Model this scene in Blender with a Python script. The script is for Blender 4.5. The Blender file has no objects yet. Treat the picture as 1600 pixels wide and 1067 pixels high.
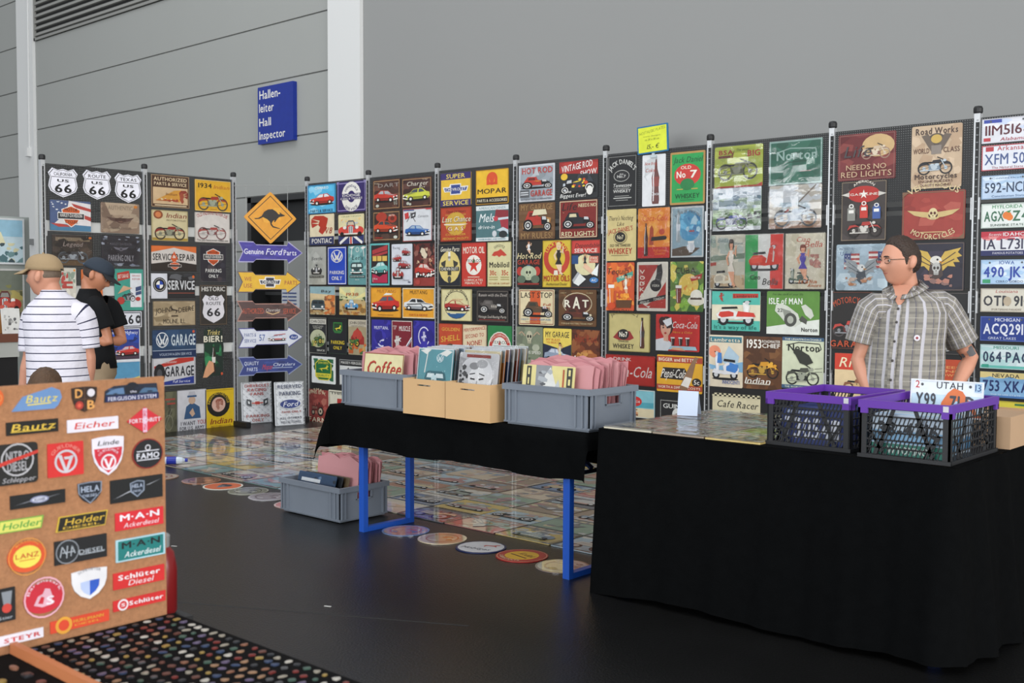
import bpy, bmesh, math, random
from mathutils import Vector, Matrix, noise
from mathutils.geometry import tessellate_polygon
PI = math.pi
sc = bpy.context.scene
COL = sc.collection
# ------------------------------------------------------------------ camera
YAW, PITCH, ROLL, FPX, EYE = math.radians(41.947), math.radians(2.783), math.radians(0.2122), 1714.8, 1.52
_c, _s = math.cos(YAW), math.sin(YAW)
_cp, _sp = math.cos(PITCH), math.sin(PITCH)
_cr, _sr = math.cos(ROLL), math.sin(ROLL)
R0 = Vector((_c, _s, 0)); F0 = Vector((-_s, _c, 0)); Z0 = Vector((0, 0, 1))
FW = F0*_cp - Z0*_sp
U0 = Z0*_cp + F0*_sp
EX = R0*_cr + U0*_sr
EU = U0*_cr - R0*_sr
CAM = Vector((0, 0, EYE))
cam = bpy.data.cameras.new('camera')
cam.sensor_width = 36.0
cam.lens = FPX/1600*36
cam.clip_end = 200
cam.dof.use_dof = True
cam.dof.focus_distance = 6.6
cam.dof.aperture_fstop = 6.0
co = bpy.data.objects.new('camera', cam); COL.objects.link(co)
m3 = Matrix((EX, EU, -FW)).transposed()
co.matrix_world = Matrix.Translation(CAM) @ m3.to_4x4()
sc.camera = co
# ------------------------------------------------------------------ light and exposure
sc.view_settings.view_transform = 'Standard'
sc.view_settings.look = 'None'
sc.view_settings.gamma = 1.0
sc.view_settings.use_curve_mapping = False
sc.view_settings.exposure = 0.06
w = bpy.data.worlds.new('hall_daylight'); sc.world = w; w.use_nodes = True
bg = w.node_tree.nodes['Background']
bg.inputs['Color'].default_value = (0.92, 0.96, 1.0, 1)
bg.inputs['Strength'].default_value = 0.5
def area(name, loc, rot, sx, sy, power, col=(1, 1, 1)):
    l = bpy.data.lights.new(name, 'AREA'); l.shape = 'RECTANGLE'; l.size = sx; l.size_y = sy
    l.energy = power; l.color = col
    o = bpy.data.objects.new(name, l); COL.objects.link(o); o.location = loc; o.rotation_euler = rot
    return o
area('skylight', (-9, 3.5, 10.5), (0, 0, 0), 14, 4, 450, (0.97, 0.98, 1.0))
area('skylight', (4, -4, 10.5), (0, 0, 0), 14, 5, 900, (0.97, 0.98, 1.0))
area('facade_window', (-18, -17, 4.15), (math.radians(90), 0, 0), 9, 1.3, 330, (0.95, 0.98, 1.0))
area('facade_window', (0, -17, 4.2), (math.radians(90), 0, 0), 14, 5.0, 2500, (0.95, 0.98, 1.0))
area('facade_window', (16, 1.5, 4.0), (math.radians(90), 0, math.radians(90)), 13, 5.0, 2600, (1.0, 0.98, 0.95))

# ------------------------------------------------------------------ helpers
def at(x, y, axis, val):
    """a photograph pixel on the plane axis = val"""
    x -= 800; y -= 533.5
    d = FW + EX*(x/FPX) - EU*(y/FPX)
    t = (val - CAM[axis])/d[axis]
    return CAM + d*t
def px(p):
    d = Vector(p) - CAM
    k = d.dot(FW)
    return 800 + FPX*d.dot(EX)/k, 533.5 - FPX*d.dot(EU)/k
def lin(h):
    if len(h) != 6: raise ValueError('colour '+repr(h))
    v = [int(h[i:i+2], 16)/255 for i in (0, 2, 4)]
    return tuple(c/12.92 if c <= 0.04045 else ((c+0.055)/1.055)**2.4 for c in v)
MATS = {}
def mat(name, hexcol, rough=0.5, metal=0.0, var=0.0, vscale=8.0, bump=0.0, bscale=60.0, coat=0.0, spec=0.5):
    if name in MATS: return MATS[name]
    m = bpy.data.materials.new(name); m.use_nodes = True
    nt = m.node_tree; b = nt.nodes['Principled BSDF']
    c = lin(hexcol)
    b.inputs['Base Color'].default_value = (*c, 1)
    b.inputs['Roughness'].default_value = rough
    b.inputs['Metallic'].default_value = metal
    b.inputs['Specular IOR Level'].default_value = spec
    b.inputs['Coat Weight'].default_value = coat
    b.inputs['Coat Roughness'].default_value = 0.06
    if var or bump:
        tc = nt.nodes.new('ShaderNodeTexCoord')
    if var:
        n = nt.nodes.new('ShaderNodeTexNoise'); n.inputs['Scale'].default_value = vscale; n.inputs['Detail'].default_value = 4
        nt.links.new(tc.outputs['Object'], n.inputs['Vector'])
        mx = nt.nodes.new('ShaderNodeMix'); mx.data_type = 'RGBA'
        mx.inputs['A'].default_value = (*[v*(1-var) for v in c], 1)
        mx.inputs['B'].default_value = (*[min(1, v*(1+var)) for v in c], 1)
        nt.links.new(n.outputs['Fac'], mx.inputs['Factor'])
        nt.links.new(mx.outputs['Result'], b.inputs['Base Color'])
    if bump:
        n2 = nt.nodes.new('ShaderNodeTexNoise'); n2.inputs['Scale'].default_value = bscale; n2.inputs['Detail'].default_value = 3
        nt.links.new(tc.outputs['Object'], n2.inputs['Vector'])
        bp = nt.nodes.new('ShaderNodeBump'); bp.inputs['Strength'].default_value = bump; bp.inputs['Distance'].default_value = 0.01
        nt.links.new(n2.outputs['Fac'], bp.inputs['Height'])
        nt.links.new(bp.outputs['Normal'], b.inputs['Normal'])
    MATS[name] = m
    return m
def print_mat(name, rough, coat, bump, wear=0.1):
    m = bpy.data.materials.new(name); m.use_nodes = True
    nt = m.node_tree; b = nt.nodes['Principled BSDF']
    a = nt.nodes.new('ShaderNodeVertexColor'); a.layer_name = 'Col'
    tc = nt.nodes.new('ShaderNodeTexCoord')
    n = nt.nodes.new('ShaderNodeTexNoise'); n.inputs['Scale'].default_value = 14; n.inputs['Detail'].default_value = 6
    nt.links.new(tc.outputs['Object'], n.inputs['Vector'])
    mr = nt.nodes.new('ShaderNodeMapRange'); mr.inputs['From Min'].default_value = 0.3; mr.inputs['From Max'].default_value = 0.7
    mr.inputs['To Min'].default_value = 1-wear; mr.inputs['To Max'].default_value = 1+wear*0.4
    nt.links.new(n.outputs['Fac'], mr.inputs['Value'])
    mx = nt.nodes.new('ShaderNodeMix'); mx.data_type = 'RGBA'; mx.blend_type = 'MULTIPLY'; mx.inputs['Factor'].default_value = 1
    nt.links.new(a.outputs['Color'], mx.inputs['A']); nt.links.new(mr.outputs['Result'], mx.inputs['B'])
    nt.links.new(mx.outputs['Result'], b.inputs['Base Color'])
    b.inputs['Roughness'].default_value = rough
    b.inputs['Coat Weight'].default_value = coat; b.inputs['Coat Roughness'].default_value = 0.05
    if bump:
        n2 = nt.nodes.new('ShaderNodeTexNoise'); n2.inputs['Scale'].default_value = 9; n2.inputs['Detail'].default_value = 4
        nt.links.new(tc.outputs['Object'], n2.inputs['Vector'])
        bp = nt.nodes.new('ShaderNodeBump'); bp.inputs['Strength'].default_value = bump; bp.inputs['Distance'].default_value = 0.004
        nt.links.new(n2.outputs['Fac'], bp.inputs['Height'])
        nt.links.new(bp.outputs['Normal'], b.inputs['Normal'])
        nt.links.new(bp.outputs['Normal'], b.inputs['Coat Normal'])
    MATS[name] = m
    return m
M_PRINT = print_mat('printed_tin', 0.42, 0.0, 0.0)
M_FLOORPRINT = print_mat('printed_tin_in_film', 0.5, 1.0, 0.10)
M_FLOORPRINT.node_tree.nodes['Principled BSDF'].inputs['Coat IOR'].default_value = 1.85
M_CLOTHPATCH = print_mat('embroidered_cloth', 0.8, 0.0, 0.0, 0.12)
def film_mat(name, ior, bmp):
    m = bpy.data.materials.new(name); m.use_nodes = True
    nt = m.node_tree; nt.nodes.remove(nt.nodes['Principled BSDF'])
    out = nt.nodes['Material Output']
    t = nt.nodes.new('ShaderNodeBsdfTransparent'); g = nt.nodes.new('ShaderNodeBsdfGlossy'); g.inputs['Roughness'].default_value = 0.09
    tc = nt.nodes.new('ShaderNodeTexCoord')
    n = nt.nodes.new('ShaderNodeTexNoise'); n.inputs['Scale'].default_value = 7; n.inputs['Detail'].default_value = 3; n.inputs['Distortion'].default_value = 1.5
    nt.links.new(tc.outputs['Object'], n.inputs['Vector'])
    bp = nt.nodes.new('ShaderNodeBump'); bp.inputs['Strength'].default_value = bmp; bp.inputs['Distance'].default_value = 0.03
    nt.links.new(n.outputs['Fac'], bp.inputs['Height'])
    f = nt.nodes.new('ShaderNodeFresnel'); f.inputs['IOR'].default_value = ior
    nt.links.new(bp.outputs['Normal'], g.inputs['Normal']); nt.links.new(bp.outputs['Normal'], f.inputs['Normal'])
    mx = nt.nodes.new('ShaderNodeMixShader')
    nt.links.new(f.outputs['Fac'], mx.inputs['Fac']); nt.links.new(t.outputs[0], mx.inputs[1]); nt.links.new(g.outputs[0], mx.inputs[2])
    nt.links.new(mx.outputs[0], out.inputs['Surface'])
    return m
M_FILM = film_mat('clear_film', 1.3, 0.2); M_FILMGLOSS = film_mat('glossy_film', 1.7, 0.05); M_FILMFLAT = film_mat('flat_film', 1.3, 0.10)

class MB:
    """collects shapes, then links them as ONE mesh object"""
    def __init__(s): s.v = []; s.f = []; s.uv = {}
    def poly(s, pts):
        i = len(s.v); s.v += [tuple(p) for p in pts]; s.f.append(tuple(range(i, i+len(pts)))); return s
    def box(s, x0, y0, z0, x1, y1, z1):
        i = len(s.v)
        s.v += [(x0,y0,z0),(x1,y0,z0),(x1,y1,z0),(x0,y1,z0),(x0,y0,z1),(x1,y0,z1),(x1,y1,z1),(x0,y1,z1)]
        for f in ((0,3,2,1),(4,5,6,7),(0,1,5,4),(1,2,6,5),(2,3,7,6),(3,0,4,7)): s.f.append(tuple(i+k for k in f))
        return s
    def bar(s, a, b, wd, th, up=(0,0,1)):
        a = Vector(a); b = Vector(b); d = (b-a).normalized(); up = Vector(up)
        if abs(d.dot(up)) > .98: up = Vector((0,1,0))
        x = d.cross(up).normalized()*wd/2; y = x.cross(d).normalized()*th/2
        i = len(s.v)
        for p in (a, b):
            for q in (-x-y, x-y, x+y, -x+y): s.v.append(tuple(p+q))
        for f in ((3,2,1,0),(4,5,6,7),(0,1,5,4),(1,2,6,5),(2,3,7,6),(3,0,4,7)): s.f.append(tuple(i+k for k in f))
        return s
    def rings(s, rings, cap=True, uv=None):
        """rings: lists of points with equal count, closed around"""
        n = len(rings[0]); i = len(s.v)
        for r in rings: s.v += [tuple(p) for p in r]
        for k in range(len(rings)-1):
            for j in range(n):
                j2 = (j+1) % n
                f = (i+k*n+j, i+k*n+j2, i+(k+1)*n+j2, i+(k+1)*n+j)
                if uv:
                    a, b, v0, v1 = j/n, (j+1)/n, uv[k], uv[k+1]
                    s.uv[len(s.f)] = ((a,v0),(b,v0),(b,v1),(a,v1))
                s.f.append(f)
        if cap:
            s.f.append(tuple(i+j for j in reversed(range(n))))
            s.f.append(tuple(i+(len(rings)-1)*n+j for j in range(n)))
        return s
    def tube(s, pts, rad, seg=10, cap=True, round_ends=False):
        pts = [Vector(p) for p in pts]
        if not isinstance(rad, (list, tuple)): rad = [rad]*len(pts)
        if round_ends:
            d0 = (pts[0]-pts[1]).normalized(); d1 = (pts[-1]-pts[-2]).normalized(); r0, r1 = rad[0], rad[-1]
            pts = [pts[0]+d0*r0*.97, pts[0]+d0*r0*.7] + pts + [pts[-1]+d1*r1*.7, pts[-1]+d1*r1*.97]
            rad = [r0*.2, r0*.72] + list(rad) + [r1*.72, r1*.2]
        rs = []; ref = None
        for k, p in enumerate(pts):
            d = (pts[min(k+1, len(pts)-1)]-pts[max(k-1, 0)]).normalized()
            if ref is None: ref = d.orthogonal().normalized()
            x = (ref - d*ref.dot(d)).normalized(); ref = x; y = d.cross(x)
            rs.append([p + (x*math.cos(2*PI*j/seg)+y*math.sin(2*PI*j/seg))*rad[k] for j in range(seg)])
        return s.rings(rs, cap)
    def lathe(s, prof, c=(0,0,0), seg=16):
        return s.rings([[(c[0]+r*math.cos(2*PI*j/seg), c[1]+r*math.sin(2*PI*j/seg), c[2]+z) for j in range(seg)] for r, z in prof])
    def ball(s, c, r, seg=14, rg=8):
        if not isinstance(r, (tuple, list)): r = (r, r, r)
        rs = []
        for k in range(rg+1):
            t = -PI/2+PI*(k*.96+.02*rg)/rg
            rs.append([(c[0]+r[0]*math.cos(t)*math.cos(2*PI*j/seg), c[1]+r[1]*math.cos(t)*math.sin(2*PI*j/seg), c[2]+r[2]*math.sin(t)) for j in range(seg)])
        return s.rings(rs)
    def prism(s, pts, z0, z1):
        """outline (x, y) pulled from z0 to z1"""
        n = len(pts); i = len(s.v)
        s.v += [(x, y, z0) for x, y in pts] + [(x, y, z1) for x, y in pts]
        area_ = sum(pts[k][0]*pts[(k+1) % n][1]-pts[(k+1) % n][0]*pts[k][1] for k in range(n))
        for t in tessellate_polygon([[Vector((x, y, 0)) for x, y in pts]]):
            a, b, c = t
            cr = (pts[b][0]-pts[a][0])*(pts[c][1]-pts[a][1])-(pts[b][1]-pts[a][1])*(pts[c][0]-pts[a][0])
            if cr < 0: b, c = c, b
            s.f.append((i+n+a, i+n+b, i+n+c)); s.f.append((i+c, i+b, i+a))
        for k in range(n):
            k2 = (k+1) % n
            q = (i+k, i+k2, i+n+k2, i+n+k)
            s.f.append(q if area_ > 0 else q[::-1])
        return s
    def build(s, name, m, parent=None, loc=None, rot=None, smooth=False):
        me = bpy.data.meshes.new(name); me.from_pydata(s.v, [], s.f); me.update()
        if s.uv:
            ul = me.uv_layers.new(name='UVMap')
            for p in me.polygons:
                u = s.uv.get(p.index)
                if u:
                    for li, c in zip(p.loop_indices, u): ul.data[li].uv = c
        if m: me.materials.append(m)
        if smooth: me.polygons.foreach_set('use_smooth', [True]*len(me.polygons))
        o = bpy.data.objects.new(name, me); COL.objects.link(o)
        if parent: o.parent = parent
        if loc is not None: o.location = loc
        if rot is not None: o.rotation_euler = rot
        return o
def tag(o, label=None, cat=None, group=None, kind=None):
    for k, v in (('label', label), ('category', cat), ('group', group), ('kind', kind)):
        if v: o[k] = v
    return o
def empty(name, loc=(0,0,0), rz=0, label=None, cat=None, group=None):
    o = bpy.data.objects.new(name, None); COL.objects.link(o); o.empty_display_size = .1
    o.location = loc; o.rotation_euler = (0, 0, rz)
    return tag(o, label, cat, group)
def copy_tree(o, parent=None):
    c = o.copy(); COL.objects.link(c); c.parent = parent
    for ch in list(o.children): copy_tree(ch, c)
    return c
def struct(name, mb, m, parent=None, smooth=False):
    o = mb.build(name, m, parent, smooth=smooth)
    if not parent: o['kind'] = 'structure'
    return o

# ------------------------------------------------------------------ lettering: each glyph is made once, then assembled
CHARS = [chr(k) for k in range(33, 127)] + list('éüä€·½')
GL = {}
def make_glyphs():
    tmp = []
    for st, off in (('b', 0.0),):
        for ch in CHARS:
            cu = bpy.data.curves.new('glyph', 'FONT'); cu.body = ch; cu.size = 1; cu.resolution_u = 2; cu.offset = off
            o = bpy.data.objects.new('glyph', cu); COL.objects.link(o); tmp.append((st, ch, o, cu))
    dg = bpy.context.evaluated_depsgraph_get(); dg.update()
    for st, ch, o, cu in tmp:
        me = bpy.data.meshes.new_from_object(o.evaluated_get(dg))
        vs = [(v.co.x, v.co.y) for v in me.vertices]; fs = [tuple(p.vertices) for p in me.polygons]
        if vs:
            x0 = min(v[0] for v in vs); x1 = max(v[0] for v in vs)
            vs = [(x-x0, y) for x, y in vs]; n = len(vs)
            def thick(shifts):        # heavier weights repeat the glyph a little to the side
                v2 = []; f2 = []
                for q, (dx, dy) in enumerate(shifts):
                    v2 += [(x+dx, y+dy, q) for x, y in vs]; f2 += [tuple(n*q+k for k in f) for f in fs]
                return v2, f2, x1-x0+max(s_[0] for s_ in shifts)
            GL['i', ch] = thick([(0, 0), (.012, 0)]); GL['b', ch] = thick([(0, 0), (.025, 0), (.012, .015)]); GL['f', ch] = thick([(0, 0), (.03, 0), (.06, 0), (.03, .025), (.03, -.02)])
        bpy.data.meshes.remove(me)
    for st, ch, o, cu in tmp:
        bpy.data.objects.remove(o); bpy.data.curves.remove(cu)
make_glyphs()
CAPH = max(p[1] for p in GL['b', 'H'][0])
PAL = dict(k='161618', w='e6e4de', c='dfd2aa', r='bf2a20', d='74201c', o='dd6f22', y='ecc034', g='2c7a3c', t='42a096', b='1f42a0',
           n='1c2450', s='84b8dc', p='6a3f98', q='8c8c88', z='545452', u='694a2c', v='c4a47a', x='d8a88a', h='48301f', j='37319e',
           l='c4c6c8', e='b8bca0', m='9c2a2a', a='e8a02c', i='f2f2f4')
HEXC = {}
def col(c):
    if c not in HEXC: HEXC[c] = (*lin(PAL.get(c, c)), 1.0)
    return HEXC[c]

# pictures printed on the signs: outlines in a 100 x 100 box, each drawn with one of the colours handed over (0, 1, 2 ...)
ART = {
 'car': ['e k 50 13 48 9', 'p 0 0 38 4 52 26 60 40 84 72 88 86 66 98 60 100 34 92 22 12 16 2 26', 'p 1 14 18 92 24 99 36 42 36 20 30',
   'p 2 28 61 41 81 56 83 54 62', 'p 2 59 62 60 83 71 83 81 65', 'p k 2 30 17 25 17 37 3 42', 'p w 0 24 18 18 18 25 1 31',
   'e k 30 20 9 17', 'e w 30 20 4.5 9', 'e k 82 25 8 15', 'e w 82 25 4 8', 'p 3 6 50 26 57 50 58 26 52', 'e w 4 43 3 5', 'e w 16 39 3 6'],
 'front': ['e k 50 6 48 6', 'e 0 18 34 20 24', 'e 0 82 34 20 24', 'p 1 30 40 34 78 40 92 60 92 66 78 70 40', 'p 2 36 66 40 84 60 84 64 66', 'p 0 36 20 34 58 42 66 58 66 66 58 64 20',
   'p l 42 16 41 56 50 62 59 56 58 16', 'l k 2 46 18 46 58', 'l k 2 54 18 54 58', 'e w 25 52 7 9', 'e w 75 52 7 9', 'p w 10 14 90 14 90 20 10 20', 'e k 14 14 8 14', 'e k 86 14 8 14'],
 'rod': ['e k 50 8 50 7', 'p 0 30 28 32 60 46 66 50 90 78 92 88 62 92 40 72 28', 'p 1 54 66 56 84 75 84 77 66', 'p k 12 34 16 58 36 62 34 30', 'p l 18 50 20 64 32 66 32 52',
   'p 2 8 26 9 52 15 52 14 26', 'e k 80 28 17 27', 'e w 80 28 11 18', 'e k 80 28 9 14', 'e l 80 28 5 8', 'e k 14 20 13 20', 'e w 14 20 9 14', 'e k 14 20 7 11', 'e l 14 20 4 6', 'p 3 34 54 46 60 60 60 46 54'],
 'moto': ['o 3 20 26 18 4', 'o 3 80 26 18 4', 'e 2 20 26 5', 'e 2 80 26 5', 'l 3 1 6 20 34 32', 'l 3 1 66 20 94 32', 'p 1 34 14 32 46 60 50 66 18', 'e 2 48 30 9 12', 'e 2 42 42 6 8', 'e 2 56 44 6 8', 'p 0 40 52 45 68 66 70 72 58 60 50',
   'p k 16 54 20 61 44 60 40 52', 'p 0 2 28 8 52 24 56 40 42 28 46 14 42', 'p 0 62 40 70 54 88 52 99 32 88 44 76 46', 'l 2 2.5 67 70 80 26', 'l k 2.5 56 84 68 74 74 68', 'e 2 77 64 5 7', 'p 2 8 12 10 18 62 18 62 13'],
 'scoot': ['e k 50 3 46 4', 'e k 18 16 13', 'e l 18 16 7', 'e k 80 16 13', 'e l 80 16 7', 'p 0 48 18 42 44 56 56 84 55 98 36 93 20', 'p 0 20 22 52 16 52 27 26 30', 'p 0 20 20 14 70 24 88 32 82 28 28',
   'p k 44 60 46 68 84 65 84 57', 'l k 2.5 12 90 30 86', 'e l 21 84 6 7', 'p 0 4 22 12 36 28 32 32 18', 'p 1 54 30 54 44 66 50 88 46 92 32 84 24', 'p 2 20 30 17 66 24 78 28 72 25 32'],
 'lady': ['e 2 50 88 13 11', 'p 1 44 70 44 82 56 82 56 70', 'e 1 50 87 8 8', 'p 0 38 76 62 76 62 58 56 48 68 32 32 32 44 48 38 58', 'p 1 40 76 24 60 34 44 40 48 33 60 43 70', 'p 1 60 76 74 62 76 86 70 86 67 68 57 68',
   'p 1 36 32 51 32 60 14 74 2 66 0 51 12', 'p 1 51 32 66 32 66 16 60 3 53 3 58 16', 'p k 66 0 74 3 82 0', 'e 2 50 95 11 5', 'e r 50 83 2 1'],
 'bottle': ['p 0 30 0 70 0 74 8 69 38 75 54 62 72 58 92 42 92 38 72 25 54 31 38 26 8', 'p 1 29 36 71 36 74 56 26 56', 'p 2 41 92 59 92 60 100 40 100', 'p i 34 6 39 6 41 34 39 52 43 72 47 88 44 88 38 70 33 54 36 36'],
 'eagle': ['p 0 50 48 34 86 4 96 10 84 2 74 12 70 6 58 18 58 14 46 28 48 38 34', 'p 0 50 48 66 86 96 96 90 84 98 74 88 70 94 58 82 58 86 46 72 48 62 34', 'p 1 40 58 60 58 64 24 50 4 36 24', 'e 2 50 62 11 13', 'p a 56 62 66 58 58 54', 'e k 53 65 2',
   'l 1 1.5 46 52 14 84', 'l 1 1.5 54 52 86 84', 'l 1 1.5 44 46 16 66', 'l 1 1.5 56 46 84 66'],
 'skull': ['e 0 50 62 34 34', 'p 0 32 10 68 10 72 44 28 44', 'e 1 36 58 10 11', 'e 1 64 58 10 11', 'p 1 50 46 45 34 55 34', 'l 1 2 40 10 40 26', 'l 1 2 50 10 50 26', 'l 1 2 60 10 60 26'],
 'tractor': ['e k 74 30 24', 'e 1 74 30 15', 'e k 74 30 6', 'e k 18 20 14', 'e 1 18 20 8', 'p 0 8 36 8 66 56 68 60 40 40 32', 'p 0 56 40 58 74 92 78 98 58 84 62 66 58', 'l k 3 28 66 28 88', 'p k 62 76 60 96 66 96 68 78', 'l k 3 46 68 42 84', 'l 1 1.5 12 48 50 50', 'l 1 1.5 12 56 50 58'],
 'bus': ['e k 50 6 46 6', 'p 0 4 12 2 50 98 50 96 12', 'p 1 2 50 8 84 20 92 80 92 92 84 98 50', 'p 2 12 58 16 80 46 80 46 58', 'p 2 54 58 54 80 84 80 88 58', 'p 1 4 50 50 22 96 50', 'e w 20 34 8 9', 'e w 80 34 8 9', 'p w 2 12 98 12 98 20 2 20', 'e k 20 8 8 8', 'e k 80 8 8 8'],
 'deer': ['p 0 4 34 22 42 40 48 62 52 74 64 80 78 76 90 84 82 88 92 90 80 98 70 90 66 88 52 80 42 94 34 90 28 72 38 58 36 40 34 34 22 44 6 36 8 26 24 22 34'],
 'kanga': ['p 0 1 63 9 49 21 51 31 62 38 84 49 97 63 100 74 88 81 74 85 76 83 86 86 83 92 75 100 70 98 66 91 63 83 60 77 50 70 32 67 33 69 44 63 36 60 24 65 11 85 0 84 -3 63 4 57 17 55 33 47 46 35 56 24 46 12 44'],
 'face': ['e 2 52 62 40 36', 'e 1 48 56 30 34', 'p 1 36 8 34 34 62 34 64 4', 'e 2 66 74 24 20', 'e 2 28 80 20 16', 'l k 3 28 62 40 64', 'l k 3 52 64 64 62', 'e k 34 56 5 3', 'e k 58 56 5 3', 'p 3 38 36 46 40 56 36 46 31', 'p x 46 54 43 44 50 44'],
 'pump': ['p 0 10 0 90 0 90 70 10 70', 'p 0 16 66 30 92 70 92 84 66', 'e w 50 82 24 12', 'e 1 50 82 14 7', 'p w 24 42 76 42 76 60 24 60', 'l k 5 90 50 100 30 96 10'],
 'indian': ['p 1 60 2 40 18 48 40 38 52 46 74 66 84 86 62 80 42 86 36 76 22', 'p 0 46 74 20 100 66 98 90 84 86 62 66 84', 'p 0 46 74 2 84 20 100', 'p 0 44 66 0 62 2 84', 'p 0 42 56 6 38 0 62'],
 'plug': ['p w 30 50 70 50 66 92 34 92', 'p 0 26 30 74 30 74 50 26 50', 'p l 36 8 64 8 64 30 36 30', 'p k 44 92 56 92 56 100 44 100'],
 'glass': ['p 0 24 6 76 6 90 90 10 90', 'p w 12 78 88 78 90 92 10 92', 'p i 34 10 40 10 34 74 28 74'],
 'flag': ['p w 0 0 100 0 100 100 0 100', 'p 0 0 0 100 0 100 14 0 14', 'p 0 0 29 100 29 100 43 0 43', 'p 0 0 57 100 57 100 71 0 71', 'p 0 0 86 100 86 100 100 0 100', 'p 1 0 44 44 44 44 100 0 100', 'e w 12 60 3', 'e w 30 60 3', 'e w 12 84 3', 'e w 30 84 3', 'e w 21 72 3'],
 'star': ['p 0 50 100 61 65 98 65 68 43 79 8 50 29 21 8 32 43 2 65 39 65'],
 'wings': ['p 0 50 40 40 62 0 76 14 46 30 34 42 30', 'p 0 50 40 60 62 100 76 86 46 70 34 58 30', 'e 0 50 44 14 26', 'e 1 50 44 9 17'],
 'bands': ['p 0 0 0 14 0 14 100 0 100'],
 'horse': ['p 0 2 40 20 52 40 54 60 60 72 74 84 82 96 76 90 66 82 64 78 48 92 34 88 28 72 40 50 38 34 40 24 26 30 14 22 14 14 30 16 44'],
 'hdbar': ['p w 0 36 100 36 100 66 0 66', 'p 0 2 39 98 39 98 63 2 63', 'p w 16 64 14 80 50 98 86 80 84 64', 'p 1 19 66 17 78 50 94 83 78 81 66', 'p w 20 38 24 24 50 2 76 24 80 38', 'p 1 23 36 28 25 50 6 72 25 77 36'],
 'bow': ['p w 24 18 76 18 82 36 104 36 112 66 76 66 76 82 24 82 18 66 -12 66 -4 36 24 36', 'p 0 28 24 72 24 72 40 100 40 106 60 72 60 72 76 28 76 28 60 -6 60 0 40 28 40'],
 'vw': ['e 1 50 50 50 50', 'e 0 50 50 44 44', 'l 1 9 26 82 50 22 74 82', 'l 1 9 10 62 32 12 50 56 68 12 90 62'],
 'ring4': ['e k 50 50 50', 'e w 50 50 42', 'e k 50 50 40', 'e w 50 50 26', 'p b 50 50 76 50 74 62 66 72 50 76', 'p b 50 50 24 50 26 38 34 28 50 24'],
}
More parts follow.
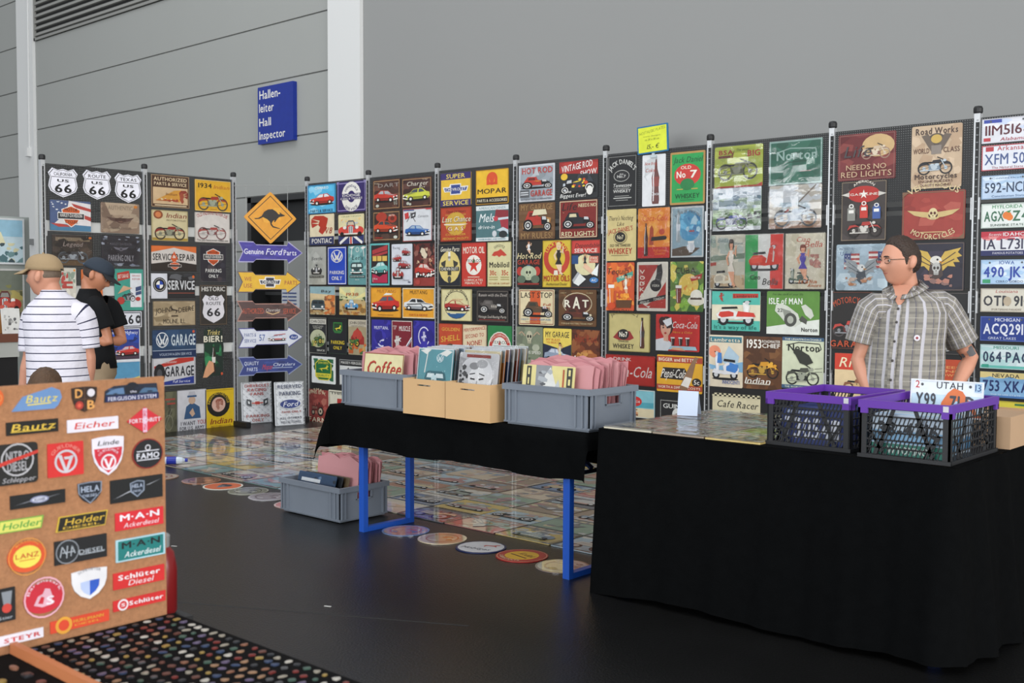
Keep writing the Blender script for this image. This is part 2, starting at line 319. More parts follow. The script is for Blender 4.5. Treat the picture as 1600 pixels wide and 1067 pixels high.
class Art:
    """flat print: coloured shapes in thin layers on a plate of W x H metres, drawn from short text commands"""
    def __init__(s, W, H, z=0.0, dz=0.00022):
        s.W, s.H, s.z, s.dz = W, H, z, dz; s.v = []; s.f = []; s.c = []
    def add(s, vs, fs, c):
        s.z += s.dz; i = len(s.v)
        s.v += [(p[0]-s.W/2, p[1]-s.H/2, s.z+(p[2]*3.5e-5 if len(p) > 2 else 0)) for p in vs]; s.f += [tuple(i+k for k in f) for f in fs]; s.c += [c]*len(vs)
    def pg(s, pts, c):
        n = len(pts)
        if n < 3: return
        if n <= 4:
            a = sum(pts[k][0]*pts[(k+1) % n][1]-pts[(k+1) % n][0]*pts[k][1] for k in range(n))
            s.add(pts, [tuple(range(n)) if a > 0 else tuple(reversed(range(n)))], c); return
        fs = []
        for t in tessellate_polygon([[Vector((x, y, 0)) for x, y in pts]]):
            a, b, d = t
            if (pts[b][0]-pts[a][0])*(pts[d][1]-pts[a][1])-(pts[b][1]-pts[a][1])*(pts[d][0]-pts[a][0]) < 0: b, d = d, b
            fs.append((a, b, d))
        s.add(pts, fs, c)
    def ell(s, cx, cy, rx, ry, c, n=18):
        s.add([(cx+rx*math.cos(2*PI*k/n), cy+ry*math.sin(2*PI*k/n)) for k in range(n)], [tuple(range(n))], c)
    def ring(s, cx, cy, rx, ry, th, c, n=20):
        vs = []; fs = []
        for k in range(n):
            a = 2*PI*k/n; vs += [(cx+rx*math.cos(a), cy+ry*math.sin(a)), (cx+(rx-th)*math.cos(a), cy+(ry-th)*math.sin(a))]
            j = (k+1) % n; fs.append((2*k, 2*j, 2*j+1, 2*k+1))
        s.add(vs, fs, c)
    def line(s, wd, pts, c):
        for a, b in zip(pts, pts[1:]):
            dx, dy = b[0]-a[0], b[1]-a[1]; L = math.hypot(dx, dy) or 1; nx, ny = -dy/L*wd/2, dx/L*wd/2
            s.pg([(a[0]-nx, a[1]-ny), (b[0]-nx, b[1]-ny), (b[0]+nx, b[1]+ny), (a[0]+nx, a[1]+ny)], c); s.z -= s.dz
        s.z += s.dz
    def text(s, txt, cx, cy, wd, ht, c, st='b', rise=0.0):
        adv = 0; lay = []
        for ch in txt:
            if ch == ' ': adv += .28; continue
            g = GL.get((st, ch))
            if g: lay.append((g, adv)); adv += g[2]+.09
        tot = adv-.09
        if tot <= 0: return
        kx = wd/tot; ky = ht/CAPH; sh = .28 if st == 'i' else 0
        vs = []; fs = []
        for g, a in lay:
            i = len(vs)
            for x, y, q in g[0]:
                X = (a+x)*kx-wd/2; Y = y*ky-ht/2
                vs.append((cx+X+sh*y*ky, cy+Y+rise*X, q))
            fs += [tuple(i+k for k in f) for f in g[1]]
        s.add(vs, fs, c)
    def arc(s, txt, cx, cy, R, deg, ht, c, st='b'):
        lay = []; adv = 0
        for ch in txt:
            if ch == ' ': adv += .28; continue
            g = GL.get((st, ch))
            if g: lay.append((g, adv)); adv += g[2]+.09
        tot = adv-.09; span = math.radians(deg); r = abs(R); ky = ht/CAPH
        vs = []; fs = []
        for g, a in lay:
            i = len(vs)
            for x, y, q in g[0]:
                t = ((a+x)/tot-.5)*span
                if R > 0: rr = r+y*ky; vs.append((cx+rr*math.sin(t), cy+rr*math.cos(t), q))
                else: rr = r-y*ky; vs.append((cx+rr*math.sin(t), cy-rr*math.cos(t), q))
            fs += [tuple(i+k for k in f) for f in g[1]]
        s.add(vs, fs, c)
    def art(s, name, x0, y0, x1, y1, cols):
        flip = name[0] == '-'
        if flip: name = name[1:]
        for q in ART[name]:
            s.cmd(q, (x0, y0, x1, y1, flip), cols)
    def cmd(s, q, box=None, cols=()):
        a = q.split(); op = a[0]
        bx0, by0, bx1, by1, fl = box or (0, 0, 100, 100, False)
        kx = (bx1-bx0)/100*s.W/100; ky = (by1-by0)/100*s.H/100
        X = lambda v: bx0*s.W/100 + ((100-float(v)) if fl else float(v))*kx
        Y = lambda v: by0*s.H/100 + float(v)*ky
        def C(t):
            if t.isdigit() and len(t) == 1 and cols: return col(cols[min(int(t), len(cols)-1)])
            return col(t)
        if op == 'r': x0, y0, x1, y1 = a[2:6]; s.pg([(X(x0), Y(y0)), (X(x1), Y(y0)), (X(x1), Y(y1)), (X(x0), Y(y1))], C(a[1]))
        elif op == 'e':
            rx = float(a[4])*abs(kx); ry = float(a[5])*ky if len(a) > 5 else rx
            s.ell(X(a[2]), Y(a[3]), rx, ry, C(a[1]))
        elif op == 'o':
            rx = float(a[4])*abs(kx); s.ring(X(a[2]), Y(a[3]), rx, rx, float(a[5])*abs(kx), C(a[1]))
        elif op == 'O':
            s.ring(X(a[2]), Y(a[3]), float(a[4])*abs(kx), float(a[5])*ky, float(a[6])*abs(kx), C(a[1]))
        elif op == 'p':
            n = a[2:]; s.pg([(X(n[k]), Y(n[k+1])) for k in range(0, len(n)-1, 2)], C(a[1]))
        elif op == 'l':
            n = a[3:]; s.line(float(a[2])*abs(kx), [(X(n[k]), Y(n[k+1])) for k in range(0, len(n)-1, 2)], C(a[1]))
        elif op in 'tfiv':
            s.text(' '.join(a[6:]), X(a[2]), Y(a[3]), float(a[4])*abs(kx), float(a[5])*ky, C(a[1]), {'t': 'b', 'f': 'f', 'i': 'i', 'v': 'b'}[op], 0.12 if op == 'v' else 0)
        elif op == 'a':
            s.arc(' '.join(a[7:]), X(a[2]), Y(a[3]), float(a[4])*abs(kx), float(a[5]), float(a[6])*ky, C(a[1]))
        elif op == 'm': s.art(a[1], *[float(t) for t in a[2:6]], a[6:])
        elif op == 'b':
            t = float(a[2])*s.W/100; W, H = s.W, s.H; i = float(a[3])*W/100 if len(a) > 3 else 0; c = C(a[1])
            for x0, y0, x1, y1 in ((i, i, W-i, i+t), (i, H-i-t, W-i, H-i), (i, i+t, i+t, H-i-t), (W-i-t, i+t, W-i, H-i-t)):
                s.pg([(x0, y0), (x1, y0), (x1, y1), (x0, y1)], c); s.z -= s.dz
            s.z += s.dz
        elif op == 'n':
            cs = a[1].split(','); n = int(a[2]); x0, y0, x1, y1, sz = [float(t) for t in a[3:8]]
            rnd = random.Random(len(s.v)*7+n)
            for k in range(n):
                x = rnd.uniform(x0, x1); y = rnd.uniform(y0, y1); t = rnd.uniform(.4, 1)*sz; g = rnd.uniform(0, PI)
                m = 5; pts = []
                for j in range(m):
                    b = g+2*PI*j/m; rr = t*rnd.uniform(.5, 1)
                    pts.append((min(max(x+rr*math.cos(b), x0), x1), min(max(y+rr*.8*math.sin(b), y0), y1)))
                s.pg([(X(u), Y(v)) for u, v in pts], C(rnd.choice(cs))); s.z -= s.dz*.8
    def run(s, text):
        for q in text.split('|'):
            q = q.strip()
            if q: s.cmd(q)
        return s
    def build(s, name, m, parent):
        me = bpy.data.meshes.new(name); me.from_pydata(s.v, [], s.f); me.update()
        at_ = me.color_attributes.new('Col', 'FLOAT_COLOR', 'POINT')
        at_.data.foreach_set('color', [t for c in s.c for t in c])
        me.materials.append(m)
        o = bpy.data.objects.new(name, me); COL.objects.link(o); o.parent = parent
        return o
def plate_mesh(pts, th, bgc, name='tin_sign'):
    """tin plate with a printed ground colour: outline (x, y) centred on 0"""
    mb = MB().prism(pts, 0, th)
    me = bpy.data.meshes.new(name); me.from_pydata(mb.v, [], mb.f); me.update()
    at_ = me.color_attributes.new('Col', 'FLOAT_COLOR', 'POINT')
    c = col(bgc); at_.data.foreach_set('color', list(c)*len(mb.v))
    return me
def rrect(W, H, r):
    pts = []
    for cx, cy, a0 in ((W/2-r, H/2-r, 0), (-W/2+r, H/2-r, 90), (-W/2+r, -H/2+r, 180), (W/2-r, -H/2+r, 270)):
        for k in range(4):
            a = math.radians(a0+30*k); pts.append((cx+r*math.cos(a), cy+r*math.sin(a)))
    return pts
SHIELD = [(14,98),(32,91),(50,96),(68,91),(86,98),(100,81),(93,67),(97,50),(99,36),(92,20),(72,9),(50,0),(28,9),(8,20),(1,36),(3,50),(7,67),(0,81)]
ARROW = [(0,97),(23,97),(27,84),(76,84),(78,100),(100,50),(78,0),(76,16),(27,16),(23,3),(0,3),(7,50)]
CREST = [(0,96),(25,99),(50,100),(75,99),(100,96),(99,60),(92,36),(75,14),(50,0),(25,14),(8,36),(1,60)]
def outline(kind, W, H):
    if isinstance(kind, list): return [((x/100-.5)*W, (y/100-.5)*H) for x, y in kind]
    if kind == 'round': return [(W/2*math.cos(2*PI*k/28), H/2*math.sin(2*PI*k/28)) for k in range(28)]
    return rrect(W, H, min(W, H)*(kind if isinstance(kind, (int, float)) else .035))
ROT = {'R': (PI/2, 0, 0), 'L': (PI/2, 0, PI/2), 'F': (0, 0, 0)}
def film_sheet(W, H, z, parent, seed=1, name='film', m=None):
    rnd = random.Random(seed); nx, ny = 7, 7; mb = MB()
    g = [[((i/nx-.5)*W*1.02, (j/ny-.5)*H*1.02, z+.001+rnd.random()*.003) for i in range(nx+1)] for j in range(ny+1)]
    for j in range(ny):
        for i in range(nx): mb.poly([g[j][i], g[j][i+1], g[j+1][i+1], g[j+1][i]])
    return mb.build(name, m or M_FILM, parent, smooth=True)
def sign(loc, rot, W, H, label, bgc, design, group=None, shape=.035, th=.006, film=0, m=None, name='tin_sign', cat='sign', face='printed_face'):
    me = plate_mesh(outline(shape, W, H), th, bgc, name); me.materials.append(m or M_PRINT)
    o = bpy.data.objects.new(name, me); COL.objects.link(o); o.location = loc; o.rotation_euler = rot
    tag(o, label, cat, group)
    if design:
        a = Art(W, H, th+.0002).run(design)
        a.build(face, m or M_PRINT, o)
        th = a.z
    if film: film_sheet(W, H, th+.001, o, film, m=M_FILMGLOSS if 20 < film < 30 else M_FILMFLAT if film >= 100 else None)
    return o
# ------------------------------------------------------------------ the hall: floor, grooved wall, columns, louvre, door
YH = 8.3
M_FLOOR = mat('asphalt_floor', '111111', 0.3, var=0.35, vscale=3.0, bump=0.22, bscale=90, spec=0.5)
M_WALL = mat('grey_wall_paint', '9c9e9b', 0.75, var=0.02, vscale=1.2)
M_WALLR = mat('grey_render', '8e8f8e', 0.8, var=0.02, vscale=.8)
M_GROOVE = mat('groove', '7c7d7b', 0.9)
M_WHITE = mat('white_column_paint', 'd4d5d4', 0.6)
M_SLAT = mat('louvre_metal', '8a8a86', 0.5)
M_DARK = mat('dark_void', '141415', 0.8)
M_STEELGREY = mat('grey_door_paint', '9b9d9a', 0.6)
M_BLACK = mat('black_paint', '17181a', 0.55)
struct('floor', MB().box(-32, -20, -.1, 24, 9.2, 0), M_FLOOR)
M_TAR = mat('floor_joint', '1a1a1b', 0.5)
fl = bpy.data.objects['floor']
for a, b in (((-5.1, 2.6), (-3.4, 3.5)), ((-3.9, 2.2), (-2.5, 2.95))):
    MB().bar((*a, .0005), (*b, .0005), .012, .001).build('joint', M_TAR, fl)
wall = struct('wall_back', MB().box(-32, YH+.02, 0, -12.05, YH+.3, 12).box(-12.05, YH+.02, 2.67, -9.77, YH+.3, 12), M_GROOVE)
zs = [0, .56, 1.27, 1.98, 2.675, 3.37, 4.09, 4.79, 5.53]
for x0, x1 in ((-32, -18.56), (-18.0, -10.34)):
    zz = zs + ([6.3, 7.0, 7.8, 12] if x0 < -20 else [])
    for z0, z1 in zip(zz, zz[1:]):
        xe = -12.05 if (x1 > -11 and z1 < 2.7) else x1
        MB().box(x0, YH, z0+.009, xe, YH+.03, z1-.009).build('panel', M_WALL, wall)
MB().box(-18.0, YH, 7.75, -10.34, YH+.03, 12).build('panel', M_WALL, wall)
struct('wall_right', MB().box(-9.78, YH, 0, 14, YH+.3, 12), M_WALLR)
# columns with their small fittings
c1 = struct('column', MB().box(-18.57, YH-.05, 0, -17.99, YH+.2, 12), M_WHITE)
c2 = struct('column.001', MB().box(-10.345, YH-.05, 0, -9.765, YH+.2, 12), M_WHITE)
def on_col(x, y, wd, ht, name, m):
    p = at(x, y, 1, YH-.06); MB().box(p.x-wd/2, YH-.12, p.z-ht/2, p.x+wd/2, YH-.05, p.z+ht/2).build(name, m, c1)
on_col(46, 238, .09, .14, 'junction_box', M_WHITE); on_col(51, 378, .05, .1, 'switch', mat('switch_grey', '77797a', .5))
p0, p1 = at(43, 0, 1, YH-.06), at(46, 232, 1, YH-.06)
MB().tube([p0, p1], .012, 6).build('cable', M_WHITE, c1)
# louvre
lv = empty('ventilation_louvre', (-14.2, YH, 5.55), 0, 'long dark grey ventilation louvre set high in the grooved wall', 'vent')
def sub(mb, name, m, root, rot=0):
    """geometry given in world metres, parented to root"""
    o = mb.build(name, m, root); o.matrix_parent_inverse = Matrix.Rotation(-root.rotation_euler.z, 4, 'Z') @ Matrix.Translation(-root.location); return o
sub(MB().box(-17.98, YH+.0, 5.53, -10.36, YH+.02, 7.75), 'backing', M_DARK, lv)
sub(MB().box(-17.98, YH-.03, 5.53, -10.36, YH+.02, 5.57).box(-17.98, YH-.03, 5.53, -17.94, YH+.02, 7.75).box(-10.4, YH-.03, 5.53, -10.36, YH+.02, 7.75).box(-17.98, YH-.03, 7.71, -10.36, YH+.02, 7.75), 'frame', M_SLAT, lv)
for k in range(21):
    z = 5.6+k*.1
    sub(MB().poly([(-17.94, YH-.03, z), (-10.4, YH-.03, z), (-10.4, YH-.01, z+.05), (-17.94, YH-.01, z+.05)]).poly([(-17.94, YH-.03, z), (-17.94, YH+.01, z-.01), (-10.4, YH+.01, z-.01), (-10.4, YH-.03, z)]), 'slat', M_SLAT, lv)
# door recess
dr = struct('door_1', MB().box(-12.05, YH+.28, 0, -10.34, YH+.3, 2.67), M_DARK)
MB().box(-12.05, YH-.01, 0, -11.97, YH+.28, 2.67).box(-12.05, YH-.01, 2.6, -10.34, YH+.28, 2.67).build('door_frame', mat('door_frame_black', '2a2b2c', .5), dr)
MB().box(-11.97, YH+.2, 2.1, -10.34, YH+.26, 2.6).build('transom_panel', mat('transom_dark', '202224', .4), dr)
MB().box(-11.42, YH+.1, .02, -10.36, YH+.16, 2.1).build('door_leaf', M_STEELGREY, dr)
MB().box(-12.0, YH+.2, 1.42, -11.42, YH+.22, 1.46).build('rail', mat('door_rail', '3a3b3c', .5), dr)
pa, pb = at(440, 436, 1, YH+.09), at(468, 481, 1, YH+.09)
nt_ = MB().box(pa.x, YH+.09, pb.z, pb.x, YH+.099, pa.z).build('paper_notice', mat('notice_paper', 'd9dde0', .7))
tag(nt_, 'white paper notice taped to the grey door leaf behind the arrow signs', 'notice')
for k in range(4):
    MB().box(pa.x+.02, YH+.086, pb.z+.04+k*.045, pb.x-.06, YH+.09, pb.z+.055+k*.045).build('text_line', mat('notice_ink', '38508a', .7), nt_)
# hall inspector sign
pa, pb = at(400.5, 137, 1, YH-.08), at(456, 218, 1, YH-.08); wd, ht = pb.x-pa.x, pa.z-pb.z
hs = sign(((pa.x+pb.x)/2, YH, (pa.z+pb.z)/2), ROT['R'], wd, ht, 'blue hall inspector sign with white lettering high on the grey wall', '0a2a8c',
  't w 35 86 60 15 Hallen-|t w 25 63 42 15 leiter|t w 21 38 34 14 Hall|t w 41 15 74 14 Inspector', None, .005, .06, name='hall_sign')

# ------------------------------------------------------------------ the two display walls: slotted posts, perforated boards
YB, XB = 7.735, -10.32        # front faces of the boards
def peg_mat(name, hole, colr):
    m = bpy.data.materials.new(name); m.use_nodes = True; nt = m.node_tree; b = nt.nodes['Principled BSDF']
    b.inputs['Base Color'].default_value = (*lin(colr), 1); b.inputs['Roughness'].default_value = .5
    if hole:
        tc = nt.nodes.new('ShaderNodeTexCoord'); sx = nt.nodes.new('ShaderNodeSeparateXYZ'); nt.links.new(tc.outputs['Object'], sx.inputs[0])
        def mth(op, a, bv=None):
            n = nt.nodes.new('ShaderNodeMath'); n.operation = op
            for k, v in enumerate((a, bv)):
                if v is None: continue
                if isinstance(v, (int, float)): n.inputs[k].default_value = v
                else: nt.links.new(v, n.inputs[k])
            return n.outputs[0]
        fx = mth('SUBTRACT', mth('FRACT', mth('DIVIDE', sx.outputs[0], .0165)), .5)
        fz = mth('SUBTRACT', mth('FRACT', mth('DIVIDE', sx.outputs[2], .0165)), .5)
        d = mth('LESS_THAN', mth('ADD', mth('MULTIPLY', fx, fx), mth('MULTIPLY', fz, fz)), hole*hole)
        tr = nt.nodes.new('ShaderNodeBsdfTransparent'); mx = nt.nodes.new('ShaderNodeMixShader')
        nt.links.new(d, mx.inputs[0]); nt.links.new(b.outputs[0], mx.inputs[1]); nt.links.new(tr.outputs[0], mx.inputs[2])
        nt.links.new(mx.outputs[0], nt.nodes['Material Output'].inputs['Surface'])
    return m
M_PEG = peg_mat('perforated_board', .215, '1b1c1d'); M_PEG2 = peg_mat('perforated_board_grey', .2, '242526'); M_BOARD = peg_mat('plain_board', 0, '151617')
M_CHROME = mat('chrome_post', 'cfd1d3', .3, .55); M_SLOT = mat('slot_face', '101112', .4); M_TICK = mat('slot_light', '84878a', .5)
M_BAND = mat('light_crossbar', 'c3c5c3', .5, .0)
ZB = [(2.15, 2.69), (1.53, 2.05), (.915, 1.43), (.28, .812)]
def display_wall(root, n, step, left):
    """local frame: x along the wall, -y towards the viewer, z up"""
    for k in range(n):
        for i, (z0, z1) in enumerate(ZB):
            m = M_PEG if left else (M_PEG2 if i == 0 else M_BOARD)
            MB().box(k*step+.022, 0, z0, (k+1)*step-.022, .0025, z1).build('pegboard', m, root)
        for z in (2.10, 1.48, .865):
            MB().box(k*step+.02, .012, z-(.05 if left else .014), (k+1)*step-.02, .025, z+(.05 if left else .014)).build('crossbar', M_BLACK if not left else M_BAND, root)
    ticks = MB()
    for q in range(52): ticks.box(-.003, -.0205, .12+q*.05, .011, -.0193, .126+q*.05)
    first = None
    for k in range(n+1):
        if first is None:
            p = MB().box(-.02, -.018, .0, .02, .03, 2.72).build('upright_post', M_CHROME, root)
            MB().box(-.008, -.0195, .05, .008 if left else .018, -.017, 2.66).build('slot_strip', M_SLOT, p)
            t = ticks.build('slots', M_TICK, p); t['kind'] = 'stuff'
            MB().lathe([(.028, 2.722), (.031, 2.73), (.031, 2.755), (.025, 2.768), (.01, 2.772)], seg=12).build('cap', M_BLACK, p)
            for z in (2.06, 1.42, .80):
                MB().box(-.03, -.022, z-.06, -.022, .0, z+.09).box(.022, -.022, z-.06, .03, .0, z+.09).build('bracket', M_CHROME, p)
            MB().box(-.03, -.25, 0, .03, .3, .05).build('foot', M_BLACK, p)
            first = p
        else: p = copy_tree(first, root)
        p.location = (k*step, 0, 0)
dwr = empty('display_wall', (-10.075, YB, 0), 0, 'long black pegboard display wall on chrome slotted posts behind the sales tables', 'display wall', 'pegboard display walls')
display_wall(dwr, 8, 1.0555, False)
dwl = empty('display_wall', (XB, 4.807, 0), PI/2, 'short black perforated display wall hung with road shields beside the arrow signs', 'display wall', 'pegboard display walls')
display_wall(dwl, 2, 1.058, True)

# ------------------------------------------------------------------ signs on the walls; corners are given on the photograph and set on the wall's plane
def WS(side, x0, y0, x1, y1, label, bgc, design='', **k):
    ax, pl = (1, YB-.007) if side == 'R' else (0, XB+.007)
    a, b = at(x0, y0, ax, pl), at(x1, y1, ax, pl)
    c = (a+b)/2; W = (b-a).length; H = a.z-b.z; W = math.sqrt(max(1e-4, W*W-H*H))
    loc = (c.x, YB+.0005, c.z) if side == 'R' else (XB-.0005, c.y, c.z)
    return sign(loc, ROT[side], W, H, label, bgc, design, k.pop('group', 'tin signs hung on the long display wall' if side == 'R' else 'tin signs hung on the short display wall'), **k)
R = lambda *a, **k: WS('R', *a, **k)
L = lambda *a, **k: WS('L', *a, **k)
# bay by bay along the long wall
R(481.2,290.2,524,331.8,'sky blue sign with a red coupe and dark bottom lettering, top corner beside the door','4fb4e0','n 8cd0ee,58bce6 8 0 0 100 100 30|t w 50 88 50 9 CAMARO|m car 6 26 96 74 c8372c 8f221c e0e6ea e06a5a|t 24405a 50 9 82 9 PARTS & SERVICE|b 2f7fae 2')
R(526.2,285.0,572,329.5,'square indigo sign with a white round emblem between cut corners','2c2160','b 8f86b8 2 3|e w 50 50 33|e 2c2160 50 50 13|r 2c2160 8 40 92 60|a 2c2160 50 50 21 120 8 DEPENDABLE|a 2c2160 50 50 -31 90 9 SERVICE|t w 50 54 60 8 DODGE|t w 50 44 74 6 CARS & TRUCKS|p 8f86b8 0 100 10 100 0 90|p 8f86b8 100 100 90 100 100 90')
R(483.8,336,521.7,381.7,'cream sign with a red feathered head profile over a navy band','dfd3b4','r 26305a 0 0 100 27|m indian 6 32 84 96 b03426 b03426|t w 50 13 82 16 PONTIAC|i 9a3426 76 46 30 20 V8')
R(528.5,336,568.5,380,'pale sign with a red hot rod seen head on above a union flag','dcd3a8','t 8f9a70 50 93 80 4 GREETINGS|p 2a356a 0 0 100 0 100 30 0 30|p w 44 0 56 0 56 30 44 30|p r 47 0 53 0 53 30 47 30|l w 7 6 2 40 28|l w 7 94 2 60 28|n e8a05a,e6c88a,c0c4c8 14 10 66 90 88 8|m front 2 24 98 84 d0453c 5a5f66 c8b8a0')
R(481,386,509.1,444.6,'narrow light grey sign with a black beetle car and script heading','a9aba3','n b6b8b0,9ea098 10 0 0 100 100 30|i 4a4a48 50 69 60 9 Beetle|m front 18 26 78 56 2c2c2c 6a6a68 b8bab2|r 3a3a38 10 18 90 24|t a9aba3 50 21 74 3 THE ORIGINAL RIDE|e 2c2c2c 50 50 4')
R(511.8,386,540.9,444.6,'narrow bright blue parking only sign with a white circled emblem','1f45b4','b w 2.5 2|m vw 18 58 82 92 1f45b4 w|t w 50 32 76 9 PARKING|t w 50 17 56 10 ONLY')
R(543.7,384.2,573.3,445,'narrow teal sign with palm trees and a surf bus drawing','5f9496','n 74a8a8,87b8b6 12 0 40 100 100 30|l w 3 16 70 22 96|l w 3 84 72 80 94|p w 4 96 22 92 36 98 22 98|p w 66 94 80 90 96 96 80 98|o w 50 90 9 2|i 2d4a4c 50 69 56 10 Let\'s|m bus 12 26 82 60 5f9496 2c4446 c8dcd8|r 243a3c 10 18 90 24|t c8dcd8 50 21 74 3 GOOD IN SHAPE|t w 50 13 20 2 EST')
R(484.3,447.5,523.2,492.2,'square painted sign of a dark camper bus by an orange beach cliff','c8b890','p 8fb0b8 0 70 100 66 100 100 0 100|p d8c49a 0 60 100 56 100 70 0 76|p c8733c 56 20 100 10 100 70 62 66|n c8733c,b05f30,dd9a5a,8a5a38 30 55 0 100 70 14|m bus 4 14 62 56 46606a 3a4a50 20282c|n b89a6a,8a6a44 12 0 0 60 16 14|i 3a3a38 66 84 40 9 Bay')
R(530.2,448.3,571.2,492.7,'square painted sign of a blue beetle car before a sunburst desert','c0a878','p cdd0a0 0 55 100 55 100 100 0 100|p e6dc9a 50 55 0 80 0 100|p e6dc9a 50 55 40 100 62 100|p e6dc9a 50 55 100 84 100 66|n b07a3a,8a6a3a,d0a860 24 0 0 100 40 16|n 3a5034,566a3c 8 0 50 34 66 9|n 3a5034,566a3c 8 66 50 100 66 9|m front 22 18 72 58 4f93c4 8fb8d4 c8dce6|i b0562a 50 74 46 11 1938|t a0482a 50 9 60 5 ON TOUR')
R(482.7,495.6,510.5,553,'narrow black sign with a pale farm landscape in a circle, beside the doorway','1b1d1e','r d6d4c8 4 82 96 96|t k 50 89 84 9 JOHN DEERE|t b8b8ac 50 76 60 4 QUALITY FARM|t b8b8ac 50 71 50 4 EQUIPMENT|e b8bc9a 50 42 44 25|n 5f7a3c,8f9a50,c0b060,3a5a34 26 14 20 86 44 12|m tractor 30 26 76 56 2f5a30 c8b040|t d0d0c4 68 9 44 5 SINCE|b 8a8a80 2')
R(513.5,496.4,541.7,553.8,'narrow black parking only sign with a green and yellow leaping deer badge','16181a','m shield2 30 62 70 90 k|t e6cc3c 50 32 74 10 PARKING|t e6cc3c 50 17 48 9 ONLY|b 3a4a3a 1.5'.replace('m shield2 30 62 70 90 k','p 2f7a36 26 88 74 88 76 66 66 58 34 58 24 66|p 1b3f1e 30 85 70 85 71 67 64 61 36 61 29 67|m deer 31 63 71 83 e0d040|r 2f7a36 34 62 66 65'))
R(544.2,499,573,555.5,'narrow sign with a red barn tractor and orange pumpkins','a59878','r c0b8a4 0 80 100 100|t 3c3a36 50 91 88 8 JOHN DEERE|t 6a655a 50 82 70 4 FARM IMPLEMENTS|p 9a2f26 14 50 50 78 86 50 86 30 14 30|e b84034 50 56 26 16|n d07030,b85a28,c8a060,3f6a38 30 0 2 100 34 15|m tractor 10 24 62 52 2f6a36 d0b040|n 355a30,4a7a3c 8 4 30 50 44 9')
R(486.8,555.8,523.9,600.8,'square white sign with a green ragged badge and yellow leaping deer','dfe3e0','n 2f6a44,1f5a36 34 8 8 92 92 26|p d8cc3c 16 74 30 88 70 88 84 74 84 26 70 12 30 12 16 26|p 1f6a38 19 73 32 85 68 85 81 73 81 27 68 15 32 15 19 27|t d8cc3c 50 77 44 8 JOHN DEERE|m deer 28 44 74 72 d8cc3c|r d8cc3c 18 22 82 38|t 1f6a38 50 30 52 8 QUALITY')
R(530.2,561,572,605,'square black and white tractor maker sign half hidden by the grey box','1d1f20','t e0e0da 50 88 88 10 MASSEY-FERGUSON|r d6d8d6 0 0 100 76|p 1d1f20 14 40 34 70 50 46 66 70 86 40 70 40 50 20 30 40|b 8a8c8a 2')
R(480,607,512.7,663.7,'dark red farm sign with a tractor leaning at the wall foot beside the diamond plates','8f3a34','n a85248,7a2c28,b06a5a 16 0 0 100 100 26|t d8c8a8 48 92 70 9 THIS IS A|a d8c8a8 50 40 58 80 8 FARMALL|m tractor 18 24 80 66 6a211d b8a890|t e0d6bc 50 11 84 14 FARM')
R(513,608.6,548,665,'cream farm sign with a black letter emblem partly behind the table cloth','d8d4c0','t 3a3a36 50 91 80 7 THIS IS|b 5a564a 2 4|r b0302a 40 62 60 76|r k 28 40 46 60|r k 54 40 72 60|t 2a2a28 50 14 70 9 FARMALL')
R(582.4,282,625.2,326.2,'square dark brown sign with a red muscle car under faded capitals','4a2f28','n 5a3a30,3c2622,6a4438 14 0 0 100 100 28|b b08a60 1.5 3|t 8f8680 58 80 76 12 DART|m -car 4 22 92 70 c0392c 7f241e a8b0b4|t c8b8a0 16 88 18 4 Dodge|e b8bcae 18 14 6 5|t b8bcae 84 24 12 18 GTS')
R(627.4,279,674.6,323,'square dark brown sign with a lime yellow muscle car','442a28','n 54352f,38211f,5f3e36 14 0 0 100 100 28|b b08a60 1.5 3|i cfc7b8 52 80 70 14 Charger|t c8b8a0 78 92 16 4 Dodge|m car 4 20 94 70 c8cc48 8a8f2a 4a5058|t d8d0c0 70 66 20 4 R/T|e b8bcae 22 16 5 5|e b8bcae 30 13 4 4')
R(582.4,330.7,625.2,375.7,'square dark sign with an orange muscle car and red roundels','3f2f2a','n 523c34,33241f 14 0 0 100 100 28|b b08a60 1.5 3|e a83a2c 32 80 20 16|e a83a2c 72 74 16 14|t d8d0c0 70 84 20 6 1970|e 6a2a22 72 74 8 7|m -car 4 22 92 74 cc4a2c 84301f 3c4448|t d04030 24 12 30 5 Challenger|e c8ccc0 84 12 7 5')
R(629.2,327,674.6,376,'square white sign with a blue sports car and crossed chequered flags','d3d6da','b 9a4a4a 2|l 4a4a4e 2 14 60 32 88|l 4a4a4e 2 44 60 26 88|p c03a3c 6 86 20 90 22 72 9 68|p 3a3a3e 28 70 44 74 46 90 31 86|p d3d6da 34 76 40 78 41 84 35 82|i 8a8c90 70 76 36 8 Corvette|m -car 8 14 94 54 2f62a8 1f3f74 9fb4c8|r 2a4a8a 4 94 40 97|r c03a3c 80 95 98 98')
R(578,380.8,608.4,445.8,'narrow turquoise bordered sign with a pale coupe outside a night diner','2a2226','b 5fb4b4 6|p a83a3e 12 84 90 96 90 84 12 74|p a83a3e 12 72 90 82 90 76 12 66|r d8b45a 14 58 88 70|r 4a3020 34 58 38 70|r 4a3020 60 58 64 70|p b02c4c 12 6 90 6 90 34 50 20 12 30|m car 8 24 92 60 6fb8b4 3f8480 c8dedc|i w 30 16 20 4 Mustang|l w 1.5 16 8 16 18')
R(611.7,381.7,643.8,445,'narrow white sign with four small red cars scattered over it','cfd3dc','t 6a6c74 24 91 34 6 Racing|m -car 50 70 94 92 a83c3c 74282a b8c0c8|m car 4 56 50 76 a83c3c 74282a b8c0c8|m -car 34 38 96 62 a83c3c 74282a b8c0c8|m front 8 14 60 46 a03432 6a2424 c8ccd0|i 6a6c74 74 12 30 5 Mustang|r 5a5c74 84 5 96 8')
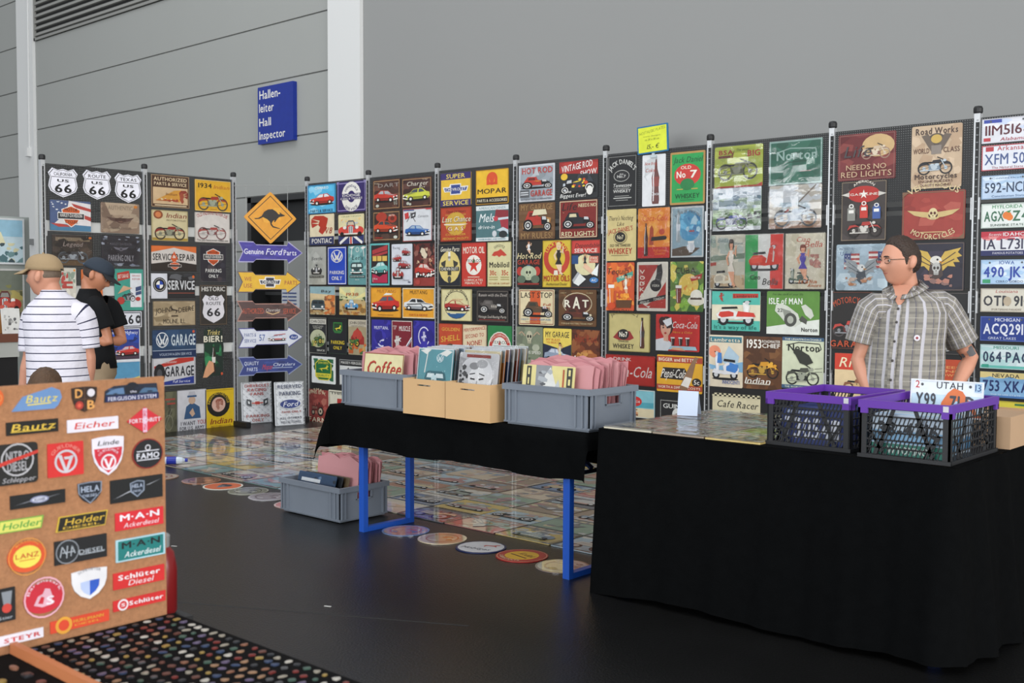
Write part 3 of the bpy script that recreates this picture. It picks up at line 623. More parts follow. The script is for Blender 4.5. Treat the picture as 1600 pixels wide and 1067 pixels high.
R(646.3,380.8,681,446.7,'narrow dark red sign with a red convertible below bright night lights','5a2826','n 3a2422,7a3430,8a5a50,2c1e20 34 0 40 100 100 18|n d8c8b0,c8a890 8 30 64 64 90 16|n b07a5a,d0b090 12 10 46 90 66 6|p 8f3a34 0 0 100 0 100 22 0 18|m -car 6 18 96 58 b8392e 7f2420 d6c8c0|n w 12 12 20 84 30 8|e a8443c 20 9 12 6')
R(579.7,449.2,626,496.4,'square orange sign with a red coupe with a white roof','e2a030','i a8642a 52 88 64 11 MUSTANG|m car 2 16 96 80 c8322a 8f221c 56606a e0705a|p e6e6e0 42 74 70 76 74 80 52 82|r 9a6a28 24 7 76 9|b c88a2a 1.5')
R(629.1,450,679.2,498.1,'square orange sign with a white fastback coupe','e2a030','t 4a3018 50 86 54 12 MUSTANG|m -car 3 22 97 72 dde0e0 9aa0a4 2c3034|l 2c3034 2 14 46 58 48 66 34|t b8542a 50 11 56 7 PARTS & SERVICE|b e6dcc0 2')
R(580.5,499,611,563,'narrow indigo sign with a white horse in an oval below a heading','322d92','t d8daf0 52 80 76 8 MUSTANG|O dcdcf0 52 50 24 18 5|m horse 36 40 72 58 dcdcf0|l dcdcf0 2 70 52 80 54|r b8b8e0 22 29 82 31|n 3c37a4,2a257e 10 0 0 100 100 30')
R(612,500.7,643.8,565,'narrow dark red sign with three bars and white diagonal stripes','7c2430','b d8d0cc 2.5|t e6e0dc 64 81 54 12 MUSCLE|t e6e0dc 16 86 18 4 FORD|t e6e0dc 16 80 10 5 IT|m horse 8 42 50 62 dcdad6|r dcdad6 20 30 24 62|r dcdad6 26 30 30 62|r dcdad6 32 30 36 62|p e6e6ea 56 26 66 26 98 52 98 62|p 2a3060 62 26 66 26 98 54 98 57')
R(645.8,500.7,679.2,567,'narrow indigo sign with a thin white oval ring around bars','322d92','O dcdcf0 50 62 27 24 4|m horse 34 54 66 70 dcdcf0|r dcdcf0 46 50 49 74|r dcdcf0 51 50 54 74|i dcdcf0 52 28 60 8 Mustang|n 3c37a4,2a257e 10 0 0 100 100 30')
R(688.4,271.9,735.7,320,'square yellow and indigo sign with a bow tie emblem and service band','e0b83c','r 3a2f6a 0 80 100 100|r 3a2f6a 0 0 100 19|m bow 16 24 84 76 3a4a8a w|t e8e4dc 50 50 66 8.5 CHEVROLET|t e8d060 50 90 62 13 SUPER|t e8d060 50 9 84 13 SERVICE|b 4a3c6a 1.5')
R(743.8,267,794,317,'square yellow sign with an orange horseshoe shaped emblem and black band','e6b832','r 241c14 0 2 100 20|e d4502c 50 74 17 19|e e6b832 50 72 9.5 12|p d4502c 33 56 42 56 42 76 33 76|p d4502c 58 56 67 56 67 76 58 76|p d4502c 45 60 55 60 60 84 40 84|t 241c14 50 38 90 14 MOPAR|t e6dcc0 50 11 92 8 PARTS & ACCESSORIES|b c08c2a 1.5')
R(688.4,325.2,736.2,376,'square red orange sign for last chance gas with a yellow burst','b0432a','e c8a03c 50 52 34 34|i 6a2a1e 50 88 64 8 Open 24 Hours|t d0a848 50 78 66 4 NO SERVICE FOR|i 3a2a18 52 64 92 16 Last Chance|i e6dcc0 51 65 92 16 Last Chance|p e0d8c0 10 52 90 50 70 46 14 48|f a8342a 50 37 56 14 G A S|t e6dcc0 50 37 50 11 G A S|t d8a848 50 20 66 6 COLD BEER|t d8a848 50 8 84 7 MECHANIC ON DUTY|b 8a3020 1.5')
R(743.8,322.5,794.2,375.5,'square grey green drive in sign with a red car tail fin','4f7478','r d6dcdc 0 87 100 100|r d6dcdc 0 0 100 10|t 8aa0a4 50 93 84 7 AMERICAN DINER|i e0e6e6 32 66 46 24 Mels|i e0e6e6 32 40 50 11 drive-in|p 8a3038 62 88 100 84 100 66 80 62 58 66|p c8d4da 60 64 100 66 100 60 70 58|e c0404a 62 62 7 7|p a03440 74 58 100 60 100 24 82 26|p c0ccd4 64 30 100 18 100 30 84 38|e 2a3032 84 18 13 10|e c8ccd0 58 20 7 9|t 5a8a9a 50 5 84 4 HAMBURGERS AND SHAKES')
R(685,382,719.8,447,'narrow dark sign with a cream oval and crossed spark plugs','20242c','e d8c47a 50 46 47 38|i e6e0cc 50 88 84 11 Genuine Parts|m plug 36 58 62 84 8a8478|p 3a3a34 12 56 34 62 30 44 14 50|p 3a3a34 88 56 66 62 70 44 86 50|r 2a2e30 8 36 92 46|t e6e0cc 50 41 76 7 CHEVROLET|r 3a3a34 42 26 58 36|e 4a4a42 50 16 8 8|b 6a6450 1.5')
R(721.3,379.6,759,447.8,'narrow red motor oil sign with a red star in a white circle','bf3a30','t e8e0d0 50 83 88 15 MOTOR OIL|e e6e2d8 50 49 32 23|m star 24 30 76 68 c8392c|t 2a2826 50 59 62 6 TEXACO|p 2a6a3c 46 54 54 54 52 62 48 62|r e8dcc8 26 21 74 22.5|t e8dcc8 50 15 76 5 LUBRICATES|t e8dcc8 50 8 70 5 PERFECTLY|b 8f2a22 1.5')
R(761.6,378.5,798.5,447.8,'narrow cream motor oil sign with a red winged beast and black name','d2cb9c','a 4a463a 50 64 34 70 6 GARGOYLE|p c04434 18 70 28 78 44 80 56 84 72 76 82 70 70 68 60 70 50 66 40 70 30 68|f 26241e 50 49 84 12 Mobiloil|f b8482e 24 31 28 11 30c|f b8482e 74 31 28 11 35c|r a89a60 8 20 44 22|r a89a60 56 20 92 22|r a89a60 8 15 44 17|r a89a60 56 15 92 17|t a86a3a 50 7 88 4 VACUUM OIL COMPANY|b 8a8454 1.5')
R(689.8,451.6,736.6,502,'square cream sign with a dark red classic car in a circle','d4cc9c','O 4a4236 50 50 41 44 1.5|a 3a342c 50 50 34 150 8 OLDER & WISER|p 2f5a8a 18 24 82 24 70 12 50 7 30 12|m -car 10 28 96 70 a83430 6a221f d4cc9c|t c87a5a 54 68 34 4 and Cool|r e0e0d0 30 22 50 24|b a89c6a 1.5')
R(744,452.5,794.8,505,'square black sign with a grey racing roadster drawing','24201f','b 6a625a 1.2 3|i b8b0a8 50 84 86 9 Runnin with the Devil|n 3a3634,4a4542,2c2826 16 6 26 94 74 12|m -rod 8 28 92 72 5a5552 6a6562 3a3634 7a746e|t c8c0b4 56 50 18 8 666|i c8c0b4 50 18 86 8 Vintage Soul Racing Parts|r 8a3a34 10 8 90 10')
R(685.6,505,722,570,'narrow orange red sign with a golden scallop emblem','bc4a2e','t d8a844 50 86 76 8 GOLDEN|v d8a844 50 64 82 14 SHELL|e 5a4030 50 34 24 17|m star 28 20 72 46 d8a844|b 8a3020 1.5')
R(723,506.5,759.7,572,'narrow cream sign with red hand lettered performance slogan','d8c8a8','v a83c2e 50 89 92 8 PERFORMANCE|v a83c2e 50 73 80 9 SECOND TO|v a83c2e 50 55 62 12 NONE!|r b05a44 14 40 86 42|r b05a44 14 34 86 36|b a08060 1.5')
R(762,508.4,799.4,575,'narrow green sign with a red star in a white ring','2a7a44','e d8d8cc 50 46 48 40|e b83a30 50 46 44 37|a e0dccc 50 46 37 130 5 TEXAS COMPANY USA|e e0dfd6 50 46 32 27|m star 22 24 78 66 c0392e|t 2a3a2e 50 60 60 7 TEXACO')
R(810.8,259.5,866.5,312.5,'square grey garage sign with a red hot rod and dripping red capitals','98a0a8','b c8ccd2 4|n b0b6bc,8a9298 12 4 4 96 96 24|f b04038 28 84 38 16 HOT|f b04038 74 84 40 16 ROD|p b8bcc0 40 70 50 92 58 70|m -rod 6 34 94 70 b83a30 6a2a26 2a2e34 e0a040|r 5a5c60 4 12 30 32|r c8ccd0 6 24 28 27|r c8ccd0 6 18 28 21|f b04038 64 22 60 16 GARAGE|t 5a5c64 50 6 86 5 SATISFACTION GUARANTEED')
R(874,254,934,308,'square black and red show poster with a flamed hot rod','2a2c2e','p 9a2c2a 0 100 100 100 100 62 0 70|n 9a2c2a,b03a32 8 0 66 100 98 24|v e6e6e2 46 86 80 17 VINTAGE ROD|v e6e6e2 76 68 42 14 SHOW|e e0b83c 13 60 9 9|m rod 2 12 98 70 3a3f46 2a2c30 b8c0c8 e6c83c|n e6c83c,c84a2a 10 34 30 78 54 9|i e6e6e2 24 20 16 8 the|i e6e6e2 36 9 66 10 Biggest Ever!|e w 80 20 8 12')
R(810.8,319,866.5,373,'square brown wooden garage rules sign with a red coupe','6a4c30','r 5a3f28 0 0 100 8|r 74543a 0 24 100 32|r 5f442c 0 48 100 54|r 74543a 0 70 100 78|t 9a7a50 50 89 88 16 MY GARAGE|t 9a7a50 50 11 88 16 MY RULES!|n 8a6038,b0804a 8 10 30 90 60 18|m -rod 10 22 92 84 b0382e 6a241e d8d0b4 b0382e|p d8d0b0 38 66 44 82 76 82 80 68')
R(874,314.5,933,370.6,'square dark red sign with a black hot rod coupe that needs no red lights','7c2824','b d0c4a0 1.6 1|i 2a2020 26 84 38 20 Life|t dcd0a8 74 86 46 9 NEEDS NO|m -rod 6 24 94 72 22242a d0c4a0 7c2824 22242a|t d8d0a8 12 70 4 4 .|t dcd0a8 50 11 86 12 RED LIGHTS')
R(805.6,377.5,846.9,447.8,'narrow black garage sign with a pale flathead engine and script','211f1c','m lady 30 72 70 100 e0e0e0 d8b090 6a3a24|i e0d0a0 50 68 88 13 Hot-Rod|f a84030 50 54 84 10 GARAGE|p 3a5a7a 44 48 56 48 54 42 46 42|e b03a30 18 34 12 10|e b03a30 82 34 12 10|e a8b498 50 30 30 16|m skull 30 14 70 44 b8c0a0 2a2e28|e 5a6a58 24 16 16 9|e 5a6a58 76 16 16 9|r 8a3028 10 4 90 8')
R(848.2,376,891.5,448.8,'narrow yellow motor oil sign with a seated pin-up in a red ring','d0b43c','o b8402e 50 62 47 17|a e0c83c 50 62 36 130 8 LUCKY LADY|m lady 22 26 92 96 2a2420 e0c4a4 e0c890|p e0dcc8 40 26 56 26 54 36 42 36|f a83028 50 19 92 12 MOTOR OILS|i 5a5028 50 7 76 6 Authorized Dealer|b a88a2a 1.5')
R(893.2,375.5,937.3,449.7,'narrow red and dark sign with a large white spark plug','2b2a2c','r c04038 0 72 100 100|i 3a2020 54 89 84 9 Dependable|t e6e0d4 50 78 80 8 SERVICE|e d8d0a4 48 48 36 22|r 2a4a7a 0 50 24 68|r c8604a 62 52 94 66|t e0dcc8 78 62 28 5 SPARK|t e0dcc8 78 56 28 5 PLUGS|m lady 30 40 66 74 2a2a30 d8a880 5a3a24|p e0b89a 40 44 76 26 82 34 52 50|p dfe2e0 8 10 30 30 52 18 26 4|p a8acb0 8 10 4 16 24 34 30 30|p e6e8e6 70 30 96 50 92 24|e 3f7ab8 80 16 15 6|t w 80 16 18 5 AC|b 6a3a30 1.5')
R(810.7,452,865.6,509,'square cream sign with an orange stripe and a brown truck rod','d8caa4','p c8582e 32 4 62 4 62 96 32 96|b 7a2c24 1.5 2|t 26201c 50 84 88 15 LAST STOP|m -rod 10 22 96 70 5a4634 3a3a30 8a7a60 7a5a40|i a8482e 80 58 20 7 Full|i a8482e 80 50 16 6 Line|t 6a88a0 50 16 84 5 HOT ROD REPAIR|r b08a60 20 8 80 9.5')
R(873,452.5,931.3,510.6,'square brown sign with big white three letter word in an oval and a rusty roadster','5f4126','n 6f4d2e,523820 14 0 0 100 100 28|O d8ceb0 50 62 39 30 1.2|e 4a2420 50 62 34 26|f e0dcc8 24 62 17 20 R|f e0dcc8 48 64 20 32 A|f e0dcc8 72 62 17 20 T|m -rod 6 14 96 52 5a2e22 3a241a d8ceb0 7a3a2a|t c8b890 50 7 84 4 TORQUE MATTERS TEXAS FORT|t b8a880 14 91 16 3 HOT|t b8a880 84 91 16 3 RODS')
R(806,510,847.5,576,'narrow grey green sign with a horned skull above crossed pistons','77806a','n 868f78,6a7260 14 0 0 100 100 28|m skull 34 56 68 92 b8b49a 22241e|l b09a80 4 36 78 22 88 12 82|l b09a80 4 66 78 80 88 90 82|e a8ac98 24 50 14 8|e a8ac98 76 50 14 8|t e0e0d4 50 38 88 7 VISCOUS SPEED|n a8a890,555c48 10 10 6 90 30 14')
R(848.8,512.5,892.3,578,'narrow yellow and navy garage sign with a pin-up on a dark car','e0c85c','p 22283c 0 0 100 0 100 62 60 50 0 62|t 22222a 50 85 84 14 MY GARAGE|t c0602e 36 72 50 6 MY RULES|t c0602e 34 65 44 5 YOU BREAK IT|m -car 4 14 96 56 8f9cb0 4a5870 c8d0dc|m lady 44 24 78 66 d8d0a0 dca884 4a3424')
R(893.4,514.4,937,580,'narrow rusty brown sign with a hot rod glowing in orange','5c2e1c','n 7a3e22,4a2416,8a5230 30 0 0 100 100 24|t 8a3420 50 78 76 18 Hot Rod|m car 10 16 92 56 9a5a30 5a3420 b87a44|n c08a4a,a8662e 10 20 18 80 44 12')
R(949,244,995.2,322.5,'tall black whiskey sign with white ornate lettering','1d1e20','b 8f8f8c 1.2 4|a d8d8d4 50 50 46 110 9 JACK DANIEL\'S|O b8b8b4 48 60 26 11 1.5|e 2c2c2e 48 60 20 8|t d8d8d4 48 63 12 3 OLD|t d8d8d4 48 59 28 5 No.7|i d8d8d4 50 42 62 7 Tennessee|t d8d8d4 50 31 58 6 WHISKEY|r a8a8a4 24 35.5 76 36.5|r c8c8c4 22 17 82 18.5|r a8a8a4 26 21 74 22|r a8a8a4 30 13 70 14')
R(1003.8,243,1039,321,'slim white sign with a dark cola bottle under the price card','dcdee0','m bottle 24 4 92 98 6a4440 8a4a44 a8b0b4|p c8ccce 8 56 52 72 60 96 20 90|i b04030 36 83 52 6 Now Bring|i b04030 34 70 42 7 Coke|t dcdee0 56 24 34 6 Coca|l a8acae 1.2 10 60 22 50|l a8acae 1.2 12 88 16 60')
R(1047.4,239,1101,317.6,'tall green sign with a tan border and red medallion, beside a chrome post','b08a50','r 2c9a50 5 4 95 96|i 1f4a30 50 85 82 11 Jack Daniel|e c43c34 50 56 38 21|t e6e0cc 46 70 30 6 OLD|f e8e4d8 32 57 26 12 No|f e8e4d8 68 57 20 14 7|e 2a7a44 50 38 20 11|r b0a050 20 28 38 30|r b0a050 62 28 80 30|t 1a4a2c 50 16 70 9 WHISKEY|r 1f6a3a 30 8 70 9')
R(945.3,328.4,993.4,407,'tall cream whiskey sign with red and black lettering','c8b880','i 4a3c28 50 83 78 9 There\'s Nothing|i 4a3c28 50 72 22 8 Like|v a8322a 50 60 78 9 JACK DANIEL\'S|e 22201c 50 46 17 10|O 4a4434 50 46 22 13 1.5|t d8d0b0 50 46 20 8 No7|t 3a2e22 50 30 66 5 OLD TIME TENNESSEE|f a83a2a 50 19 76 11 WHISKEY|r 6a5a3a 22 10 78 11')
R(997,326.2,1045.8,402.6,'tall orange and red sign with a dark cola bottle, wrapped in film','e0882e','n e69a3c,e8a84a 12 0 30 100 100 30|r c02a26 0 0 100 22|i d04a2e 52 80 80 12 Coca-Cola|m bottle 12 4 40 70 3a201a 5a2a20 7a4a30|p b04a2a 36 26 50 26 50 58 44 66 38 58|e c04a2c 76 52 9 6|p 2a2420 42 34 88 36 92 40 88 44 44 42|i e0882e 70 15 40 5 Refreshing|i e0882e 70 9 34 5 Quality',film=11)
R(1049.2,324,1099,401.5,'tall blue beach sign with a silver bottle, wrapped in film','8fa8b4','e 4a92b8 56 62 36 30|a 5a5a58 50 50 50 90 6 THIS IS FRESH|n 6ab4d4,3a7aa8,a8c8d4 20 26 44 90 86 14|m bottle 8 30 36 94 9aa4a8 c8ccd0 7a8488|p 5a4a3c 0 0 60 4 90 18 40 22 0 16|e d8dce0 62 20 12 9|m glass 50 8 74 34 c8ccd0 e0e4e6 9aa4a8|b c0c4c4 4|r a8443c 56 50 72 53',film=12)
R(945,410.4,990.3,485.7,'tall orange cocktail sign with a fruit basket and dark haired woman','c0502c','n d86a2e,a84426,e08a3c 26 0 0 100 100 22|i 3a2420 44 82 76 13 Tequila|p 4a9484 40 68 96 82 96 72 44 58|t e0d8b8 70 70 44 6 SUNRISE|m glass 10 8 36 58 d8722a e09a3a e8b45a|m lady 54 30 92 76 e0ddd0 d8a078 3a221a|n e08a2c,e8a03c 18 42 16 94 36 12|p 5a3a22 42 6 90 6 94 22 40 22|e c84a24 26 10 13 7')
R(995.2,409.6,1042.8,486.5,'tall red and cream sign with a slanted black bottle','d2ccc0','p a8362e 6 6 94 6 94 94 6 94|p d2ccc0 6 20 40 6 94 60 94 94 70 94|v d8d4c8 20 58 12 5 V|p b0382e 30 10 60 26 94 40 94 12|t e0dccc 18 80 16 8 V|t e0dccc 18 68 16 8 O|t e0dccc 18 56 16 8 D|t e0dccc 18 44 16 8 K|t e0dccc 18 32 16 8 A|p 2a2626 50 44 76 50 84 78 80 96 66 92 64 74|e 1f1c1c 62 52 18 12|t d8d4c8 62 52 24 5 VODKA|p 201e1e 4 12 94 26 94 34 4 20|v d8d4c8 26 18 30 5 ABSOLUT|v d8d4c8 72 25 34 5 TONIGHT!',film=13)
R(1047.7,409,1098.5,487.3,'tall green cocktail sign with a tropical drink and white straw hat','5f7a3a','n 6a9a3c,88b04a,3f6a2c,d8c860 40 0 0 100 100 22|e d8bc5a 56 54 30 22|t 2a2418 46 82 62 12 CUBA|p b03a32 60 68 96 76 94 66 64 60|i e6e0d0 76 69 28 6 libre|m glass 14 14 38 56 7a3428 a85a3a d89a6a|e e0dccc 80 22 26 10|e e6e2d6 80 32 18 12|r 4a3a2c 62 24 96 28|e 8ab83c 48 18 7 5|e 8ab83c 36 12 7 5|n e0cc6a,d88a3a 10 40 36 70 60 8',film=14)
R(951.7,489.2,1014.8,551,'square olive whiskey sign with a brown bottle at its edge','b8ac74','a 3a3226 38 20 62 62 10 JACK DANIEL\'S|p 8a2c2a 10 36 24 54 52 54 62 36 52 30 24 30|e 22201e 36 45 14 14|f e6e0d0 36 45 20 13 No7|t 3a3226 36 27 26 5 TENNESSEE|f 3a3226 36 14 52 12 WHISKEY|m bottle 70 10 94 90 4a2a1e 3a3432 2a2422|b 8a7e4a 1.5')
R(1025,490.6,1092.3,550.4,'square red sign with a smiling waitress carrying cola glasses, in film','c02c28','p d8dce0 0 0 28 0 40 20 20 36 0 30|m face 4 22 44 96 e0b8a0 d8a890 3a2420 b83430|p e0e4e6 16 82 36 92 38 74 26 66|i e8e4e0 66 72 58 18 Coca-Cola|i e0a03a 62 52 44 6 Have a Coke|p a8ccd8 30 4 96 4 92 14 36 14|m glass 34 14 46 40 3a201c c8a080 5a3a34|m glass 52 14 64 40 3a201c c8a080 5a3a34|m glass 68 14 80 40 3a201c c8a080 5a3a34|p e0b090 36 4 70 2 60 10 40 10',film=15)
R(945,553,1022.4,604.7,'wide red cola sign partly behind the pink sheets','c03028','t e8e4e0 36 86 36 11 DRINK|i e8e4e0 50 46 88 36 Coca-Cola|b 9a241e 1.5',film=16)
R(1026.5,553.6,1097,616,'wide yellow cola sign with a bottle and five cent roundel','dca62e','r a8442e 0 80 100 96|r a8442e 0 6 100 20|t e8e0d0 46 88 84 9 BIGGER and BETTER|t e8dcc8 28 13 50 7 WORTH A DIME|t e8dcc8 82 13 28 6 COSTS|p 26201e 8 36 14 66 62 66 66 56 60 34|i e6e2da 36 51 54 24 Pepsi-Cola|p 8a6a50 50 10 66 4 78 40 86 84 92 96 84 98 78 86 62 46|p e0dcd4 54 20 70 14 78 40 64 44|e 26201e 88 30 10 11|t e6e2da 88 30 12 12 5c')
R(960,606,1022.4,655,'square beach sign with a red roundel and orange towel','7fbcc8','r d8ccaa 0 0 100 34|p 4fa0b0 0 34 100 38 100 56 0 54|i 3a6a7a 30 90 50 9 Delicious|e c42c2a 52 58 17 18|i e6e4e0 52 58 24 9 Coca-Cola|p d8804a 0 8 30 14 50 30 20 44 0 40|n d8a070,c86a3a,8a5a44 10 4 6 60 30 12|b c8ccc8 1.5')
R(1030,622,1093,660,'black stout sign with white capitals behind the white card','1b1b1c','b a8a8a4 1.2 3|t e0e0dc 52 66 84 22 GUINNESS|e e0e0dc 46 28 13|t 1b1b1c 46 28 10 9 9|t b0b0ac 76 26 24 9 STOUT')
R(1116.9,231,1191,290,'square lime sign with an olive motorcycle and red lettering, in glossy film','b8c44a','n d0d85c,a8b840 12 0 0 100 100 28|p c04434 0 0 100 0 100 10 88 4 10 4|f b0342a 24 86 30 11 BSA|r 7a3a2a 8 72 34 78|p 8a5a34 34 76 42 90 38 70|f c84434 82 80 26 14 BIG|i 4a5a30 58 90 26 6 The most|m moto 6 24 92 76 8a8c60 6a6c52 9a9c88 4a4c3c',film=21)
R(1202.6,222.3,1284,285,'square green sign with a pale brand name, faded under glossy film','2f7a62','n 3f8a70,2a7058 14 0 0 100 100 34|f b8d4cc 52 66 76 20 Norton|l b8d4cc 2 16 74 40 82 88 78 90 62 80 58|l 1f5a46 1.5 34 50 70 52|b a8c8c0 3|r d8a8a4 60 28 80 29.5',film=22)
R(1114.5,296,1188.6,358.5,'square sign of a blue motorcycle on green grass, in glossy film','9ab09a','r d8e0e8 0 76 100 100|n 8fa4b4,a8b8c0,6a8494 20 0 50 100 90 18|n 6a9a4a,88b05c,4f7a3c 30 0 10 100 50 18|r c8ccd0 0 0 100 9|m moto 5 8 74 48 4a5aa8 3a4274 a8b0bc 2a2e38|n 3a4438,2c3430 10 72 26 100 44 9',film=23)
R(1202.4,291.4,1282.8,354.7,'square faded brown and white sign of a long racing motorcycle, in glossy film','cfc8bc','r 9a6a4a 0 0 100 16|n e0e2e4,d8dce0 16 0 50 100 100 30|n a88464,b89878 16 0 4 100 24 16|n a8bcc8,c0ccd0 10 20 30 80 60 20|m moto 8 10 94 60 b8c4d0 8a98a8 c8d0d8 4a4c50|l 8a7a6a 2 58 60 90 98|t 3a3430 52 12 24 7 Norton|p b04038 30 36 38 46 40 40',film=24)
R(1107.5,367.6,1162.8,452,'tall pale sign of a bathing beauty with a cream scooter on a lakeside','b8b4a4','n a8b0a8,98a498,c8c4b4 16 0 50 100 100 26|p 6a7a68 0 52 100 56 100 66 0 60|p a84a40 0 42 22 44 22 50 0 48|n c0a888,a89070 14 0 0 100 26 22|i 6a8084 30 90 50 8 La Bella|m -scoot 14 2 74 50 d8d0bc b8b0a0 e6e0d0|m lady 36 4 92 92 d8d0c4 d8a080 3a2a22|i 6a8084 82 84 26 5 Estate',film=31)
R(1164.5,366.4,1223.5,452,'tall sign in green white and red stripes with a red scooter','d4d4d0','p 2f9a50 0 0 34 0 34 100 0 100|p d03a30 66 0 100 0 100 100 66 100|m -scoot 8 34 92 84 c83c2c d8503a c0b8b0|p c83c2c 56 44 64 74 74 78 72 50|r 2a2422 16 33 72 34.5|t 2a2422 28 22 26 9 Ciao|i 4a4644 66 14 40 12 Bella|b a8a8a0 1.2',film=32)
R(1227.7,365,1288.7,452,'tall cream sign of a woman in a purple dress astride a dark scooter','cdc6b2','n d6cfba,c0b8a0 14 0 0 100 100 30|i b8523c 44 89 34 9 Ciao|i b8523c 70 80 44 11 Bella|m scoot 6 10 62 40 5a6a5c 46544a a8b0a4|m lady 14 16 76 80 4f3fa0 d8a080 7a3420|n b88a7a,a8746a 14 62 38 90 62 10|i b86a3c 58 14 46 7 Italia|i b86a3c 74 7 34 6 Amore|b 8a8474 1.2',film=33)
R(1112.6,454.8,1187,518,'square turquoise and cream sign with a white and red scooter','d8d2b8','r 4fb0a0 0 66 100 100|r 4fb0a0 0 0 100 26|p b03c30 44 82 96 84 96 94 44 94|t 5a1a18 70 88 48 7 Lambretta|m lady 10 74 30 96 a83a30 a83a30 a83a30|m -scoot 8 18 92 82 dcdcd8 c83c30 e6e6e2|p c83c30 52 36 56 50 88 46 92 36|t 1f6a60 50 9 88 10 It\'s a way of life')
R(1198.4,454.8,1279.7,524,'square green race sign with two pale faired motorcycles','5c8a3c','r d8dcd4 0 0 100 16|p d8dcd4 0 16 100 36 100 0 0 0|f e0e4dc 36 77 64 14 ISLE of MAN|i 3a5a28 40 93 58 5 For the thrill of your life|p c8ccc0 18 68 16 54 26 42 40 22 56 18 66 26 60 48 40 66 28 72|p 8a8e84 30 60 36 34 50 22 58 30 46 54|e 4a4c46 46 34 12 16|e a8aca0 46 34 6 9|p c8ccc0 66 66 74 70 86 58 90 44 84 36 74 46|p 4a4c46 62 34 76 24 78 34 68 44|t 3a3c38 26 56 10 8 22|f 2a2c28 82 12 30 9 Norton')
R(1106.2,522.7,1160,606.7,'tall cream sign with a blue and white scooter and orange sun','d8ccb4','r 3f7a88 4 86 96 97|t 1a3a44 50 91 88 9 Lambretta|t e0d8c0 50 91 84 7 Lambretta|e e08a6a 20 68 17 12|p a8c0d0 40 50 60 80 90 60 80 30|p 7aa8c8 0 44 30 40 100 50 100 30 0 34|m scoot 10 14 92 74 d8d8dc 3f7ac0 e6e6ea|p 3f7ac0 28 46 30 66 40 66 42 46|p 3f7ac0 62 34 64 48 88 44 86 34|t 3f5a9a 68 10 48 7 INNOCENTI')
R(1161.8,524.8,1221,610.6,'tall brown sign with a golden motorcycle and white year','5c3a22','n 6a4428,4e301c,7a5230 20 0 0 100 100 26|f e6e2d8 28 86 38 16 1953|t e6e2d8 72 91 46 5 ROADMASTER|t e6e2d8 72 83 46 8 CHIEF|m moto 8 22 94 66 d0942e 4a3620 b8903c 241a14|n d0942e,e0a83c 6 60 36 92 54 8|i e6e2d8 38 16 66 12 Indian|r c8c0b0 8 9 70 11')
R(1222.5,526,1286,610,'tall pale green sign with a black and white racing rider and blue bands','ccd2b6','r 3a5a7a 0 93 100 100|r 3a5a7a 0 0 100 7|t d8dcc8 50 96 88 3.5 THE UNAPPROACHABLE|f 22241f 52 80 76 13 Norton|l 22241f 2 10 84 40 90 90 88 94 78 82 72|m moto 8 8 92 56 4a4c44 2c2e2a 9a9e8e 22241f|p 33352f 30 70 44 76 66 66 76 52 60 46 44 50|e 33352f 36 72 8 6|l 6a6c60 1.2 80 40 98 42|l 6a6c60 1.2 80 34 98 35|t d8dcc8 50 3.5 84 3.5 THE WORLDS BEST ROAD')
R(1113.3,613,1187,660,'cream racer sign with black script and a chequered top edge','d6ceac','r 26241f 0 88 100 100|i 26241f 52 60 86 26 Cafe Racer|m moto 34 6 80 40 3a3830 26241f 8a8674 26241f'+''.join('|r d6ceac %d 88 %d 94|r d6ceac %d 94 %d 100' % (k*10, k*10+5, k*10+5, k*10+10) for k in range(10)))
R(1310.3,211.8,1398.7,278,'wide maroon sign with a cream motorcycle before a setting sun','6a2a2c','n 783436,5c2224,84403c 14 0 0 100 100 28|b 8a5a54 1.2 2|e c8a878 70 72 28 24|m moto 40 46 92 82 c8b49a 8a5a50 d8c8b0 9a7a6a|i 4a4648 34 62 46 24 Life|t c0a284 50 28 70 11 NEEDS NO|t c0a284 50 13 88 12 RED LIGHTS')
R(1425,198.7,1501.6,291.5,'tall cream sign with a V engine and black cruiser motorcycle, top of its bay','c4ac90','n d0b89c,b89c80 18 0 0 100 100 26|f 4a3a34 50 91 84 10 Road Works|e 5a5048 50 76 18 11|p 6a5e54 20 84 34 86 48 64 40 58|p 6a5e54 80 84 66 86 52 64 60 58|e c8a85a 50 78 11 7|r 8a8078 40 54 60 68|t 5a3a30 20 60 32 8 WORLD|t 5a3a30 80 60 32 8 CLASS|m moto 12 24 84 54 2c2c30 7a8a98 b8c4cc 26262a|f 4a3a34 50 19 84 8 Motorcycles|t 5a3a30 50 11 68 4 ENGINE BUILDERS|t 5a3a30 50 5 62 4 QUALITY MACHINES')
R(1315.2,285,1384,375,'tall dark sign with three coloured petrol pumps behind a motorcycle','3f3836','n 4a4240,352e2c 14 0 0 100 100 28|b 8a7a64 1.2 1|e b0302a 50 78 36 14|a e0d8cc 50 74 30 90 4 AMERICAN|t e0d8cc 50 78 60 4 GASOLINE|p c8c4bc 0 78 18 82 18 74|p c8c4bc 100 78 82 82 82 74|m star 40 70 60 86 e6e0d8|m pump 12 34 34 64 8a8a84 5a5a58|m pump 40 38 62 68 c03a30 7a2420|m pump 68 36 90 64 3f5a9a 2a3a6a|m moto 14 8 92 42 a83a34 6a6662 c8c4bc 26221f')
R(1410.4,301,1507,372.5,'wide dusty red sign with a winged skull between arched words','9a3c34','n a6463c,8c342e,b0564a 16 0 0 100 100 26|b 7a5a44 1.5 1|a d8c498 50 10 74 62 12 VENOMOUS|m wings 8 34 92 70 c8b078 4a2a20|m skull 40 38 60 66 d8c898 5a2a22|a d8c498 50 86 -66 66 11 MOTORCYCLES|r c8a878 30 14 70 16|p 7a5a44 0 100 12 100 0 88|p 7a5a44 100 0 88 0 100 12')
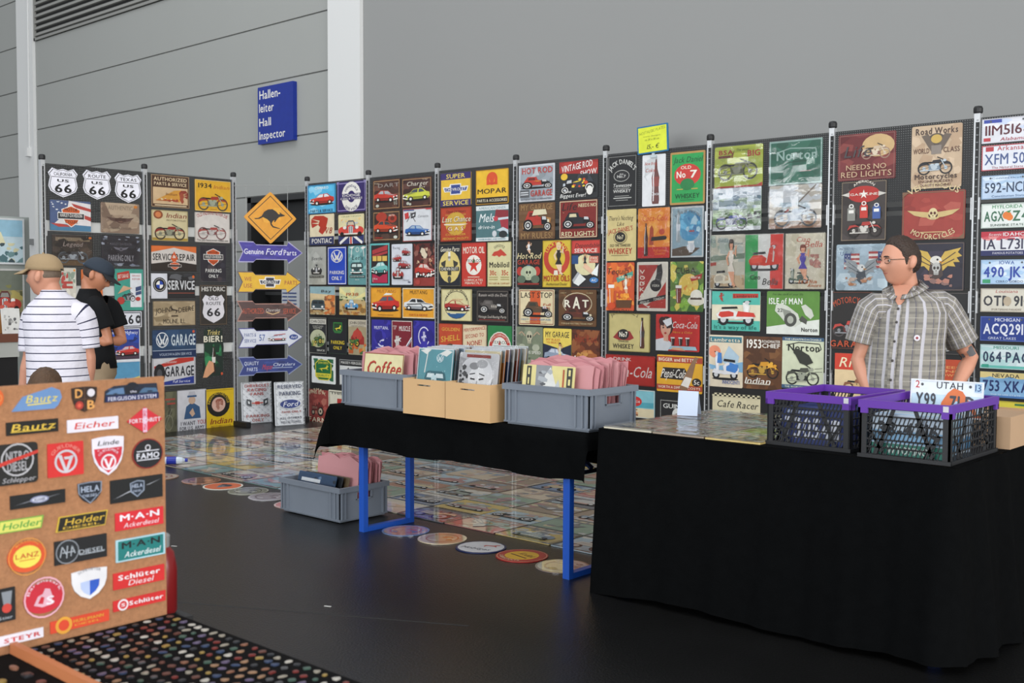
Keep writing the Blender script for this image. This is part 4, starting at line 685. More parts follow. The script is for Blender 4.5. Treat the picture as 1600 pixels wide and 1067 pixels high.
R(1307,382.4,1386,453.8,'pale blue sign with a white headed eagle between two flags','a8bcc8','n b8ccd8,98acb8,c8d8e0 22 0 0 100 100 24|t 6a8098 20 90 28 6 MADE IN THE|t 5a7090 22 80 28 9 U.S.A.|m flag 16 46 46 80 b04a48 3a4a80|m -flag 64 48 96 84 b04a48 3a4a80|m eagle 14 10 86 72 9aa0a4 4a5058 e6e6e4|n b8805a,c8b0a0 12 20 10 80 30 9',film=41)
R(1420,380,1505.6,454.5,'dark navy sign with a golden winged eagle behind the man in the checked shirt','2a2836','n 3a3444,22202c 12 0 0 100 100 26|b 6a5a50 1.2 1|m eagle 2 14 98 92 c8a850 4a3c38 d8d4cc|n b07a6a,8a6a64 12 20 8 80 34 10|m skull 40 30 62 60 b8b8b4 3a3430')
R(1296,456.2,1362,546.5,'tall black garage sign with a red motorcycle and rust red lettering','23201f','a b04a2c 50 20 76 58 11 MOTORCYCLE|n 2c2826,1c1a1a 10 0 20 100 80 26|m moto 8 22 88 62 b8443c 5a2a28 8a8c90 4a4444|e e0c0a0 76 62 8 6|m lady 56 36 92 84 3a3436 d8a888 8a4a2a|f b04a2c 50 9 92 11 GARAGE|b 6a3a2c 1.2')
R(1438,457.5,1516.6,555,'tall black sign with white ring lettering behind the man\'s arm','1c1b1c','n 2a2829,151415 12 0 0 100 100 28|e d8d8d4 52 44 42 32|e 1c1b1c 52 44 35 26|a d8d8d4 52 30 -30 80 6 MOTOR SPEED SHOP|m skull 34 30 70 62 8a8a86 1c1b1c|b 5a5452 1.2')
R(1304.6,551.3,1366,640,'tall cream sign with a red band and script above a veteran motorcycle','dcc49a','r c8402e 0 70 100 100|i e8dcb8 44 84 66 18 Ride|m moto 20 26 94 66 8a5a40 5a4434 c8a878 3a2c26|t 8a4030 50 12 70 6 THE BEST')
R(1443,560,1510,640,'tall orange sign low on the wall beside the man\'s elbow','d0622e','n d8722e,e0943c 16 0 0 100 60 26|p c04a2a 0 60 100 60 100 100 0 100|t e0a060 60 84 60 5 SPEED|t e0a060 60 76 60 5 AND|t e0a060 60 68 50 5 POWER|p 3a2a24 10 30 30 44 70 34 60 20')
# licence plates
def plate(y0, y1, label, bgc, design):
    x0 = 1534.5-(y0-187)*.008
    a, b = at(x0, y0, 1, YB-.007), at(x0, y1, 1, YB-.007); H = a.z-b.z; W = .325
    sign((a.x+W/2, YB+.0005, (a.z+b.z)/2), ROT['R'], W, H, label, bgc, design, 'licence plates on the end bay', .09, .005, cat='licence plate', name='licence_plate')
HB = '|e 55585c 18 88 2|e 55585c 82 88 2'
plate(187,225,'white licence plate with a red script foot, topmost of the plate column','dcdde4','n c8d4ec,e6e6ea 10 0 50 100 100 24|r 3a4aa0 4 82 40 96|t 5a2430 52 52 90 40 11M5168|r b83a44 4 8 18 22|i a83040 62 14 50 14 Alabama|b c8c8d0 2'+HB)
plate(228.4,267.5,'white licence plate with red state name and blue characters XFM','dde0e8','t b03a44 60 86 58 18 Arkansas|r b03a44 8 76 24 94|t 4a5a8a 52 44 92 42 XFM 505|t 9a5a60 52 11 62 9 The Natural State|b b8545c 2')
plate(275.3,312,'pale blue licence plate with dark characters 592','b8cce4','n d0e0f0,a8c4e0 8 0 40 100 100 30|t 3f5a80 50 88 60 8 Connecticut|t 2f3f58 52 48 90 42 592-NCK|t 4a6a90 54 12 66 9 Constitution State|b 8aa4c0 2'+HB)
plate(319,357,'white licence plate with an orange between green characters','dfe4e0','t 3f8a5a 52 86 60 14 MYFLORIDA|f 3a6a50 26 48 40 40 AGX|f 3a6a50 84 48 42 40 Z40|e e07a30 52 50 9 16|e e07a30 57 42 7 13|p 3f8a4a 50 66 60 72 56 60|t 3f5a4a 52 12 66 9 SUNSHINE STATE|b b8c4bc 2')
plate(362.4,400,'licence plate fading from red over white to dark blue','dcdde2','r b83040 0 76 100 100|n c8505a,d88a8a 8 0 64 100 80 20|r 22285a 0 0 100 22|i e6dcdc 28 88 26 10 Scenic|t e6e0e0 66 88 44 14 IDAHO|t 33304a 52 48 92 42 1A L7319|t c8c8d8 54 11 60 9 FAMOUS POTATOES')
plate(406,444,'pale blue licence plate with bold blue characters 490 JKT','c4d8ec','n dce8f4,a8c8e6 10 0 0 100 100 30|t 3a5aa0 52 88 30 14 IOWA|f 2f48a0 52 50 92 42 490 JKT|r 3a9a6a 4 4 20 20|t 4a5a78 58 11 54 9 CERRO GORDO|b 9ab4d0 2'+HB)
plate(450.5,487,'cream licence plate with black characters OTR','d4cfc0','i a84a44 52 88 44 13 Louisiana|f 3a3a3e 52 48 92 42 OTR 910|e b8a890 54 46 8 20|t 8a7a6a 52 11 60 8 SPORTSMANS PARADISE|b b0a898 2')
plate(494,532,'dark blue licence plate with white characters','203a8a','t d8dcec 54 87 50 14 MICHIGAN|f e0e4f0 52 50 92 42 ACQ2917|t c8d0e8 44 12 56 10 GREAT LAKES|b 4a60a8 2'+HB)
plate(537.6,575,'pale licence plate with a teal lower edge and characters 064','d0e4e6','n e0eef0,b8dcdc 10 0 10 100 90 30|r 6ac0b4 0 0 100 14|t 4a9a8a 52 88 50 12 MISSOURI|f 2f3f5a 52 50 92 42 064 PAC|r 3aa08a 4 4 18 18|b a8c8c8 2')
plate(580,619,'licence plate with golden mountains over a blue field','8ab8e0','r e0cc8a 0 76 100 100|p 7aa8d0 0 70 20 82 40 72 60 84 80 74 100 82 100 60 0 60|t 2a2a30 52 87 54 15 NEVADA|f 22346a 52 46 92 42 753 XKA|t c8dcf0 52 10 60 8 THE SILVER STATE|r 4a7ab8 0 0 100 8')
plate(624,662,'yellow licence plate with red characters, lowest of the plate column','e0d048','r 3f7a4a 70 84 96 92|f a8422e 52 50 92 42 012-DXA|e 5a7a3a 52 48 5 12|b b8a83a 2')

# short wall: road shields and motorcycle signs
def shield_sign(x0, y0, x1, y1, label, top):
    L(x0, y0, x1, y1, label, 'eeeef8', 'p k '+' '.join('%.1f %.1f' % (50+(x-50)*.93, 50+(y-50)*.93) for x, y in SHIELD)+'|p eeeef8 '+' '.join('%.1f %.1f' % (50+(x-50)*.89, 50+(y-50)*.895) for x, y in SHIELD)
      + '|r k 12 67 88 69|t k 50 78 62 11 '+top+'|f k 50 56 40 9 US|f k 50 30 58 28 66', shape=SHIELD)
shield_sign(75,260,122,309.8,'white California US 66 road shield at the top corner of the short wall','CALIFORNIA')
shield_sign(129.2,263.6,174,313.2,'white Route US 66 road shield between two other shields','ROUTE')
shield_sign(179.2,269,221.4,318,'white Texas US 66 road shield beside a chrome post','TEXAS')
L(77.8,311.7,142.3,362,'wide stars and stripes sign with an orange bar and shield emblem','4a5a80','p d8d4d4 46 100 100 92 100 0 0 0 0 10 40 60|p b0443c 52 92 100 76 100 66 60 78|p b0443c 70 60 100 48 100 34 80 44|p 4a7a9a 0 0 100 0 100 18 0 24|p b0443c 0 24 20 12 60 14 30 22|n d8dce0 8 2 50 40 96 5|m hdbar 18 10 84 86 2a2a30 c85a2a|t e6e2dc 51 51 54 11 HARLEY-DAVIDSON|t 3a2a22 51 70 32 10 MOTOR|t 3a2a22 51 30 30 10 CYCLES')
L(157.5,315.6,218,365.6,'wide tan sign with a brown winged emblem and faded words','a08a78','n b8a28c,8a7464,c0ae98 24 0 0 100 100 24|p c8b49c 10 100 90 100 76 60 24 60|t 9a8a78 50 84 64 14 AUTHENTIC|m wings 14 26 86 62 6a5048 8a6a5c|r 5a4038 36 40 64 50|t 7a685a 50 16 56 6 MOTORCYCLES|e e0903c 90 90 5 5',film=51)
L(81.3,366,144.7,415.4,'wide dark sign with a chrome motorcycle under a garage roof','3c322c','r 8a7a64 8 80 94 92|n 4a3e36,2c2420,5a4a3e 24 0 0 100 100 24|r 6a5238 0 0 100 16|i a89a94 50 70 48 14 Legend|m moto 12 14 90 60 4a4a4e 6a6a70 a8b0b8 5a626a|e e07a2c 94 92 4 4',film=52)
L(158.2,368,219,416.3,'wide charcoal sign with torn pale edges and parking only words','2f2e36','n 8a94a8,a8b0c0,6a7280 40 0 0 100 100 12|r 2c2b33 8 10 92 88|n 34333c,26252c 10 8 10 92 88 24|t 6a6a74 50 74 56 8 HARLEY DAVIDSON|m wings 30 46 70 70 7a7a86 4a4a54|t a8a8b0 50 27 66 20 PARKING ONLY',film=53)
L(91,418.3,119.7,480,'narrow pale sign with red stripes showing behind the two visitors','c8c4b8','n b04a44,d8d4c8,8a9a8a 30 0 20 100 90 20|r b0443c 20 60 80 66|r b0443c 20 48 80 54|e e0903c 90 94 6 3')
L(127,421,161,480,'narrow orange sign half hidden by the dark blue cap','c86a34','n d8804a,b05a2c 14 0 0 100 100 30|r 3a6a9a 40 20 60 60|r c8402e 62 10 78 70')
L(179,420,224.3,484.7,'narrow teal garage sign with a mechanic on a motorcycle and tool list','3f9484','p b03a30 8 90 50 96 54 78 10 70|v e0d8cc 30 83 36 9 BEST GARAGE|r d6dade 54 8 94 90|t b04a4a 75 84 28 4 SERVICE|t b04a4a 75 76 28 4 REPAIR|p c8a080 10 40 30 60 62 54 30 46|m moto 22 20 72 52 3a3a3e 2a2a2e 8a8a8e 2a2a2e|e b03a34 20 24 13 9|p 3a4a70 72 56 92 60 92 50 72 46|p 3a4a70 72 44 92 48 92 40 72 36|e b03a34 80 28 9 5')
L(160,487.2,221.6,511,'white number plate shaped sign reading RT 66','d8dae2','b 2a2a30 2 2|f 2a2a30 28 50 30 56 RT|f 2a2a30 64 50 30 56 66|e 2a2a30 91 50 7 26|m star 86 34 96 66 d8dae2')
L(163,514,219,564.5,'wide highway sign with a red sports car on deep blue','2f3f8a','n 2a4aa8,3a5cc0,22306a 20 0 20 100 90 24|t d8dcec 54 88 80 10 America\'s Highway|r e0e4e8 0 0 100 8|p 4a3a4a 0 8 100 8 100 26 0 20|m car 30 16 98 52 c83c34 8a2422 c8b8c0|b d6dae2 2.5')
L(173,565.6,219.6,610,'square sign with a dark gabled house under a blue yellow sky','5a9ac0','p d8c86a 0 20 100 50 100 20 0 10|p 8ab890 0 0 100 0 100 24 0 14|p 26282c 18 14 50 46 82 14|b a8c4d0 2')
L(236.3,272,295.8,326,'wide brown authorized parts and service sign with a feathered headdress','4a3022','r c8ac86 4 10 96 62|b b89a74 1.2|t dcc8a4 50 88 88 11 AUTHORIZED|t dcc8a4 50 73 86 10 PARTS & SERVICE|p c8903a 10 20 60 54 80 56 86 44 74 18|p a85a2c 10 20 14 22 60 26 74 18|n 9a3428,d8c8a0 12 12 18 74 28 6|m -indian 70 12 96 56 8a3a2c 9a4a34|i 8a5a2c 52 42 30 8 Indian|r dcc8a4 8 4 92 7')
L(304.5,279.7,360.3,332,'wide golden yellow sign dated 1934 with a red motorcycle','d8a62c','f 3a3018 28 82 38 15 1934|i b0622c 74 80 44 12 Indian|m moto 6 8 94 66 9a3628 6a6a5a 9aa08a 4a4438|b e0c888 1.2|r a8803a 42 6 60 8')
L(236.7,327.2,293.5,377.6,'wide cream sign with a dark red motorcycle and round brown seal','c8bc94','r a88c3c 0 0 100 10|e 8a4a2c 18 85 13 14|e c87a4a 18 85 8 9|i 7a2a22 68 84 56 16 Indian|t 5a4a38 68 68 54 5 MOTORCYCLES|m moto 6 10 94 64 8a2c24 4a4438 8a8c78 3a322a|b a89a6a 1.5')
L(304.5,331,358.8,380,'wide white sign with dark red arched words over a red motorcycle','d0cac4','a 9a3430 50 -40 100 50 12 OLD INDIANS NEVER DIE|m moto 6 18 92 66 a04a44 7a4a4a b8b4b0 7a5a58|t 4a4644 50 8 90 7 You just have never ridden one|b b0a8a0 1.2')
L(236.3,383.4,307,424,'wide orange and grey service and repair sign with a black foot','2a2420','p d06c34 0 60 0 100 100 100 100 60 50 84|p c8c2bc 0 28 0 74 50 94 100 74 100 28 50 40|f 33302e 26 56 46 26 SERVICE|f 33302e 75 56 44 26 REPAIR|p c8582c 42 50 50 80 58 50 50 30|t e0d8d0 50 58 8 12 &|m hdbar 36 4 66 38 3a2a26 c8582c')
L(312.9,382.4,353.5,440,'narrow dark parking only sign with an orange bar and shield emblem','2a2830','n 34323c,22202a,443c40 16 0 0 100 100 26|m hdbar 12 42 88 92 2a2a30 c8562a|t e6e2dc 50 68 62 8 HARLEY-DAVIDSON|t 3a2a22 50 80 36 6 MOTOR|t 3a2a22 50 53 30 6 CYCLES|t dcdcd8 50 30 62 10 PARKING|t dcdcd8 50 15 38 9 ONLY')
L(236,427,305,466,'wide black service sign with a blue and white roundel on a white square','222325','r d2d4dc 0 0 36 100|m ring4 4 24 34 86 k|f c8cacc 68 54 62 36 SERVICE|r 8a4a3c 38 20 98 23|n 34363a,5a5c60 6 40 70 100 100 20|e c8622c 96 88 3 6')
L(312,445.2,355,507,'narrow black historic old route 66 sign with a white shield','33302c','t d8d6d0 50 90 86 11 HISTORIC|b 6a5a48 1.5 1|p d8d6dc '+' '.join('%.1f %.1f' % (x*.82+9, y*.72+5) for x, y in SHIELD)+'|t 2a2a2e 50 66 38 8 OLD|t 2a2a2e 50 54 54 8 ROUTE|f 2a2a2e 50 32 50 20 66')
L(239.2,470.3,305.5,507.8,'wide tan wooden looking sign with a leaping deer and dark words','a8977a','n b8a788,98876a,8a7a5e 20 0 0 100 100 26|b 6a5a44 1.2|v 3a3026 22 62 34 20 JOHN|v 3a3026 78 66 38 20 DEERE|m -deer 38 46 62 86 3a3028|r 4a3e30 42 36 58 42|t 3a3026 50 18 54 18 MOLINE, ILL.')
L(238,516,306.7,557.7,'wide dark blue garage sign with a white circled emblem','27415f','r 1c2f52 0 0 100 28|n 2f4c6e,20385a 8 0 30 100 100 30|m vw 8 38 36 92 27415f d8dce0|f c0ccd4 70 64 56 38 GARAGE|t a8b4c8 52 14 74 9 VOLKSWAGEN SERVICE|r a8b4c8 0 27 100 29|e c85a3a 94 92 3 5')
L(316,512,350,588,'tall dark cut out sign with a hand raising a green beer bottle','22302a','n 2f6a44,1c3a2c,3a8a58 20 10 20 90 70 24|i d8c47a 50 90 60 10 Trinkt|f dcd8c4 50 77 88 12 BIER!|m bottle 34 8 70 66 3a2a20 d8d4cc 2f6a44|p d8a07a 0 0 20 0 54 12 50 30 30 34 14 20|e c8583a 90 6 5 3', shape=[(0,0),(95,3),(100,60),(92,96),(70,100),(50,92),(30,100),(8,94),(10,60),(6,30)])
L(238,559.5,306,600,'wide white garage sign with red and blue bands and a tyre','c8c8cc','p b8382e 4 70 60 96 96 96 96 84 4 62|p 2a3a8a 4 4 96 4 96 30 4 10|b 8a8a90 1.2 1|e 1f2022 16 44 13 34|e 4a4c50 16 44 6 16|f 2e3038 62 50 68 34 GARAGE|i d8c8c4 40 84 30 9 Classic|i d8dcec 66 14 40 9 Full Service')
# signs leaning at the foot of the short wall
def lean(side, x0, y0, x1, y1, label, bgc, design, **k):
    o = WS(side, x0, y0, x1, y1, label, bgc, design, group=k.pop('group', 'tin signs leaning at the foot of the walls'), **k)
    return o
lean('L',250,613,277,678,'dark olive sign with faded red letters leaning next to the cork board','5a5a48','n 6a6a54,4a4a3c 14 0 0 100 100 30|r a04a40 30 80 90 84|r a04a40 40 70 90 74|l 8a8a78 3 20 10 70 60|O 8a8a78 50 28 26 18 3')
lean('L',277,610.4,323,674.8,'white recruiting sign with a blue coated figure leaning at the wall foot','cfd0d6','b 8f8f98 1.2|p 3a5a80 22 34 30 62 50 72 76 60 80 34|e c8a890 50 76 12 9|p b8b8c0 36 84 64 84 60 96 40 96|r 3a5a80 34 83 66 87|p c8a890 40 48 52 58 60 44 50 38|t 2a2a38 36 24 50 9 I WANT|t b04038 82 25 28 10 YOU|t 2a2a38 50 13 86 8 FOR U.S. ARMY|r 8a8a94 20 5 80 7')
lean('L',320.7,609,365.7,669,'yellow sign with a round brown seal and red script leaning at the wall foot','dcb822','e 26221e 46 62 40 30|a d8b838 46 62 30 170 6 INDIAN MOTORCYCLE|e d8b0a0 46 62 24 18|m -indian 32 48 62 76 9a5a48 b07a68|i 8a2c22 54 22 76 14 Indian|t 8a6a2c 54 9 70 4 MOTORCYCLES|r a88a20 4 96 96 97.5')
# kangaroo warning and the arrow signs between the two walls, facing the aisle
PA, PB = Vector((XB+.05, 6.95, 0)), Vector((-10.1, YB-.05, 0))
dv = (PB-PA); MID_RZ = math.atan2(dv.y, dv.x); nrm = Vector((dv.y, -dv.x, 0)).normalized()
def facing(x, y):
    d = FW + EX*((x-800)/FPX) - EU*((y-533.5)/FPX)
    t = (PA-CAM).dot(nrm)/d.dot(nrm); return CAM + d*t
def mid(x0, y0, x1, y1, label, bgc, design, shape, name='tin_sign', group=None, th=.006):
    a, b = facing(x0, (y0+y1)/2), facing(x1, (y0+y1)/2); c = (a+b)/2; W = (b-a).to_2d().length
    t, u = facing((x0+x1)/2, y0), facing((x0+x1)/2, y1); H = t.z-u.z; c.z = (t.z+u.z)/2
    return sign(c, (PI/2, 0, MID_RZ), W, H, label, bgc, design, group, shape, th, name=name)
DI = [(50,100),(46,97),(3,54),(0,50),(3,46),(46,3),(50,0),(54,3),(97,46),(100,50),(97,54),(54,97)]
mid(381,300,462.5,380.5,'orange diamond warning sign with a black kangaroo','df9a2c','p 2a2018 50 93 7 50 50 7 93 50|p df9a2c 50 91 9 50 50 9 91 50|n e6a838,d88f26 8 30 30 70 70 22|m kanga 13 30 78 67 1d1714',DI,name='warning_sign')
def arrow(x0, y0, x1, y1, label, bgc, edge, design):
    inner = ' '.join('%.1f %.1f' % (50+(x-50)*.97, 50+(y-50)*.9) for x, y in ARROW)
    mid(x0, y0, x1, y1, label, edge, 'p %s %s|' % (bgc, inner)+design, ARROW, 'arrow_sign', 'arrow signs hanging between the display walls')
arrow(371.6,376.8,472.4,411.5,'indigo arrow sign with white genuine parts lettering','3b3392','a8a4c8','n 4a43a6,2f2880 12 8 20 92 80 14|t e0e0ec 24 52 30 24 Genuine|i e0e0ec 54 53 24 28 Ford|t e0e0ec 80 50 20 24 Parts')
arrow(370.7,423.3,470.6,458.3,'yellow arrow sign with a black bow tie emblem','dcae2c','5a4a50','t a85a38 16 64 11 18 WE|t a85a38 16 34 13 18 USE|m bow 36 12 64 88 2a2c40 d8d8d0|t e6e6e2 50 50 25 14 CHEVROLET|t a85a38 83 48 20 18 PARTS')
arrow(370,468.7,471.8,502.6,'brown arrow sign with rust red service lettering','4a3230','b08478','n 5c4040,3a2624,6a4a48 16 8 20 92 80 14|t b05038 24 50 32 24 AUTHORIZED|i c8c0b8 54 54 22 14 Chevrolet|l c8a87a 1.5 44 44 54 34 64 44|t b05038 80 48 20 24 SERVICE')
arrow(372,510.8,473,543.6,'white arrow sign with blue parts and service lettering','d0d4e0','4a4a88','t 4a5a90 18 64 18 16 PARTS &|t 4a5a90 18 36 18 16 SERVICE|t 3a5a9a 36 50 9 30 57|m car 44 30 74 72 d0d4e0 b04a44 8a9ab0|l b04a44 1.2 54 60 72 66|e 2f488c 85 50 7 13|i e0e0ec 85 50 8 12 Ford')
arrow(372,555.3,472.5,586.5,'dark blue arrow sign with red and white parts lettering','27377a','8a94b8','n 30448c,1f2d68 10 8 20 92 80 14|t c8d0e4 20 64 22 18 QUALITY|t c8d0e4 21 34 16 18 PARTS|i b83a44 44 44 16 26 Mopar|i c8d0e4 70 54 34 16 Chryslers|r a8b4d0 52 36 84 39')
cord = MB()
for x, y0, y1 in ((385, 376, 600), (450, 376, 600), (421.8, 300, 300)):
    a, b = facing(x, y0), facing(x, y1); cord.tube([a+Vector((0, 0, .03))-nrm*.012, b-nrm*.012], .003, 6)
a, b = facing(366, 290), facing(479, 290); cord.tube([a-nrm*.012, b-nrm*.012], .004, 6)
a, b = facing(421.8, 300), facing(421.8, 380); cord.tube([a+Vector((0, 0, .17))-nrm*.012, b-nrm*.012], .003, 6)
for x in (385, 450):
    a, b = facing(x, 289), facing(x, 380); cord.tube([a-nrm*.012, b-nrm*.012], .003, 6)
cd = cord.build('hanging_cord', mat('thin_cord', '9a9c9a', .6)); tag(cd, 'thin grey cords strung between the display walls holding the arrow signs', 'cord')
def dplate(x0, y0, x1, y1, label, design):
    a, b = facing(x0, y1), facing(x1, y1); W = (b-a).to_2d().length
    gp = at((x0+x1)/2, y1, 2, .004); k = (gp-CAM).dot(FW)/((a+b)/2-CAM).dot(FW); W *= k
    H = (y1-y0)*(gp-CAM).dot(FW)/FPX
    tilt = .07
    o = sign((gp.x, gp.y, H/2*math.cos(tilt)+.004), (PI/2-tilt, 0, MID_RZ), W, H, label, 'dfe3e8', ''.join('|l %s 1.6 %g %g %g %g' % (('f0f2f4' if (i+j) % 2 else 'a4a8ac'), 6+i*9.8+(0 if (i+j) % 2 else 5), 3+j*6.6, 6+i*9.8+(5 if (i+j) % 2 else 0), 6.5+j*6.6) for i in range(10) for j in range(15))+'|b 8a8e92 2|'+design, 'diamond plate parking signs', name='parking_sign')
    st = MB().bar((-.08, -H/2, -.002), (-.08, H*.1, -.05), .02, .01).bar((.08, -H/2, -.002), (.08, H*.1, -.05), .02, .01).build('stand', M_BLACK, o)
dplate(377.4,596.3,423.3,660.7,'silver diamond plate sign with red racing fans lettering on the floor','f 9a3430 50 91 84 7 CHEVROLET|f 9a3430 50 81 64 7 RACING|f 9a3430 50 71 44 7 FANS|m bow 32 42 68 56 b03a34 d8dcde|p 3a3e44 14 46 30 40 30 56 14 60|p 3a3e44 86 46 70 40 70 56 86 60|p d8dcde 18 49 24 47 24 53 18 55|p d8dcde 82 49 76 47 76 53 82 55|f 9a4a44 50 18 78 7 PARKING|f 9a4a44 50 8 40 7 ONLY')
dplate(429.2,595.8,473.7,664,'silver diamond plate sign with dark reserved parking lettering and blue oval','f 3a4460 50 89 84 8 RESERVED|f 3a4460 50 73 74 9 PARKING|e d8dce0 50 49 38 11|e 24387a 50 49 36 10|i e0e4ec 50 49 50 11 Ford|f 9a4a44 54 31 68 5 FANS ONLY|f 4a4e5a 50 17 76 5 ALL OTHERS|f 4a4e5a 50 8 70 5 WILL BE TOWED')
# price card clipped above the long wall
pa, pb = at(995.5, 198, 1, YB-.02), at(1043, 236.5, 1, YB-.02)
pc = sign(((pa.x+pb.x)/2, YB-.004, (pa.z+pb.z)/2), (PI/2, math.radians(-2.5), 0), pb.x-pa.x, pa.z-pb.z, 'yellow price card in a blue frame clipped above the long display wall', '1f6a9a',
  'r d6e03c 4 5 96 95|v 8a9a2c 50 80 84 10 NOSTALGIC PLATES|t 7a8a2c 48 62 56 4 many designs|i 6a7a24 48 50 46 7 ca 20 x 30 cm|i 26301c 50 24 38 16 15,- €', None, .02, .012, name='price_card')
MB().box(-.012, -.152, -.002, .012, -.1, .01).box(-.03, -.156, -.004, .03, -.135, .012).build('clip', mat('clear_clip', 'b8c4c8', .2), pc)
# ------------------------------------------------------------------ signs laid out flat on the floor
ORD = 'first second third fourth fifth sixth seventh eighth ninth tenth eleventh twelfth thirteenth fourteenth fifteenth sixteenth seventeenth'.split()
def pale(h, k=.28):  # lightens sign colours to stand in for reflections washing over the film
    return ''.join('%02x' % min(255, int(int(h[q:q+2], 16)*(1-k)+235*k)) for q in (0, 2, 4))
FB = [('pale cream', 'c9bfa0'), ('pale grey', 'a9aca8'), ('dusty red', '9a4a42'), ('dull brown', '7a6248'), ('pale blue', '93aab4'), ('faded green', '6a8468'), ('mustard', 'c4a040'), ('charcoal', '3f4044'), ('rust', '8f5a3c'), ('teal', '5f8f8c'), ('pale tan', 'b8a484'), ('dusky blue', '4f6484')]
FB = [(nm_, pale(h_)) for nm_, h_ in FB]
FM = [('a car', 'car 6 18 94 78'), ('a motorcycle', 'moto 10 14 92 78'), ('a scooter', 'scoot 14 14 86 82'), ('a winged emblem', 'wings 10 24 90 80'), ('a hot rod', 'rod 8 16 92 78'), ('a tractor', 'tractor 14 14 86 84'), ('a bus', 'bus 10 18 90 76'), ('an eagle', 'eagle 12 10 88 86'), ('a head-on car', 'front 16 16 84 80'), ('a star', 'star 26 14 74 84'), ('a skull', 'skull 30 14 70 86'), ('a bottle', 'bottle 40 8 60 92')]
rnd = random.Random(5)
PC = ['8f5a54', 'b0906a', '64788a', '748470', 'c4bcac', '5a5856', '8a7260', 'aca8a0', 'a4705a', '84969a', 'b8a878']
PC = [pale(h_) for h_ in PC]
def flat_design(mo):
    a, b, c, d = (rnd.choice(PC) for _ in range(4))
    s = 'n %s,%s,%s %d 0 0 100 100 %d' % (a, b, d, rnd.randint(8, 16), rnd.randint(16, 30))
    if rnd.random() < .6:
        y = rnd.choice((0, 80)); s += '|r %s 0 %d 100 %d' % (b, y, y+20)
        for k in range(5): s += '|r %s %d %d %d %d' % (d, 8+k*17, y+6, 20+k*17, y+14)
    s += '|m %s %s %s %s %s' % (mo, c, a, b, d)
    if rnd.random() < .5: s += '|b %s %g' % (rnd.choice(('d0ccc0', '4a4640', '8a3a34')), rnd.choice((1.5, 2.5)))
    return s
for r in range(8):
    x = -9.93; n = 0
    while x < -2.95:
        W = .435
        if x+W > -3.38 and r < 2: break
        bn, bc = rnd.choice(FB); mn, mo = rnd.choice(FM)
        y = 4.93+r*.332
        if not (x < -9.9 and r > 3):
            o = sign((x+W/2, y+.158, .001+.0004*rnd.random()), (0, 0, rnd.uniform(-.006, .006)), W, .318, '%s sign with %s, %s floor row from the aisle, %s along it' % (bn, mn, ORD[r], ORD[n]), bc, flat_design(mo), 'tin signs laid flat in rows on the floor', .02, .005, m=M_FLOORPRINT)
        x += W+.012; n += 1
# round signs along the aisle
RS = [(249,745,'pale','round pale sign nearest the cork board in the row on the floor','c8b8a0','b08a6a','9a4a3c'),
 (314.5,751,'','round faded rust coloured sign on the floor, second of the row','8a5a44','b07a5a','6a4a3c'),
 (348.4,759.7,'','round orange sign with a white rim and dark centre figure on the floor','c8623a','dcd8cc','2f3a4a'),
 (387.8,767.3,'','round olive grey sign with a ring pattern on the floor','8a8a78','b0b0a0','5a5a4c'),
 (420.6,776,'','round lilac grey sign touching the grey box on the floor','a8a0a4','c8c4c8','7a6a74'),
 (462,788,'','round red rimmed sign mostly hidden under the front of the grey box','b04a44','c8a8a0','7a2c2a'),
 (634,829,'','round pink and blue sign between the blue table legs','b8948c','6a80a8','c8685a'),
 (691,841.4,'','round sand coloured sign with an orange figure under the table','c0ac8c','d8c8a8','b8743c'),
 (751.6,855,'','round white sign with a red winged horse and dark blue rim','d8dade','1f2c5a','b83a34'),
 (815.4,868.4,'','round yellow sign with a red rim under the table','e0b030','b0302c','6a3a1c'),
 (878.8,884.7,'','round pale sign behind the front blue table leg','c4bcb4','8a7a74','b89a94')]
for i, (x, y, _, lb, a, b, c) in enumerate(RS):
    p = at(x, y, 2, .003)
    if i == 8: d = 'e %s 50 50 50|e %s 50 50 46|m horse 46 50 82 84 %s|i 1f2c4a 46 36 62 13 Mobilgas' % (b, a, c)
    elif i == 9: d = 'e %s 50 50 50|e dcc8a0 50 50 48|e %s 50 50 47|e %s 50 50 33|i %s 54 60 40 15 Kodiak|r %s 26 40 74 44|a e8d8b0 50 50 -42 90 7 LUBRICANTS' % (b, b, a, c, c)
    elif i == 2: d = 'e %s 50 50 50|e %s 50 50 46|m face 30 26 72 74 2a3a4a 6a7480 2a3040 1f2830' % (b, a)
    else: d = 'e %s 50 50 50|e %s 50 50 46|n %s,%s,%s 16 18 18 82 82 20|o %s 50 50 34 3' % (b, a, a, b, c, c)
    sign((p.x, p.y, .001), (0, 0, (-.2, .1, .25)[i % 3]), .3, .3, lb, b, d, 'round tin signs in a row along the aisle', 'round', .004, name='round_sign', m=M_PRINT if i in (2, 8, 9) else M_FLOORPRINT)
